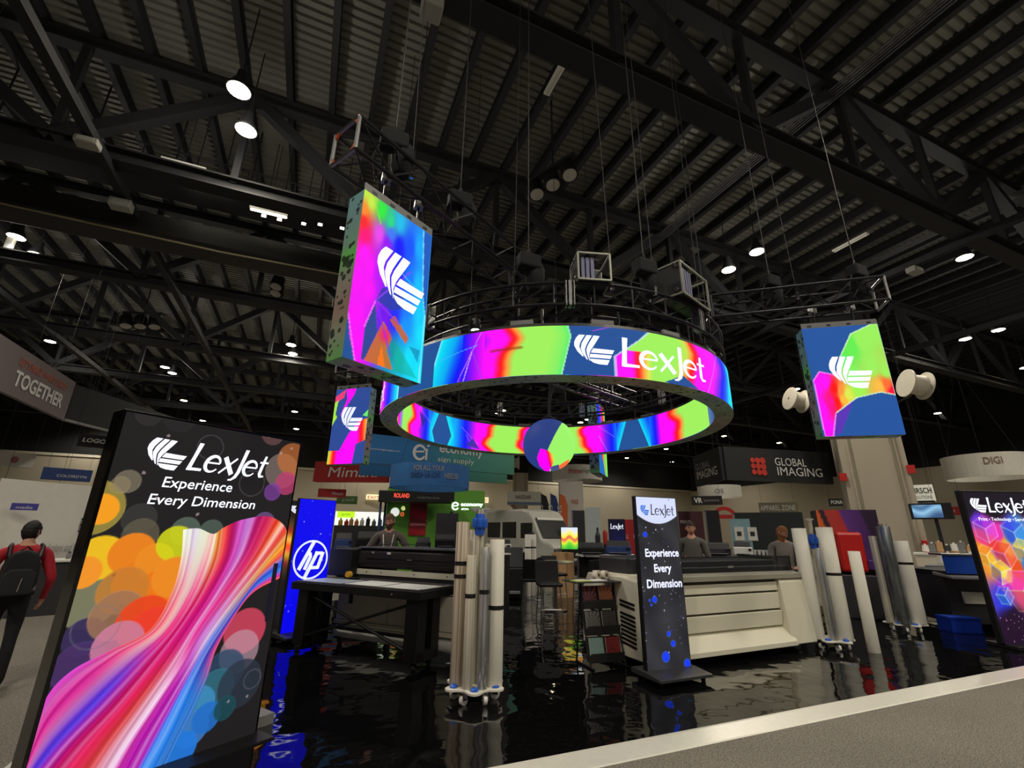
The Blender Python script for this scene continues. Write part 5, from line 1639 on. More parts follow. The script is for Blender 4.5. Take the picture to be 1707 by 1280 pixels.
for i, (x, lb, m_) in enumerate(((-0.12, 'lime card lying on the rack shelf', mat('lime_card', (196, 214, 96), 0.5)), (0.12, 'white tray of cards on the rack shelf', M_white))):
    c_ = thing('card_tray', lb, 'tray', Matrix.Translation(br.location) @ Matrix.Rotation(R(-4), 4, 'Z') @ Vector((x, 0.08, 1.001)), R(-4))
    MB().prismz([(0, 0), (0.24, 0.02), (0.22, 0.2), (-0.02, 0.16)], 0, 0.012).build('tray', m_, c_, bevel=0.003)
    MB().prismz([(0.03, 0.03), (0.2, 0.04), (0.18, 0.16), (0.02, 0.14)], 0.012, 0.018).build('cards', M_paper, c_)
for dx, lb in ((0.0, 'left'), (0.125, 'right')):
    vt = thing('paper_roll', lb + ' one of two cream paper rolls standing on the rack shelf', 'paper roll', Matrix.Translation(br.location) @ Matrix.Rotation(R(-4), 4, 'Z') @ Vector((0.3 + dx, 0.34, 1.001)))
    MB().lathe([(0.025, 0), (0.06, 0), (0.06, 0.07), (0.025, 0.07)], 20, closed=True).build('roll', M_creamdull, vt, loc=(0, 0, 0.06), rot=(R(90), 0, R(20)), smooth=True)
    MB().lathe([(0.02, 0.005), (0.025, 0.005), (0.025, 0.065), (0.02, 0.065)], 20, closed=True).build('core', M_card, vt, loc=(0, 0, 0.06), rot=(R(90), 0, R(20)))

# ================================================================== blue/black cutting table at right
ct = thing('cutting_table', 'black cutting table with blue end panel and grey shelf at right', 'table', (11.25, 5.35, 0), R(-32))
MB().bb(0, 1.9, 0, 1.5, 0.95, 1.02).build('bed', M_black, ct, bevel=0.01)
MB().bb(0.0, 0.75, -0.02, 0.0, 0.98, 1.3).build('blue_panel', mat('royal_blue_panel', (24, 70, 170), 0.35), ct)
MB().bb(-0.04, 1.3, -0.04, 0.3, 1.3, 1.34).build('gantry', M_alu, ct, bevel=0.01)
MB().prismx([(-0.2, 0.9), (-0.2, 0.93), (0.3, 0.99), (0.3, 0.94)], -0.05, 1.2).build('front_shelf', M_grey, ct)
MB().bb(0.05, 1.85, 0.2, 1.4, 0.1, 0.95).build('cabinet', M_darkgrey, ct, bevel=0.01)
MB().bb(0.3, 1.6, 0.15, 0.2, 0.45, 0.65).build('drawer_front', M_cream, ct)
MB().tube([(1.2, -0.06, 1.4), (1.7, -0.06, 1.4)], 0.06, 12).build('motor', M_black, ct)
for x in (0.1, 1.7):
    MB().bb(x, x + 0.1, 0.25, 0.35, 0, 0.1).build('leg', M_black, ct)
    MB().bb(x, x + 0.1, 1.2, 1.3, 0, 0.1).build('leg', M_black, ct)
bx_ = thing('blue_crate', 'blue crate under the cutting table at right', 'crate', (10.85, 5.3, 0), R(-32))
MB().bb(0, 0.5, 0, 0.34, 0, 0.02).bb(0, 0.5, 0, 0.02, 0, 0.26).bb(0, 0.5, 0.32, 0.34, 0, 0.26).bb(0, 0.02, 0, 0.34, 0, 0.26).bb(0.48, 0.5, 0, 0.34, 0, 0.26).build('walls', mat('crate_blue', (20, 56, 170), 0.4), bx_)
MB().bb(-0.01, 0.51, -0.01, 0.35, 0.24, 0.26).build('rim', mat('crate_blue_rim', (24, 66, 190), 0.4), bx_)

# red and purple display unit
def art_epson(U, V):
    u, v = U / 1.15, V / 1.25
    C = stops(u + 0.25 * (v - 0.5), [(0, (236, 120, 40)), (.16, (230, 100, 40)), (.17, (40, 30, 40)), (.25, (40, 30, 40)), (.26, (190, 60, 44)), (.5, (190, 50, 40)), (.52, (96, 50, 140)), (.85, (80, 36, 110)), (.86, (50, 24, 60)), (1.2, (40, 20, 50))])
    return C * (0.85 + 0.15 * v[..., None])


ep = thing('display_unit', 'tall display unit in orange, red and purple behind the film rolls', 'display unit', (10.75, 7.3, 0), R(-44))
MB().bb(0, 1.15, 0.01, 0.6, 0, 2.2).build('carcass', M_black, ep, bevel=0.01)
panel('graphic', 1.15, 1.25, 0.03, art_epson, M_print, ep, (0, 0, 0.95))
MB().bb(0.22, 0.72, -0.3, 0.0, 0.9, 1.72).build('red_cabinet', mat('glossy_red', (200, 34, 28), 0.3), ep, bevel=0.06)
MB().bb(0.74, 1.1, -0.2, 0.0, 0.95, 1.15).build('purple_drawer', mat('purple_gloss', (76, 40, 120), 0.3), ep, bevel=0.02)
MB().bb(0.0, 1.15, -0.3, 0.0, 0.0, 0.85).build('plinth', M_darkgrey, ep, bevel=0.02)
# ================================================================== people
SKIN = mat('skin', (190, 138, 112), 0.6, var=0.05)
M_hairbrown = mat('hair_brown', (92, 64, 42), 0.8, bump=0.5, bscale=120)
M_hairred = mat('hair_reddish', (140, 88, 48), 0.8, bump=0.5, bscale=120)
M_hairblack = mat('hair_black', (20, 18, 18), 0.7, bump=0.5, bscale=120)
M_eye = mat('eye_dark', (30, 24, 22), 0.3)
M_lip = mat('lip', (150, 92, 82), 0.5)


def skin_mesh(name, joints, edges, radii, mats, bone_mat, sub=2, flatten=None):
    """one continuous body grown around a skeleton"""
    me = bpy.data.meshes.new(name)
    keys = list(joints)
    ix = {k: i for i, k in enumerate(keys)}
    me.from_pydata([joints[k] for k in keys], [(ix[a], ix[b_]) for a, b_ in edges], [])
    o = bpy.data.objects.new(name, me)
    COL.objects.link(o)
    md = o.modifiers.new('skin', 'SKIN')
    md.use_smooth_shade = True
    sv = me.skin_vertices[0].data
    for k in keys:
        r_ = radii[k]
        sv[ix[k]].radius = r_ if isinstance(r_, tuple) else (r_, r_)
        sv[ix[k]].use_root = (k == 'pelvis')
    o.modifiers.new('sub', 'SUBSURF').levels = sub
    o.modifiers['sub'].render_levels = sub
    dg_ = bpy.context.evaluated_depsgraph_get()
    dg_.update()
    m2 = bpy.data.meshes.new_from_object(o.evaluated_get(dg_))
    bpy.data.objects.remove(o)
    m2.name = name
    m2.materials.clear()
    for m_ in mats:
        m2.materials.append(m_)
    A_ = np.array([joints[a] for a, b_ in edges])
    B_ = np.array([joints[b_] for a, b_ in edges])
    D_ = B_ - A_
    L2 = (D_ ** 2).sum(1) + 1e-9
    bm_ = [bone_mat.get((a, b_), 0) for a, b_ in edges]
    for p in m2.polygons:
        c = np.array(p.center)
        t_ = np.clip(((c - A_) * D_).sum(1) / L2, 0, 1)
        d_ = np.linalg.norm(c - A_ - t_[:, None] * D_, axis=1)
        k = int(np.argmin(d_))
        v_ = bm_[k]
        p.material_index = v_(t_[k]) if callable(v_) else v_
        p.use_smooth = True
    return m2


def hand_joints(J, E, Rd, BM, side, wrist, dirv, palmn, skin_i, curl=0.5):
    """palm and five fingers growing from the wrist"""
    w = Vector(wrist)
    d = Vector(dirv).normalized()
    n = Vector(palmn).normalized()
    s = d.cross(n).normalized()
    J[side + 'palm'] = w + d * 0.055
    Rd[side + 'palm'] = (0.034, 0.022)
    E.append((side + 'wrist', side + 'palm'))
    BM[(side + 'wrist', side + 'palm')] = skin_i
    for i, (off, ln) in enumerate(((-0.03, 0.062), (-0.011, 0.075), (0.009, 0.07), (0.028, 0.055))):
        b0 = w + d * 0.095 + s * off
        b1 = b0 + d * ln * 0.5 + n * ln * 0.25 * curl
        b2 = b1 + d * ln * 0.35 + n * ln * 0.6 * curl
        for k, (pt, rr) in enumerate(((b0, 0.011), (b1, 0.009), (b2, 0.008))):
            J['%sf%d%d' % (side, i, k)] = pt
            Rd['%sf%d%d' % (side, i, k)] = rr
        ch = [side + 'palm'] + ['%sf%d%d' % (side, i, k) for k in range(3)]
        for a, b_ in zip(ch, ch[1:]):
            E.append((a, b_))
            BM[(a, b_)] = skin_i
    t0 = w + d * 0.045 - s * 0.042 + n * 0.01
    t1 = t0 + d * 0.035 - s * 0.02 + n * 0.015
    for k, pt in enumerate((t0, t1)):
        J['%st%d' % (side, k)] = pt
        Rd['%st%d' % (side, k)] = 0.011
    for a, b_ in ((side + 'palm', side + 't0'), (side + 't0', side + 't1')):
        E.append((a, b_))
        BM[(a, b_)] = skin_i


def head(t, pos, yaw, pitch, hairm, scale=1.0, beard=None, hair_style='short'):
    """head with face, ears and hair; faces local -Y"""
    n1, n2 = 28, 22
    th_, ph_ = np.meshgrid(np.linspace(0, 2 * math.pi, n1), np.linspace(-math.pi / 2, math.pi / 2, n2))
    x = 0.074 * np.cos(ph_) * np.cos(th_)
    y = 0.094 * np.cos(ph_) * np.sin(th_)
    z_ = 0.118 * np.sin(ph_)
    lowf = np.clip(-z_ / 0.118, 0, 1)
    x = x * (1 - 0.32 * lowf ** 1.5)
    y = y - 0.012 * lowf * (y < 0) + 0.02 * lowf * (y > 0) * 0 - np.where(y > 0, y * 0.35 * lowf, 0)
    # nose, brow, eye hollows, lips, chin pushed into the front
    fr = np.clip(-y / 0.09, 0, 1) ** 2
    g = lambda cx, cz, sx_, sz_: np.exp(-((x - cx) / sx_) ** 2 - ((z_ - cz) / sz_) ** 2)
    y = y - fr * (0.026 * g(0, -0.018, 0.013, 0.022) + 0.01 * g(0, 0.028, 0.05, 0.012) - 0.012 * g(0.03, 0.006, 0.014, 0.012) - 0.012 * g(-0.03, 0.006, 0.014, 0.012) + 0.007 * g(0, -0.058, 0.022, 0.009) + 0.01 * g(0, -0.098, 0.022, 0.014))
    P_ = np.stack([x, y, z_], -1)
    me_ = grid_mesh('head', P_, np.zeros(P_.shape))
    for p in me_.polygons:
        p.use_smooth = True
    hd = mesh_obj('head', me_, SKIN, t, pos, (pitch, 0, yaw), (scale,) * 3)
    for s in (-1, 1):
        e = MB().lathe([(0.001, -0.007), (0.007, -0.004), (0.008, 0), (0.007, 0.004), (0.001, 0.007)], 10).build('eye', M_eye, hd, True, loc=(s * 0.029, -0.078, 0.006))
        MB().box((s * 0.029, -0.088, 0.026), (0.03, 0.008, 0.006)).build('eyebrow', hairm, hd)
        MB().lathe([(0.004, -0.03), (0.014, -0.02), (0.016, 0.01), (0.012, 0.028), (0.003, 0.032)], 10).build('ear', SKIN, hd, True, loc=(s * 0.075, 0.008, -0.005))
    MB().box((0, -0.098, -0.06), (0.036, 0.008, 0.01)).build('mouth', M_lip, hd, bevel=0.003)
    # hair: a shell over the crown and back
    hx_ = P_ * (1.1 if hair_style != 'full' else 1.16)
    keep = (hx_[..., 2] > np.where(hx_[..., 1] < -0.03, 0.05, np.where(hx_[..., 1] < 0.02, 0.015, -0.07)))
    if hair_style == 'full':
        keep = (hx_[..., 2] > np.where(hx_[..., 1] < -0.03, 0.035, np.where(hx_[..., 1] < 0.02, -0.03, -0.095)))
    b_ = MB()
    hx_ = hx_ + RNG.normal(0, 0.0018, hx_.shape)
    for i in range(n2 - 1):
        for j in range(n1 - 1):
            if keep[i, j] or keep[i + 1, j] or keep[i, j + 1] or keep[i + 1, j + 1]:
                b_.add([hx_[i, j], hx_[i, j + 1], hx_[i + 1, j + 1], hx_[i + 1, j]], [(0, 1, 2, 3)])
    b_.build('hair', hairm, hd, smooth=True)
    if beard:
        bs = P_ * 1.07
        b_ = MB()
        for i in range(n2 - 1):
            for j in range(n1 - 1):
                q_ = P_[i, j]
                if q_[2] < -0.035 and q_[1] < 0.03 and not (abs(q_[0]) < 0.02 and q_[2] > -0.05):
                    w_ = [bs[i, j].copy(), bs[i, j + 1].copy(), bs[i + 1, j + 1].copy(), bs[i + 1, j].copy()]
                    for v_ in w_:
                        if v_[2] < -0.08:
                            v_[2] -= beard
                            v_[1] -= beard * 0.3
                    b_.add(w_, [(0, 1, 2, 3)])
        b_.build('beard', hairm, hd, smooth=True)
    return hd


def person(loc, rz, label, shirt, trousers, hairm, pose, H_=1.8, beard=None, hair_style='short', head_yaw=0.0, head_pitch=0.0, shoes=None):
    t = thing('person', label, 'person', loc, rz)
    k = H_ / 1.8
    J, E, Rd, BM = {}, [], {}, {}
    lean = pose.get('lean', 0.0)

    def tor(z_, y0=0.0):
        return Vector((0, -math.sin(lean) * (z_ - 0.95) + y0, 0.95 + (z_ - 0.95) * math.cos(lean)))
    J['pelvis'], Rd['pelvis'] = Vector((0, 0, 0.95)), (0.165, 0.12)
    J['belly'], Rd['belly'] = tor(1.1), (0.165, 0.125)
    J['chest'], Rd['chest'] = tor(1.3), (0.185, 0.125)
    J['collar'], Rd['collar'] = tor(1.46), (0.12, 0.085)
    J['neck'], Rd['neck'] = tor(1.53), 0.058
    J['skull'], Rd['skull'] = tor(1.62), 0.055
    for a, b_, m_ in (('pelvis', 'belly', 0), ('belly', 'chest', 0), ('chest', 'collar', 0), ('collar', 'neck', lambda q_: 0 if q_ < 0.55 else 1), ('neck', 'skull', 1)):
        E.append((a, b_))
        BM[(a, b_)] = m_
    for sd, s in (('l', -1), ('r', 1)):
        J[sd + 'sh'], Rd[sd + 'sh'] = tor(1.42) + Vector((s * 0.19, 0, 0)), 0.072
        el, wr = Vector(pose[sd + 'elbow']), Vector(pose[sd + 'wrist'])
        J[sd + 'elbow'], Rd[sd + 'elbow'] = el, 0.05
        J[sd + 'mid'], Rd[sd + 'mid'] = (J[sd + 'sh'] + el) / 2, 0.06
        J[sd + 'wrist'], Rd[sd + 'wrist'] = wr, 0.031
        sl_ = pose.get('sleeve', 1.0)
        for a, b_, m_ in (('collar', sd + 'sh', 0), (sd + 'sh', sd + 'mid', 0), (sd + 'mid', sd + 'elbow', 0), (sd + 'elbow', sd + 'wrist', (lambda q_: 0) if sl_ >= 1 else (lambda q_: 1))):
            E.append((a, b_))
            BM[(a, b_)] = m_
        hand_joints(J, E, Rd, BM, sd, wr, pose.get(sd + 'hand', wr - el), pose.get(sd + 'palm', (0, 0.3, -1)), 1)
        st_ = pose.get(sd + 'foot', (s * 0.11, 0, 0))
        hipj = Vector((s * 0.095, 0, 0.88))
        ank = Vector((st_[0], st_[1] + 0.03, 0.085 + st_[2]))
        kn = (hipj + ank) / 2 + Vector((0, pose.get(sd + 'knee', -0.03), 0.03))
        J[sd + 'hip'], Rd[sd + 'hip'] = hipj, (0.098, 0.1)
        J[sd + 'kn'], Rd[sd + 'kn'] = kn, 0.064
        J[sd + 'calf'], Rd[sd + 'calf'] = kn * 0.6 + ank * 0.4 + Vector((0, 0.015, 0)), 0.06
        J[sd + 'an'], Rd[sd + 'an'] = ank, 0.047
        J[sd + 'ball'], Rd[sd + 'ball'] = ank + Vector((0, -0.13, -0.045)), (0.046, 0.036)
        J[sd + 'toe'], Rd[sd + 'toe'] = ank + Vector((0, -0.21, -0.055)), (0.038, 0.024)
        for a, b_, m_ in (('pelvis', sd + 'hip', 2), (sd + 'hip', sd + 'kn', 2), (sd + 'kn', sd + 'calf', 2), (sd + 'calf', sd + 'an', 2), (sd + 'an', sd + 'ball', 3), (sd + 'ball', sd + 'toe', 3)):
            E.append((a, b_))
            BM[(a, b_)] = m_
    me_ = skin_mesh('body', J, E, Rd, [shirt, SKIN, trousers, shoes or M_black], BM)
    mesh_obj('body', me_, None, t)
    hp_ = tor(1.665) + Vector((0, -0.02, 0))
    head(t, hp_, head_yaw, head_pitch, hairm, 1.0, beard, hair_style)
    # belt line
    t.scale = (k, k, k)
    return t, tor


M_taupe = mat('shirt_taupe', (96, 88, 80), 0.9)
M_greygreen = mat('shirt_grey', (92, 90, 84), 0.9)
M_lightgrey = mat('shirt_light_grey', (136, 130, 122), 0.9)
M_redshirt = mat('shirt_red', (168, 24, 40), 0.85)
M_trouser = mat('trousers_black', (20, 20, 24), 0.9)
M_denim = mat('trousers_dark_grey', (44, 44, 50), 0.9)

# man leaning over the black printer
t, tor = person((1.42, 9.0, 0), R(-14), 'bearded man in taupe shirt with lanyard leaning over the black printer', M_taupe, M_denim, M_hairbrown,
                dict(lean=R(11), lelbow=(-0.36, -0.1, 1.14), relbow=(0.37, -0.08, 1.14), lwrist=(-0.42, -0.3, 1.0), rwrist=(0.42, -0.28, 1.0), lhand=(0.2, -1, -0.2), rhand=(-0.1, -1, -0.2), sleeve=0.5), 1.95, 0.012, head_yaw=R(-20), head_pitch=R(12))
for s in (-1, 1):
    MB().tube([tor(1.45, -0.1) + Vector((s * 0.085, 0.02, 0)), tor(1.33, -0.15) + Vector((s * 0.07, 0, 0)), tor(1.08, -0.165) + Vector((s * 0.03, 0, 0))], 0.009, 6).build('lanyard', M_paper, t)
MB().box(tor(1.03, -0.17), (0.08, 0.006, 0.11)).build('badge', M_paper, t)
# man with moustache behind the cream printer
t, tor = person((6.8, 7.14, 0), R(-44), 'dark-haired man in grey polo shirt standing behind the cream printer', M_greygreen, M_trouser, mat('hair_dark_brown', (48, 36, 30), 0.8, bump=0.5),
                dict(lean=R(4), lelbow=(-0.28, -0.02, 1.12), relbow=(0.27, -0.05, 1.12), lwrist=(-0.2, -0.26, 1.12), rwrist=(0.3, -0.3, 1.13), lhand=(0.5, -1, 0), rhand=(-0.2, -1, -0.1), sleeve=0.5), 1.88, None, head_yaw=R(8), head_pitch=R(5))
# bearded man looking down at the right
t, tor = person((8.4, 6.5, 0), R(-40), 'red-bearded man in light grey shirt looking down beside the film rolls', M_lightgrey, M_trouser, M_hairred,
                dict(lean=R(12), lelbow=(-0.25, -0.12, 1.12), relbow=(0.3, -0.16, 1.14), lwrist=(-0.08, -0.36, 1.08), rwrist=(0.12, -0.4, 1.06), lhand=(0.6, -1, 0), rhand=(-0.5, -1, 0)), 1.83, 0.045, head_yaw=R(55), head_pitch=R(26))
# visitor in red seen from behind
t, tor = person((-2.93, 7.35, CARPET_Z), R(204), 'visitor in red sweater with black backpack seen from behind on carpet', M_redshirt, M_trouser, M_hairblack,
                dict(lean=R(2), lelbow=(-0.3, 0.04, 1.13), relbow=(0.3, 0.02, 1.13), lwrist=(-0.28, -0.12, 0.9), rwrist=(0.27, -0.18, 0.92), lfoot=(-0.1, 0.2, 0.02), rfoot=(0.1, -0.2, 0), lpalm=(1, 0, 0), rpalm=(-1, 0, 0)), 1.72, None, 'full', head_yaw=R(-35))
bp_ = thing('backpack', 'black backpack with yellow tag on the visitor in red', 'backpack', (-2.93, 7.35, CARPET_Z), R(204))
bp_.scale = (0.956,) * 3
prof = [(0.1, 1.0), (0.155, 1.02), (0.17, 1.12), (0.15, 1.33), (0.11, 1.43), (0.0, 1.47)]
poly = [(x_, z_) for x_, z_ in prof] + [(-x_, z_) for x_, z_ in reversed(prof[:-1])]
MB().prism(poly, 0.13, 0.27).build('main_pocket', mat('backpack_black', (24, 24, 25), 0.8, bump=0.3, bscale=200), bp_, bevel=0.03)
MB().prism([(0.12, 0.98), (0.15, 1.0), (0.14, 1.2), (0.08, 1.26), (-0.08, 1.26), (-0.14, 1.2), (-0.15, 1.0), (-0.12, 0.98)], 0.27, 0.33).build('front_pocket', mat('backpack_dark', (32, 32, 33), 0.8), bp_, bevel=0.02)
for s in (-1, 1):
    MB().tube([(s * 0.13, 0.15, 1.38), (s * 0.14, 0.09, 1.5), (s * 0.13, -0.04, 1.52), (s * 0.13, -0.155, 1.4), (s * 0.15, -0.14, 1.15), (s * 0.17, 0.05, 1.0), (s * 0.16, 0.16, 0.98)], 0.02, 6).build('strap', M_black, bp_)
MB().tube([(0.05, 0.2, 1.45), (0.0, 0.22, 1.5), (-0.05, 0.2, 1.45)], 0.01, 6).build('grab_handle', M_black, bp_)
MB().box((0.16, 0.3, 1.08), (0.1, 0.008, 0.05), ry=R(25)).build('tag', mat('yellow_tag', (220, 200, 60), 0.5), bp_)
MB().tube([(-0.02, 0.335, 1.02), (-0.03, 0.34, 1.16)], 0.008, 6).build('zip_pull', M_chrome, bp_)
# ================================================================== the show beyond the stand
def at(px, py, d):
    """bearing read off the view, d metres away over the floor -> hall coordinates"""
    v = rt * (px - 853.5) - up * (py - 640.0) + fw * 763.0
    k_ = d / math.hypot(v.x, v.y)
    return Vector((v.x * k_, v.y * k_, EYE.z + v.z * k_))


def facing(p):
    return -math.atan2(p.x, p.y)


def cables(t, w, z0, ztop, y=0.0):
    for x in (w * 0.08, w * 0.92):
        MB().tube([(x, y, z0), (x, y, ztop)], 0.006, 5).build('hanging_wire', mat('wire_grey', (36, 36, 37), 0.6), t)


def sign_box(px0, py0, px1, py1, d, label, m, depth=0.4, d2=None, texts=(), wires=True, name='hanging_sign', cat='sign', fn=None, tz=None):
    """box sign whose front spans the two bearings; texts = (string, x, z, w, h, material) as fractions"""
    a, c = at(px0, py0, d), at(px1, py1, d2 or d)
    lo = min(a.z, c.z) if tz is None else tz[0]
    hi = max(a.z, c.z) if tz is None else tz[1]
    dv = Vector((c.x - a.x, c.y - a.y, 0))
    w, h = dv.length, hi - lo
    t = thing(name, label, cat, (a.x, a.y, lo), math.atan2(dv.y, dv.x))
    MB().bb(0, w, 0.01, depth, 0, h).build('box_frame', mat('sign_backing', (60, 60, 62), 0.6) if fn else m, t, bevel=0.0)
    if fn:
        panel('fabric_face', w, h, max(w, h) / 90, lambda U, V: fn(U / w, V / h), M_print, t)
    else:
        MB().bb(0.0, w, 0.0, 0.01, 0, h).build('fabric_face', m, t)
    for tx in texts:
        s_, x, z_, tw, thh, tm = tx[:6]
        lettering(s_, tw * w, thh * h, tm, t, (x * w, -0.02, z_ * h), bold=tx[6] if len(tx) > 6 else 0.0, shear=tx[7] if len(tx) > 7 else 0.0)
    if wires:
        cables(t, w, h, 15.97 - lo, depth / 2)
    return t


M_txt = mat('sign_text_white', (225, 225, 222), 0.6)
M_txtdark = mat('sign_text_dark', (40, 40, 44), 0.6)
M_txtred = mat('sign_text_red', (196, 52, 40), 0.6)
M_txtlit = mat('sign_text_lit', (250, 252, 255), emit=1.4, var=0.0)
M_txtgrey = mat('sign_text_grey', (150, 150, 150), 0.6)
M_txtor = mat('sign_text_orange', (196, 84, 50), 0.6)
M_mauve = mat('sign_mauve', (124, 112, 114), 0.8)
M_signblack = mat('sign_black', (28, 28, 30), 0.7)
M_signwhite = mat('sign_white', (214, 210, 200), 0.7)
M_signblue = mat('sign_blue', (38, 62, 118), 0.7)
M_signred = mat('sign_red', (176, 34, 38), 0.6)
M_exit = mat('exit_lit', (255, 238, 190), emit=0.9, var=0.0)
M_green = mat('booth_green', (104, 170, 58), 0.6)


def econ(u, v):
    C = stops(u, [(0, (40, 104, 166)), (.35, (36, 110, 170)), (.6, (56, 140, 140)), (1, (74, 146, 124))])
    return C * (1.08 - 0.2 * np.abs(v[..., None] - .6))


es = sign_box(592, 741, 857, 795, 19.0, 'long blue to green hanging sign reading economy sign supply', M_signblue, 0.15, 21.5, (('economy', .485, .48, .29, .36, M_txt, .02), ('sign supply', .48, .2, .235, .24, M_txt), ('www.economysignsupply.com', .03, .44, .22, .08, M_txt)), True, fn=econ, tz=(4.2, 5.38))
w_es = 6.7
emb = [stroke(arc(2.62, .6, .3, .34, 20, 330, 24), [.1, .16, .1]), stroke([(2.4, .62), (2.86, .66)], [.09]), stroke([(3.0, .92), (3.1, 1.0), (3.12, 1.12)], [.06, .12, .02]), stroke([(2.98, .82), (2.98, .25)], [.12])]
strips(emb, M_txt, es, 'emblem', 0.82, 0.85, 0.5, 0.1, lambda x, z_: (x, -0.02, z_))
eb = sign_box(600, 775, 845, 812, 23.0, 'rear blue face of the long economy sign', M_signblue, 0.12, 25.0, (('economy', .38, .35, .3, .45, M_txtgrey, .02),), True, fn=econ, tz=(4.15, 4.95))


def ring_sign(px, py, d, r, h, label, m, texts=(), fn=None):
    c = at(px, py, d)
    t = thing('ring_sign', label, 'sign', (c.x, c.y, c.z), facing(c))
    b_ = MB()
    n_ = 48
    for i in range(n_):
        a0, a1 = 2 * math.pi * i / n_, 2 * math.pi * (i + 1) / n_
        b_.add([(rr * math.cos(a), rr * math.sin(a), z_) for rr, z_ in ((r, 0), (r, h), (r - 0.06, h), (r - 0.06, 0)) for a in (a0, a1)], [(0, 1, 3, 2), (2, 3, 5, 4), (4, 5, 7, 6), (6, 7, 1, 0)])
    b_.build('fabric_ring', m, t, smooth=True)
    for s_, ang, z_, tw, thh, tm in texts:
        def fm(x, zz, ang=ang, z0=z_, tw=tw):
            a = R(ang) - tw / r / 2 + x / r
            return ((r + 0.02) * math.cos(a), (r + 0.02) * math.sin(a), z0 + zz)
        lettering(s_, tw, thh, tm, t, fmap=fm, bold=0.012)
    for a in (30, 150, 270):
        MB().tube([((r - 0.03) * math.cos(R(a)), (r - 0.03) * math.sin(R(a)), h), (0.3 * math.cos(R(a)), 0.3 * math.sin(R(a)), min(h + 3.5, 12.6 - c.z)), (0, 0, 15.97 - c.z)], 0.006, 5).build('hanging_wire', mat('wire_grey', (36, 36, 37), 0.6), t)
    return t


ring_sign(716, 815, 16.5, 1.36, 0.74, 'round blue hanging sign reading FOR ALL YOUR NEEDS', mat('sign_denim', (44, 104, 166), 0.7, var=0.3, scale=1.5),
          (('FOR ALL YOUR', -92, .47, 1.0, .17, M_txtgrey), ('SIGNAGE', -97, .25, .95, .16, mat('sign_text_navy', (28, 66, 120), 0.6)), ('NEEDS!', -60, .24, .5, .18, M_txtgrey)))
ring_sign(962, 802, 35, 1.85, 1.0, 'white ring sign reading PrimeSign below the ball', M_signwhite, (('Prime', -93, .35, .95, .36, M_txtred), ('Sign', -68, .35, .6, .36, M_txtgrey)))
ring_sign(1648, 798, 30, 1.45, 1.0, 'white ring sign hanging above the rainbow cube banner', M_signwhite, (('DIGI', -78, .5, .6, .3, mat('sign_text_brown', (140, 110, 100), 0.6)),))
ring_sign(1200, 829, 38, 1.5, 0.8, 'far white ring sign under the black imaging sign', M_signwhite, (('OS', -90, .2, .6, .3, M_txtgrey),))
sign_box(526, 769, 644, 803, 26.5, 'red hanging sign reading Mimaki', M_signred, 0.5, 25.0, (('Mimaki', .2, .22, .68, .5, M_txt, .0, .1),))
gi = sign_box(1207, 760, 1392, 815, 20.5, 'black hanging sign reading GLOBAL IMAGING with red dots', M_signblack, 0.2, 24.0, (('GLOBAL', .46, .5, .3, .24, M_txt), ('IMAGING', .47, .2, .43, .26, M_txt)), tz=(3.75, 5.1))
gi['label'] = 'black hanging sign face reading GLOBAL IMAGING with red dots'
for i in range(3):
    for j in range(3):
        MB().lathe([(0.0, 0), (0.11 + 0.012 * i, 0.0), (0.11 + 0.012 * i, 0.01)], 14).build('red_dot', M_txtred, gi, loc=(1.3 + i * 0.24, -0.012, 0.36 + j * 0.24), rot=(R(90), 0, 0))
sign_box(1154, 762, 1207, 817, 23.0, 'side face of the black imaging sign, left end', M_signblack, 0.2, 20.5, (('GLOBAL', .1, .5, .55, .2, M_txtgrey), ('IMAGING', .12, .2, .75, .26, M_txt)), tz=(3.75, 5.1), wires=True)

# mauve sign at left with its dark return face
tg = thing('hanging_sign', 'large mauve hanging sign reading TOGETHER at left edge', 'sign', (-9.0, 12.0, 5.5), R(90))
MB().bb(0, 10.3, 0.01, 0.15, 0, 1.5).build('box_frame', M_mauve, tg)
MB().bb(0, 10.3, 0.0, 0.01, 0, 1.5).build('fabric_face', M_mauve, tg)
lettering("LET'S BUILD WHAT'S NEXT", 3.2, 0.26, M_txtor, tg, (6.55, -0.02, 0.98), bold=0.01)
lettering('TOGETHER', 3.2, 0.5, M_txt, tg, (6.55, -0.02, 0.32), bold=0.03)
cables(tg, 10.3, 1.5, 10.47)
tg2 = thing('hanging_sign', 'dark return side of the mauve sign with pale lower edge', 'sign', (-9.0, 22.4, 5.5), R(66))
MB().bb(0, 6.0, 0.01, 0.15, 0.08, 1.45).build('box_frame', M_signblack, tg2)
MB().bb(0, 6.0, 0.0, 0.16, 0.0, 0.08).build('lower_edge', M_txtgrey, tg2)
cables(tg2, 6.0, 1.4, 10.47)
sign_box(134, 722, 182, 748, 27, 'small black sign reading LOGO left of the swirl banner', M_signblack, 0.2, None, (('LOGO', .12, .35, .72, .34, M_txt, .02, .15),))
sign_box(-6, 752, 54, 780, 26, 'white curved hanging sign at the far left edge', M_signwhite, 0.3, None, (('\u25CF', .4, .25, .2, .5, mat('dusty_pink', (170, 110, 110), 0.7)),))
sign_box(73, 778, 150, 803, 34, 'dark blue hanging sign reading COLORDYN at left', M_signblue, 0.4, None, (('COLORDYN', .3, .25, .6, .22, M_txt),))
sign_box(-4, 806, 100, 832, 24, 'black hanging sign with red marks at left', M_signblack, 0.3, None, (('\u2013\u2013', .2, .4, .2, .15, M_txtred), ('LOGIC', .58, .4, .28, .2, M_txtgrey)))
sign_box(100, 812, 150, 832, 30, 'pale green and white small sign behind the swirl banner', mat('pale_green', (150, 168, 140), 0.7), 0.2)
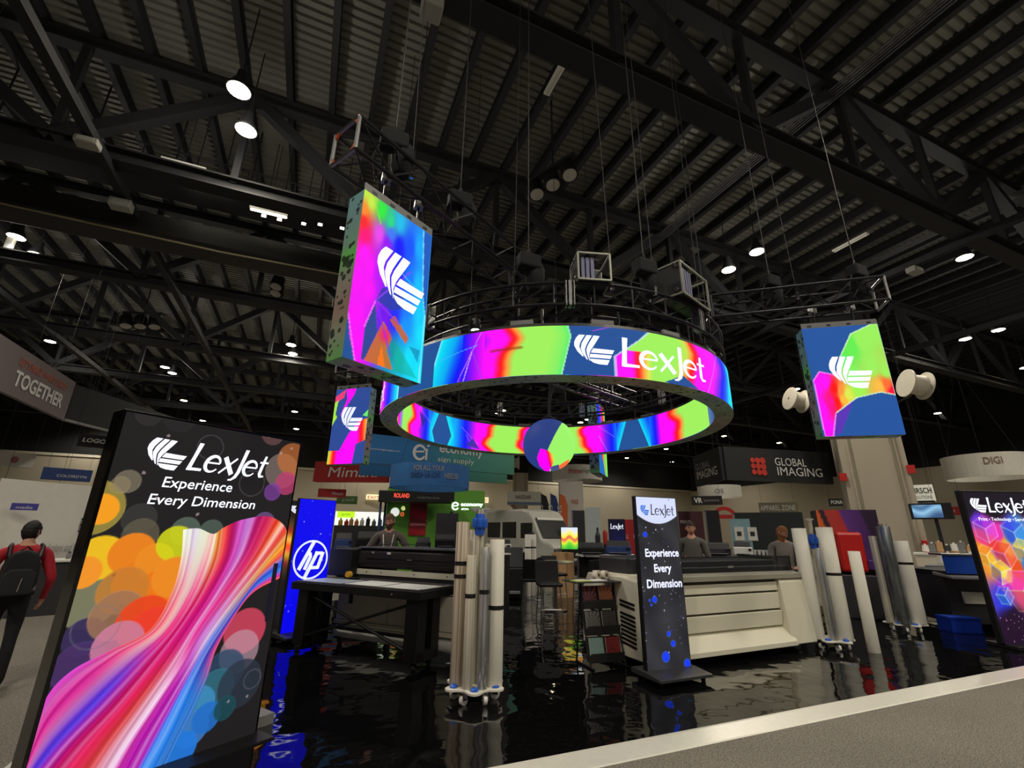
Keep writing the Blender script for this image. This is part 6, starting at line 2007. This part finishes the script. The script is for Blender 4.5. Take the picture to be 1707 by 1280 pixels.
sign_box(-10, 834, 156, 905, 14, 'white booth wall with faint lettering behind the visitor in red', M_signwhite, 0.2, 15, (('E N', .8, .6, .1, .12, M_txtdark), ('displays and fabric', .55, .42, .36, .09, M_txtgrey), ('frames', .76, .27, .14, .07, M_txtgrey)), False, 'booth_wall', 'booth wall', tz=(CARPET_Z, 2.55))
sign_box(20, 838, 62, 851, 13.9, 'small purple-blue plaque on the white booth wall', mat('plaque_blue', (64, 62, 150), 0.6), 0.03, None, (('media', .2, .2, .6, .4, M_txt),), False, 'plaque', 'plaque')
cnt = thing('counter', 'dark counter with white top behind the visitor in red', 'counter', at(95, 930, 13.5) * 1.0, facing(at(95, 930, 13.5)))
cnt.location.z = CARPET_Z
MB().bb(-0.5, 0.9, 0, 0.6, 0, 0.98).build('body', M_darkgrey, cnt, bevel=0.01)
MB().bb(-0.55, 0.95, -0.05, 0.65, 0.98, 1.03).build('top', M_white, cnt, bevel=0.01)
for i in range(5):
    s_ = thing('sample_jar', ('short', 'tall', 'small', 'round', 'narrow')[i] + ' sample jar on the counter behind the visitor in red', 'jar', cnt.matrix_world @ Vector((0, 0, 0)) if False else Vector(cnt.location) + Matrix.Rotation(cnt.rotation_euler.z, 3, 'Z') @ Vector((-0.35 + i * 0.26, 0.2, 1.03)), 0)
    MB().lathe([(0.035, 0), (0.04, 0.01), (0.04, 0.06 + 0.015 * (i % 3)), (0.025, 0.09 + 0.015 * (i % 3))], 14).build('glass', M_white if i % 2 else M_grey, s_, smooth=True)
    MB().lathe([(0.027, 0.09 + 0.015 * (i % 3)), (0.027, 0.11 + 0.015 * (i % 3))], 14).build('lid', M_black, s_)

# green booth behind the black printer
gb = sign_box(648, 818, 806, 905, 19.5, 'lime green booth wall with white disc and red picture', M_green, 0.2, 20.5, (), False, 'booth_wall', 'booth wall', tz=(CARPET_Z, 3.35))
MB().lathe([(0, 0), (0.17, 0), (0.17, 0.02)], 24).build('white_disc', mat('disc_lit', (240, 244, 236), emit=0.8, var=0), gb, loc=(0.32, -0.012, 2.4), rot=(R(90), 0, 0))
lettering('e', 0.16, 0.17, mat('pale_yellow_lit', (226, 236, 150), emit=0.7, var=0), gb, (0.55, -0.02, 2.47), bold=.03)
lettering('o', 0.16, 0.17, mat('orange_lit', (240, 110, 60), emit=0.7, var=0), gb, (0.53, -0.02, 2.24), bold=.03)


def art_red(U, V):
    s_ = 0.5 + 0.5 * np.sin(V * 9 + U * 2)
    C = s_[..., None] * np.array((200, 30, 46), float) + (1 - s_[..., None]) * np.array((110, 10, 24), float)
    return blend(C, np.abs(V - 0.38) < 0.04, (236, 150, 170), .8)


rp_ = panel('red_picture', 0.62, 1.2, 0.03, art_red, M_print, gb, (0.95, -0.05, 1.55))
MB().bb(0.92, 1.6, -0.045, 0, 1.52, 2.78).build('picture_frame', M_signred, gb)
hd_ = sign_box(632, 817, 757, 838, 18.8, 'black canopy header with red glowing sign over the green booth', M_signblack, 0.8, None, (('ROLAND', .2, .35, .2, .42, mat('red_glow', (255, 90, 70), emit=1.0, var=0), .02), ('CONNECTING COLOR', .5, .3, .3, .2, M_txtgrey)), False, 'canopy_header', 'sign')
for x in (0.05, 2.8):
    MB().bb(x, x + 0.08, 0.3, 0.38, -hd_.location.z + CARPET_Z, 0).build('post', M_signblue if x < 1 else M_signblack, hd_)
sign_box(642, 830, 652, 900, 19.9, 'narrow blue edge panel of the green booth', M_signblue, 0.3, None, (), False, 'edge_panel', 'panel', tz=(CARPET_Z, 3.2))
lt = sign_box(752, 836, 806, 853, 17.0, 'glowing white economy lettering board over the film rolls', M_green, 0.05, None, (('economy', .3, .42, .68, .42, M_txtlit, .03), ('sign', .32, .08, .22, .3, M_txtlit, .02)), False, 'lit_sign', 'sign')
strips([stroke(arc(.16, .18, .11, .12, 20, 330, 20), [.05]), stroke([(.08, .18), (.26, .2)], [.04])], M_txtlit, lt, 'emblem', 1, 1, 0, 0, lambda x, z_: (x, -0.02, z_))
MB().bb(0.05, 0.1, 0.05, 0.1, -lt.location.z + CARPET_Z, 0).build('post', M_alu, lt)
MB().bb(1.0, 1.05, 0.05, 0.1, -lt.location.z + CARPET_Z, 0).build('post', M_alu, lt)
sign_box(728, 855, 762, 905, 15.5, 'tall dark grey printer side standing in the green booth', M_darkgrey, 0.8, None, (), False, 'tall_printer', 'printer', tz=(CARPET_Z, 2.2))
sign_box(559, 858, 640, 882, 24.9, 'brightly lit white product shelf wall left of the leaning man', mat('lit_shelf_white', (246, 248, 240), emit=0.9, var=0.02), 0.3, None, (), False, 'lit_shelf', 'shelf', tz=(1.9, 2.55))
sign_box(562, 859, 590, 870, 24.8, 'lime lit header on the bright product shelf', mat('lime_lit', (190, 240, 40), emit=0.9, var=0.05), 0.05, None, (('green', .25, .3, .5, .3, mat('lime_dark', (120, 180, 30)),),), False, 'shelf_header', 'sign', tz=(2.25, 2.55))
shb = sign_box(556, 884, 645, 910, 24, 'counter front below the bright product shelf', M_darkgrey, 0.8, None, (), False, 'counter', 'counter', tz=(CARPET_Z, 1.88))
for i, (px, hh, m_, lb) in enumerate(((566, .22, mat('yellow_bottle', (196, 170, 60)), 'yellow'), (576, .18, M_red, 'red'), (584, .26, M_card, 'brown'), (593, .2, mat('orange_bottle', (210, 120, 60)), 'orange'), (602, .24, M_white, 'white'), (612, .3, M_darkgrey, 'black'), (622, .2, M_grey, 'grey'), (632, .26, mat('teal_bottle', (90, 130, 140)), 'teal'))):
    p_ = at(px, 884, 24.25)
    s_ = thing('ink_bottle', lb + ' ink bottle on the counter by the bright shelf', 'bottle', (p_.x, p_.y, 1.88), 0, 'ink bottles by the bright shelf')
    MB().lathe([(0.09, 0), (0.1, 0.02), (0.1, hh), (0.04, hh + 0.06)], 12).build('bottle', m_, s_, smooth=True)
    MB().lathe([(0.045, hh + 0.06), (0.045, hh + 0.12)], 12).build('cap', M_white, s_)
for (px0, px1, py0, py1, lb) in ((611, 634, 824, 833, 'lit EXIT sign on the far wall left of the green booth'), (757, 772, 828, 836, 'lit EXIT sign on the far wall beside the lettering board'), (803, 814, 829, 838, 'small lit EXIT sign on the far wall left of the van')):
    q_ = at(px0, py0, 1.0)
    t = sign_box(px0, py0, px1, py1, 59.8 / q_.y, lb, M_exit, 0.15, None, (('EXIT', .1, .12, .8, .62, M_txtred, .02),), False, 'exit_sign', 'exit sign')
sign_box(531, 814, 576, 829, 27, 'small red sign under the Mimaki sign', M_signred, 0.5, None, (('Mimaki', .5, .25, .4, .4, M_txt),))
sign_box(562, 826, 595, 840, 30, 'small green sign with X next to the exit sign', mat('sign_green', (96, 140, 76), 0.6), 0.4, None, (('greenX', .25, .2, .6, .5, M_txt),))

# van
vp = at(888, 930, 22.5)
van = thing('van', 'white high-roof van with stickers on its windscreen', 'van', (vp.x, vp.y, CARPET_Z), facing(vp) + R(38))
M_van = mat('van_white', (208, 206, 196), 0.35)
prof_v = [(-2.6, 0.35), (-2.6, 1.15), (-2.3, 1.3), (-1.75, 1.42), (-1.15, 2.35), (-0.85, 2.62), (-0.4, 2.72), (2.6, 2.72), (2.75, 2.5), (2.8, 0.35)]
MB().prismx([(y_, z_) for y_, z_ in prof_v], -0.95, 0.95).build('body', M_van, van, bevel=0.1)
MB().prismx([(-1.74, 1.46), (-1.2, 2.3), (-1.17, 2.31), (-1.71, 1.46)], -0.8, 0.8).build('windscreen', M_black, van, loc=(0, -0.06, 0.02))
MB().prismx([(-1.27, 2.2), (-1.2, 2.3), (-1.17, 2.31), (-1.24, 2.2)], -0.75, 0.75).build('sun_strip', M_white, van, loc=(0, -0.075, 0.03))
for s in (-1, 1):
    MB().bb(s * 0.952 - 0.01, s * 0.952 + 0.01, -1.2, -0.35, 1.45, 2.1).build('door_window', M_black, van)
    MB().bb(s * 0.952 - 0.01, s * 0.952 + 0.01, 0.0, 1.1, 1.45, 2.15).build('side_window', M_black, van)
    MB().bb(s * 0.952 - 0.01, s * 0.952 + 0.01, 1.3, 2.4, 1.45, 2.15).build('side_window', M_black, van)
    MB().box((s * 1.12, -1.35, 1.55), (0.2, 0.12, 0.34)).build('mirror', M_black, van, bevel=0.03)
    MB().box((s * 0.72, -2.6, 0.95), (0.4, 0.06, 0.28)).build('headlamp', M_chrome, van, bevel=0.03)
    for y_ in (-1.7, 1.8):
        MB().tube([(s * 0.72, y_, 0.35), (s * 0.96, y_, 0.35)], 0.35, 20).build('wheel', M_black, van, smooth=True)
MB().bb(-0.5, 0.5, -2.63, -2.58, 0.7, 1.05).build('grille', M_black, van)
MB().bb(-0.9, 0.9, -2.7, -2.58, 0.35, 0.6).build('bumper', M_darkgrey, van, bevel=0.05)
for s_, x in (('LM', -0.45), ('SIGN', 0.3)):
    lettering(s_, 0.4, 0.2, M_txt, van, (x, -1.68, 1.62), rx=R(-33), bold=.02)

# fabric towers, flags and small booths in the distance
sign_box(846, 819, 902, 842, 33, 'white hanging sign reading NAZDAR', M_signwhite, 0.5, None, (('NAZDAR', .25, .45, .45, .28, M_txtdark), ('________', 0.0, .02, 1.0, .2, mat('slate_blue', (110, 130, 160)))))
for px, c, lb in ((902, M_signblack, 'black'), (918, M_signblue, 'blue'), (933, mat('flag_orange', (220, 110, 60), 0.7), 'orange')):
    p_ = at(px, 845, 27)
    t = thing('feather_flag', lb + ' feather flag standing behind the van', 'flag', (p_.x, p_.y, CARPET_Z), facing(p_))
    MB().prism([(0, 1.2), (0.42, 1.5), (0.45, 3.2), (0.3, 3.7), (0.0, 3.85)], 0.0, 0.02).build('cloth', c, t)
    MB().tube([(0, 0, 0), (0, 0, 3.9)], 0.015, 6).build('pole', M_alu, t)
    MB().lathe([(0.25, 0), (0.25, 0.03), (0.03, 0.06)], 14).build('base', M_black, t)
    lettering('SIGNS', 1.6, 0.22, M_txt, t, (0.1, -0.01, 1.6)).rotation_euler = (0, R(-90), 0)
for (px0, px1, py0, d, zt, m_, lb, tx) in ((931, 975, 806, 28, 4.6, M_signwhite, 'tall white fabric tower behind the van', (('FREE', .5, .72, .3, .05, M_txtor),)),
                                           (975, 1003, 845, 26, 3.0, mat('pale_blue_wall', (196, 208, 210), 0.6), 'pale blue booth wall with a bottle picture', ()),
                                           (953, 976, 858, 21, 2.6, M_darkgrey, 'dark grey upright panel right of the van', ()),
                                           (1033, 1064, 862, 25, 2.35, M_signred, 'red booth panels reading SELL', (('SELL', .1, .62, .35, .08, M_txt), ('F', .75, .62, .1, .08, M_txt))),
                                           (1128, 1176, 850, 24, 2.7, mat('maroon_wall', (74, 36, 44), 0.7), 'maroon booth wall behind the man in grey polo', (('PRINT', .1, .8, .4, .05, M_txt),)),
                                           (1174, 1204, 852, 19, 2.5, M_signblack, 'black partition right of the man in grey polo', ()),
                                           (1222, 1345, 855, 21, 2.5, mat('deep_green_canopy', (26, 34, 34), 0.7), 'dark green booth backdrop behind the red-bearded man', ()),
                                           (1215, 1254, 862, 19, 2.2, mat('aqua_display', (140, 176, 186), 0.5), 'pale aqua display board with small pictures', ())):
    t = sign_box(px0, py0, px1, 900, d, lb, m_, 0.15, None, tx, False, 'booth_wall', 'booth wall', tz=(CARPET_Z, zt))
    if 'aqua' in lb:
        for i in range(2):
            MB().bb(0.12 + i * 0.42, 0.42 + i * 0.42, -0.03, 0, 1.5, 1.95).build('picture', M_white, t)
            MB().bb(0.2 + i * 0.42, 0.34 + i * 0.42, -0.04, -0.03, 1.65, 1.8).build('motif', M_darkgrey, t)
    elif 'bottle picture' in lb:
        MB().lathe([(0.12, 1.2), (0.13, 1.9), (0.05, 2.1), (0.05, 2.3)], 12).build('bottle_relief', M_darkgrey, t, loc=(0.62, 0, -0.3))
    else:
        MB().bb(0, 0.05, -0.02, 0, 0, zt).build('edge_profile', M_alu, t)
fire = thing('fire_extinguisher', 'red fire extinguisher cabinet left of the small far totem', 'extinguisher', at(1009, 900, 25) * 1.0, facing(at(1009, 900, 25)))
fire.location.z = CARPET_Z
MB().bb(-0.2, 0.2, 0, 0.2, 0, 1.15).build('stand', M_darkgrey, fire)
MB().lathe([(0.1, 1.15), (0.11, 1.2), (0.11, 1.75), (0.04, 1.85)], 14).build('cylinder', M_red, fire, smooth=True)


def art_small(U, V):
    C = stops(V / 1.9 + .06 * np.sin(U * 12 + V * 5), [(0, (230, 30, 200)), (.2, (120, 40, 220)), (.45, (40, 60, 240)), (.65, (20, 20, 60)), (1, (14, 14, 30))])
    return C


p_ = at(1016, 905, 15.5)
sm = totem((p_.x, p_.y, 0 if p_.y < PY1 else CARPET_Z), facing(p_), 0.5, 1.98, art_small, 'small far LED totem with blue and magenta picture')
strips(WORD, M_white_glow, sm, 'lettering', 0.13, 0.16, 0.06, 1.78, fl)
sign_box(1152, 827, 1205, 841, 36, 'black hanging sign reading VR', M_signblack, 0.3, None, (('VR', .08, .2, .28, .6, M_txt, .04), ('systems', .4, .3, .5, .3, M_txtgrey)))
sign_box(1264, 838, 1332, 856, 34, 'olive sign reading APPAREL ZONE in white', mat('olive_sign', (120, 114, 92), 0.7), 0.3, None, (('APPAREL ZONE', .04, .3, .9, .45, M_txt, .0),))
sign_box(1380, 831, 1410, 843, 33, 'black sign reading PONA left of the big column', M_signblack, 0.3, None, (('PONA', .15, .25, .7, .5, M_txt, .02),))
sign_box(1512, 809, 1561, 834, 27, 'white lit sign reading HIRSCH SOLUTIONS right of the column', mat('sign_lit_white', (226, 224, 206), emit=0.35), 0.5, None, (('HIRSCH', .06, .45, .86, .36, M_txtdark, .02), ('SOLUTIONS', .12, .12, .76, .2, M_txtdark)))
sign_box(1519, 835, 1561, 846, 26.5, 'dark sign reading EMBROIDERY right of the column', M_signblack, 0.3, None, (('EMBROIDERY', .05, .2, .9, .55, M_txtgrey, .02),))['label'] = 'dark sign reading EMBROIDERY under the Hirsch sign'


def art_sky(U, V):
    return stops(V + .1 * np.sin(U * 7), [(0, (60, 90, 130)), (.25, (150, 200, 235)), (.4, (70, 110, 150)), (.7, (190, 225, 245))])


p_ = at(1524, 863, 21.3)
mn = thing('monitor', 'wall monitor with pale blue picture right of the column', 'monitor', (p_.x, p_.y, p_.z), facing(p_))
MB().bb(-0.08, 1.02, 0.01, 0.12, -0.05, 0.47).build('bezel', M_black, mn)
panel('screen', 0.76, 0.42, 0.03, art_sky, M_screen, mn)
MB().bb(0.5, 0.6, 0.1, 0.2, -p_.z + CARPET_Z, 0.3).build('post', M_black, mn)
sign_box(1562, 845, 1612, 858, 30, 'red strip sign right of the wall monitor', M_signred, 0.3, None, (('24', .5, .3, .12, .4, M_txt),))
for (px0, px1, py, d, zt, m_, top, lb) in ((1520, 1618, 905, 20, 1.15, M_creamdull, M_white, 'cream counter with white top right of the column'), (1540, 1640, 925, 15, 0.98, M_black, M_alu, 'black counter with bright edge before the cube banner')):
    t = sign_box(px0, py, px1, py + 20, d, lb, m_, 0.9, None, (), False, 'counter', 'counter', tz=(CARPET_Z, zt))
    ww = (at(px0, py, d) - at(px1, py, d)).length
    MB().bb(-0.03, ww + 0.03, -0.05, 0.92, zt, zt + 0.06).build('top', top, t)
    for i in range(7):
        q_ = Vector(t.location) + Matrix.Rotation(t.rotation_euler.z, 3, 'Z') @ Vector((0.3 + i * ww / 8, 0.3, 0))
        sp_ = thing('thread_spool', ('white', 'grey', 'brown', 'dark')[i % 4] + ' thread spool, ' + ('first', 'second', 'third', 'fourth', 'fifth', 'sixth', 'seventh')[i] + ' from left on the ' + ('cream' if d > 18 else 'black') + ' counter', 'spool', (q_.x, q_.y, zt + 0.06), 0, 'thread spools on the counters at right')
        MB().lathe([(0.09, 0), (0.1, 0.02), (0.08, 0.2 + 0.05 * (i % 3))], 12).build('thread', (M_white, M_grey, M_card, M_darkgrey)[i % 4], sp_)
        MB().lathe([(0.03, 0.2), (0.025, 0.24 + 0.05 * (i % 3))], 10).build('core', M_paper, sp_)

# furniture behind the glossy floor
def chair(px, d, rz, label):
    p_ = at(px, 950, d)
    t = thing('bar_chair', label, 'chair', (p_.x, p_.y, 0.0 if (PX0 < p_.x < PX1 and p_.y < PY1) else CARPET_Z), rz, 'black bar chairs round the table')
    MB().bb(-0.23, 0.23, -0.22, 0.22, 0.62, 0.69).build('seat', M_black, t, bevel=0.02)
    MB().prismx([(0.2, 0.68), (0.27, 1.08), (0.23, 1.08), (0.16, 0.68)], -0.24, 0.24).build('backrest', M_black, t, bevel=0.01)
    for x in (-0.2, 0.2):
        for y_ in (-0.19, 0.19):
            MB().tube([(x * 0.9, y_ * 0.9, 0.63), (x * 1.1, y_ * 1.1, 0.0)], 0.013, 6).build('leg', M_alu, t)
    MB().tube([(-0.21, -0.2, 0.22), (0.21, -0.2, 0.22)], 0.011, 6).build('foot_rest', M_alu, t)
    return t


p_ = at(925, 940, 11.2)
rtb = thing('round_table', 'small round high table with chrome leg behind the roll stand', 'table', (p_.x, p_.y, 0))
MB().lathe([(0.42, 0.98), (0.43, 0.99), (0.43, 1.01), (0.42, 1.02)], 36).build('top', mat('table_top_grey', (150, 144, 130), 0.3), rtb, smooth=True)
MB().lathe([(0.03, 0.03), (0.03, 0.98)], 14).build('leg', M_chrome, rtb, smooth=True)
MB().lathe([(0.26, 0), (0.26, 0.02), (0.04, 0.04)], 28).build('base', M_chrome, rtb, smooth=True)
chair(888, 10.8, R(160), 'black bar chair left of the round high table')
chair(975, 10.9, R(-150), 'black bar chair right of the round high table')
chair(925, 12.3, R(10), 'black bar chair behind the round high table')
chair(915, 9.9, R(-15), 'black bar chair in front of the round high table')
# long worktables with machines on them
def worktable(px0, px1, d, z, lb, m_=None):
    a, c = at(px0, 940, d), at(px1, 940, d)
    w = (c - a).length
    t = thing('worktable', lb, 'table', (a.x, a.y, CARPET_Z), facing((a + c) / 2))
    MB().bb(0, w, 0, 0.8, z - 0.05, z).build('top', m_ or M_white, t)
    for x in (0.03, w - 0.08):
        for y_ in (0.03, 0.72):
            MB().bb(x, x + 0.05, y_, y_ + 0.05, 0, z - 0.05).build('leg', M_alu, t)
    MB().bb(0.05, w - 0.05, 0.5, 0.78, 0.3, z - 0.1).build('modesty_panel', M_black, t)
    return t, w


def machine(px, d, z, w, h, m_, lb, dep=0.6):
    p_ = at(px, 900, d)
    t = thing('desk_printer', lb, 'printer', (p_.x, p_.y, z), facing(p_), 'desktop printers in the booths behind')
    MB().bb(-w / 2, w / 2, 0.05, dep, 0, h * 0.6).build('body', m_, t, bevel=0.03)
    MB().prismx([(0.1, h * 0.6), (0.2, h), (dep - 0.05, h), (dep, h * 0.6)], -w / 2 + 0.03, w / 2 - 0.03).build('lid', M_darkgrey, t, bevel=0.02)
    MB().bb(-w * 0.35, w * 0.35, -0.12, 0.06, h * 0.12, h * 0.16).build('output_tray', M_grey, t)
    MB().bb(w * 0.3, w * 0.45, 0.03, 0.06, h * 0.35, h * 0.5).build('display', M_black, t)
    return t


worktable(960, 1060, 13.6, 1.12, 'long white worktable behind the brochure rack')
machine(985, 13.6, 1.12 + CARPET_Z, 0.75, 0.3, M_black, 'black desktop printer on the worktable behind the brochure rack')
machine(1030, 13.7, 1.12 + CARPET_Z, 0.7, 0.36, M_signblue, 'blue-violet desktop printer behind the brochure rack')
worktable(1170, 1262, 15.5, 1.1, 'grey worktable behind the man in grey polo', M_grey)
machine(1195, 15.5, 1.1 + CARPET_Z, 0.7, 0.35, M_darkgrey, 'dark desktop printer behind the man in grey polo')
machine(1236, 15.6, 1.1 + CARPET_Z, 0.5, 0.4, M_white, 'white desktop machine behind the cream printer')
worktable(560, 636, 15.0, 1.15, 'dark worktable left of the leaning man', M_black)
machine(573, 15.0, 1.15 + CARPET_Z, 0.5, 0.45, M_signblue, 'blue desktop machine left of the leaning man')
machine(616, 15.0, 1.15 + CARPET_Z, 0.75, 0.5, M_black, 'black desktop printer left of the leaning man')
worktable(685, 760, 14.5, 1.2, 'white worktable right of the leaning man')
machine(706, 14.5, 1.2 + CARPET_Z, 0.45, 0.3, M_darkgrey, 'small grey machine right of the leaning man')
machine(742, 14.6, 1.2 + CARPET_Z, 0.6, 0.4, M_black, 'black machine right of the leaning man')
worktable(812, 878, 16.5, 1.1, 'white worktable in front of the van', M_white)
machine(833, 16.5, 1.1 + CARPET_Z, 0.8, 0.32, M_white, 'white flat machine in front of the van')
machine(852, 12.8, 0.0, 0.7, 1.25, M_black, 'tall black machine left of the round high table')
machine(1105, 12.5, 0.0, 1.2, 1.2, M_black, 'black machine hidden behind the shield-topped totem')
for px, d, lb in ((880, 13.6, 'white paper roll tower with black strap in front of the van'), (889, 13.8, 'second white paper roll tower in front of the van')):
    p_ = at(px, 930, d)
    film_roll(p_.x, p_.y, CARPET_Z, 1.62, 0.085, M_filmW, lb, (1.25, 0.6))


def art_bright(U, V):
    return stops(V + .05 * np.sin(U * 20), [(0, (60, 190, 60)), (.12, (120, 220, 60)), (.2, (240, 240, 60)), (.3, (240, 90, 90)), (.36, (250, 245, 70)), (.48, (250, 245, 200)), (.55, (225, 235, 255))])


p_ = at(936, 915, 14.2)
mo = thing('monitor', 'bright monitor with rainbow landscape behind the round high table', 'monitor', (p_.x, p_.y, p_.z), facing(p_))
MB().bb(-0.02, 0.5, 0.005, 0.05, -0.02, 0.62).build('bezel', M_black, mo)
panel('screen', 0.48, 0.6, 0.02, art_bright, M_screen, mo)
MB().bb(0.2, 0.28, 0.03, 0.07, -p_.z + CARPET_Z, 0.1).build('stand', M_black, mo)
cbx = thing('cardboard_box', 'brown cardboard box below the bright monitor', 'box', at(945, 930, 13.4) * 1.0, 0.2)
cbx.location.z = 0.0 if cbx.location.y < PY1 else CARPET_Z
MB().bb(-0.25, 0.25, 0, 0.35, 0, 1.12).build('carton', M_card, cbx)
MB().bb(-0.04, 0.04, -0.004, 0.354, 0.4, 1.124).build('tape', mat('carton_tape', (170, 130, 80), 0.4), cbx)
ab = sign_box(1186, 851, 1222, 866, 28, 'red and white arched booth entrance behind the worktables', M_signred, 0.3, None, (), False, 'arch', 'arch', tz=(2.5, 2.7))
b_ = MB()
for i in range(16):
    a0, a1 = math.pi * i / 16, math.pi * (i + 1) / 16
    b_.add([(0.62 + rr * math.cos(a), y_, rr * math.sin(a)) for rr in (0.45, 0.62) for y_ in (0, 0.3) for a in (a0, a1)], [(0, 1, 5, 4), (2, 6, 7, 3), (0, 2, 3, 1), (4, 5, 7, 6)])
b_.build('arch_band', M_red, ab)
MB().bb(0.0, 0.15, 0, 0.3, -2.53, 0).build('arch_leg', M_signwhite, ab)
MB().bb(1.1, 1.25, 0, 0.3, -2.53, 0).build('arch_leg', M_signwhite, ab)
# small desk telephone-like cup trays and cups on the far table
for i, px in enumerate((1256, 1263, 1270, 1277)):
    p_ = at(px, 905, 14.0)
    t = thing('paper_cup', 'white paper cup standing on the tray table behind the cream printer', 'cup', (p_.x, p_.y, 1.14), 0, 'paper cups on the tray table')
    MB().lathe([(0.03, 0), (0.042, 0.12), (0.045, 0.13)], 14).build('cup', M_white, t, smooth=True)
    MB().lathe([(0.046, 0.12), (0.046, 0.135)], 14).build('rim', M_paper, t)
p_ = at(1256, 905, 14.0)
tt_ = thing('tray_table', 'black tray table holding paper cups', 'table', (p_.x, p_.y, 0.0 if (p_.x < PX1 and p_.y < PY1) else CARPET_Z), facing(p_))
MB().bb(-0.25, 0.5, -0.2, 0.3, 1.1 , 1.14).build('top', M_black, tt_)
MB().lathe([(0.03, 0), (0.03, 1.1)], 10).build('leg', M_blackmetal, tt_, loc=(0.1, 0, 0))
MB().lathe([(0.22, 0), (0.22, 0.02), (0.04, 0.03)], 20).build('base', M_blackmetal, tt_, loc=(0.1, 0, 0))


def merge_into(part_of, other, part_name):
    """the faces of one sign hang together: hand the pieces of `other` over to `part_of`"""
    for c in list(other.children):
        w_ = other.matrix_basis @ c.matrix_basis
        c.parent = part_of
        c.matrix_basis = part_of.matrix_basis.inverted() @ w_
        if c.name.startswith(('box_frame', 'fabric_face')):
            c.name = part_name
    bpy.data.objects.remove(other)


bpy.context.view_layer.update()
merge_into(tg, tg2, 'return_face')
merge_into(es, eb, 'rear_face')
merge_into(gi, [o for o in bpy.data.objects if o.get('label') == 'side face of the black imaging sign, left end'][0], 'side_face')
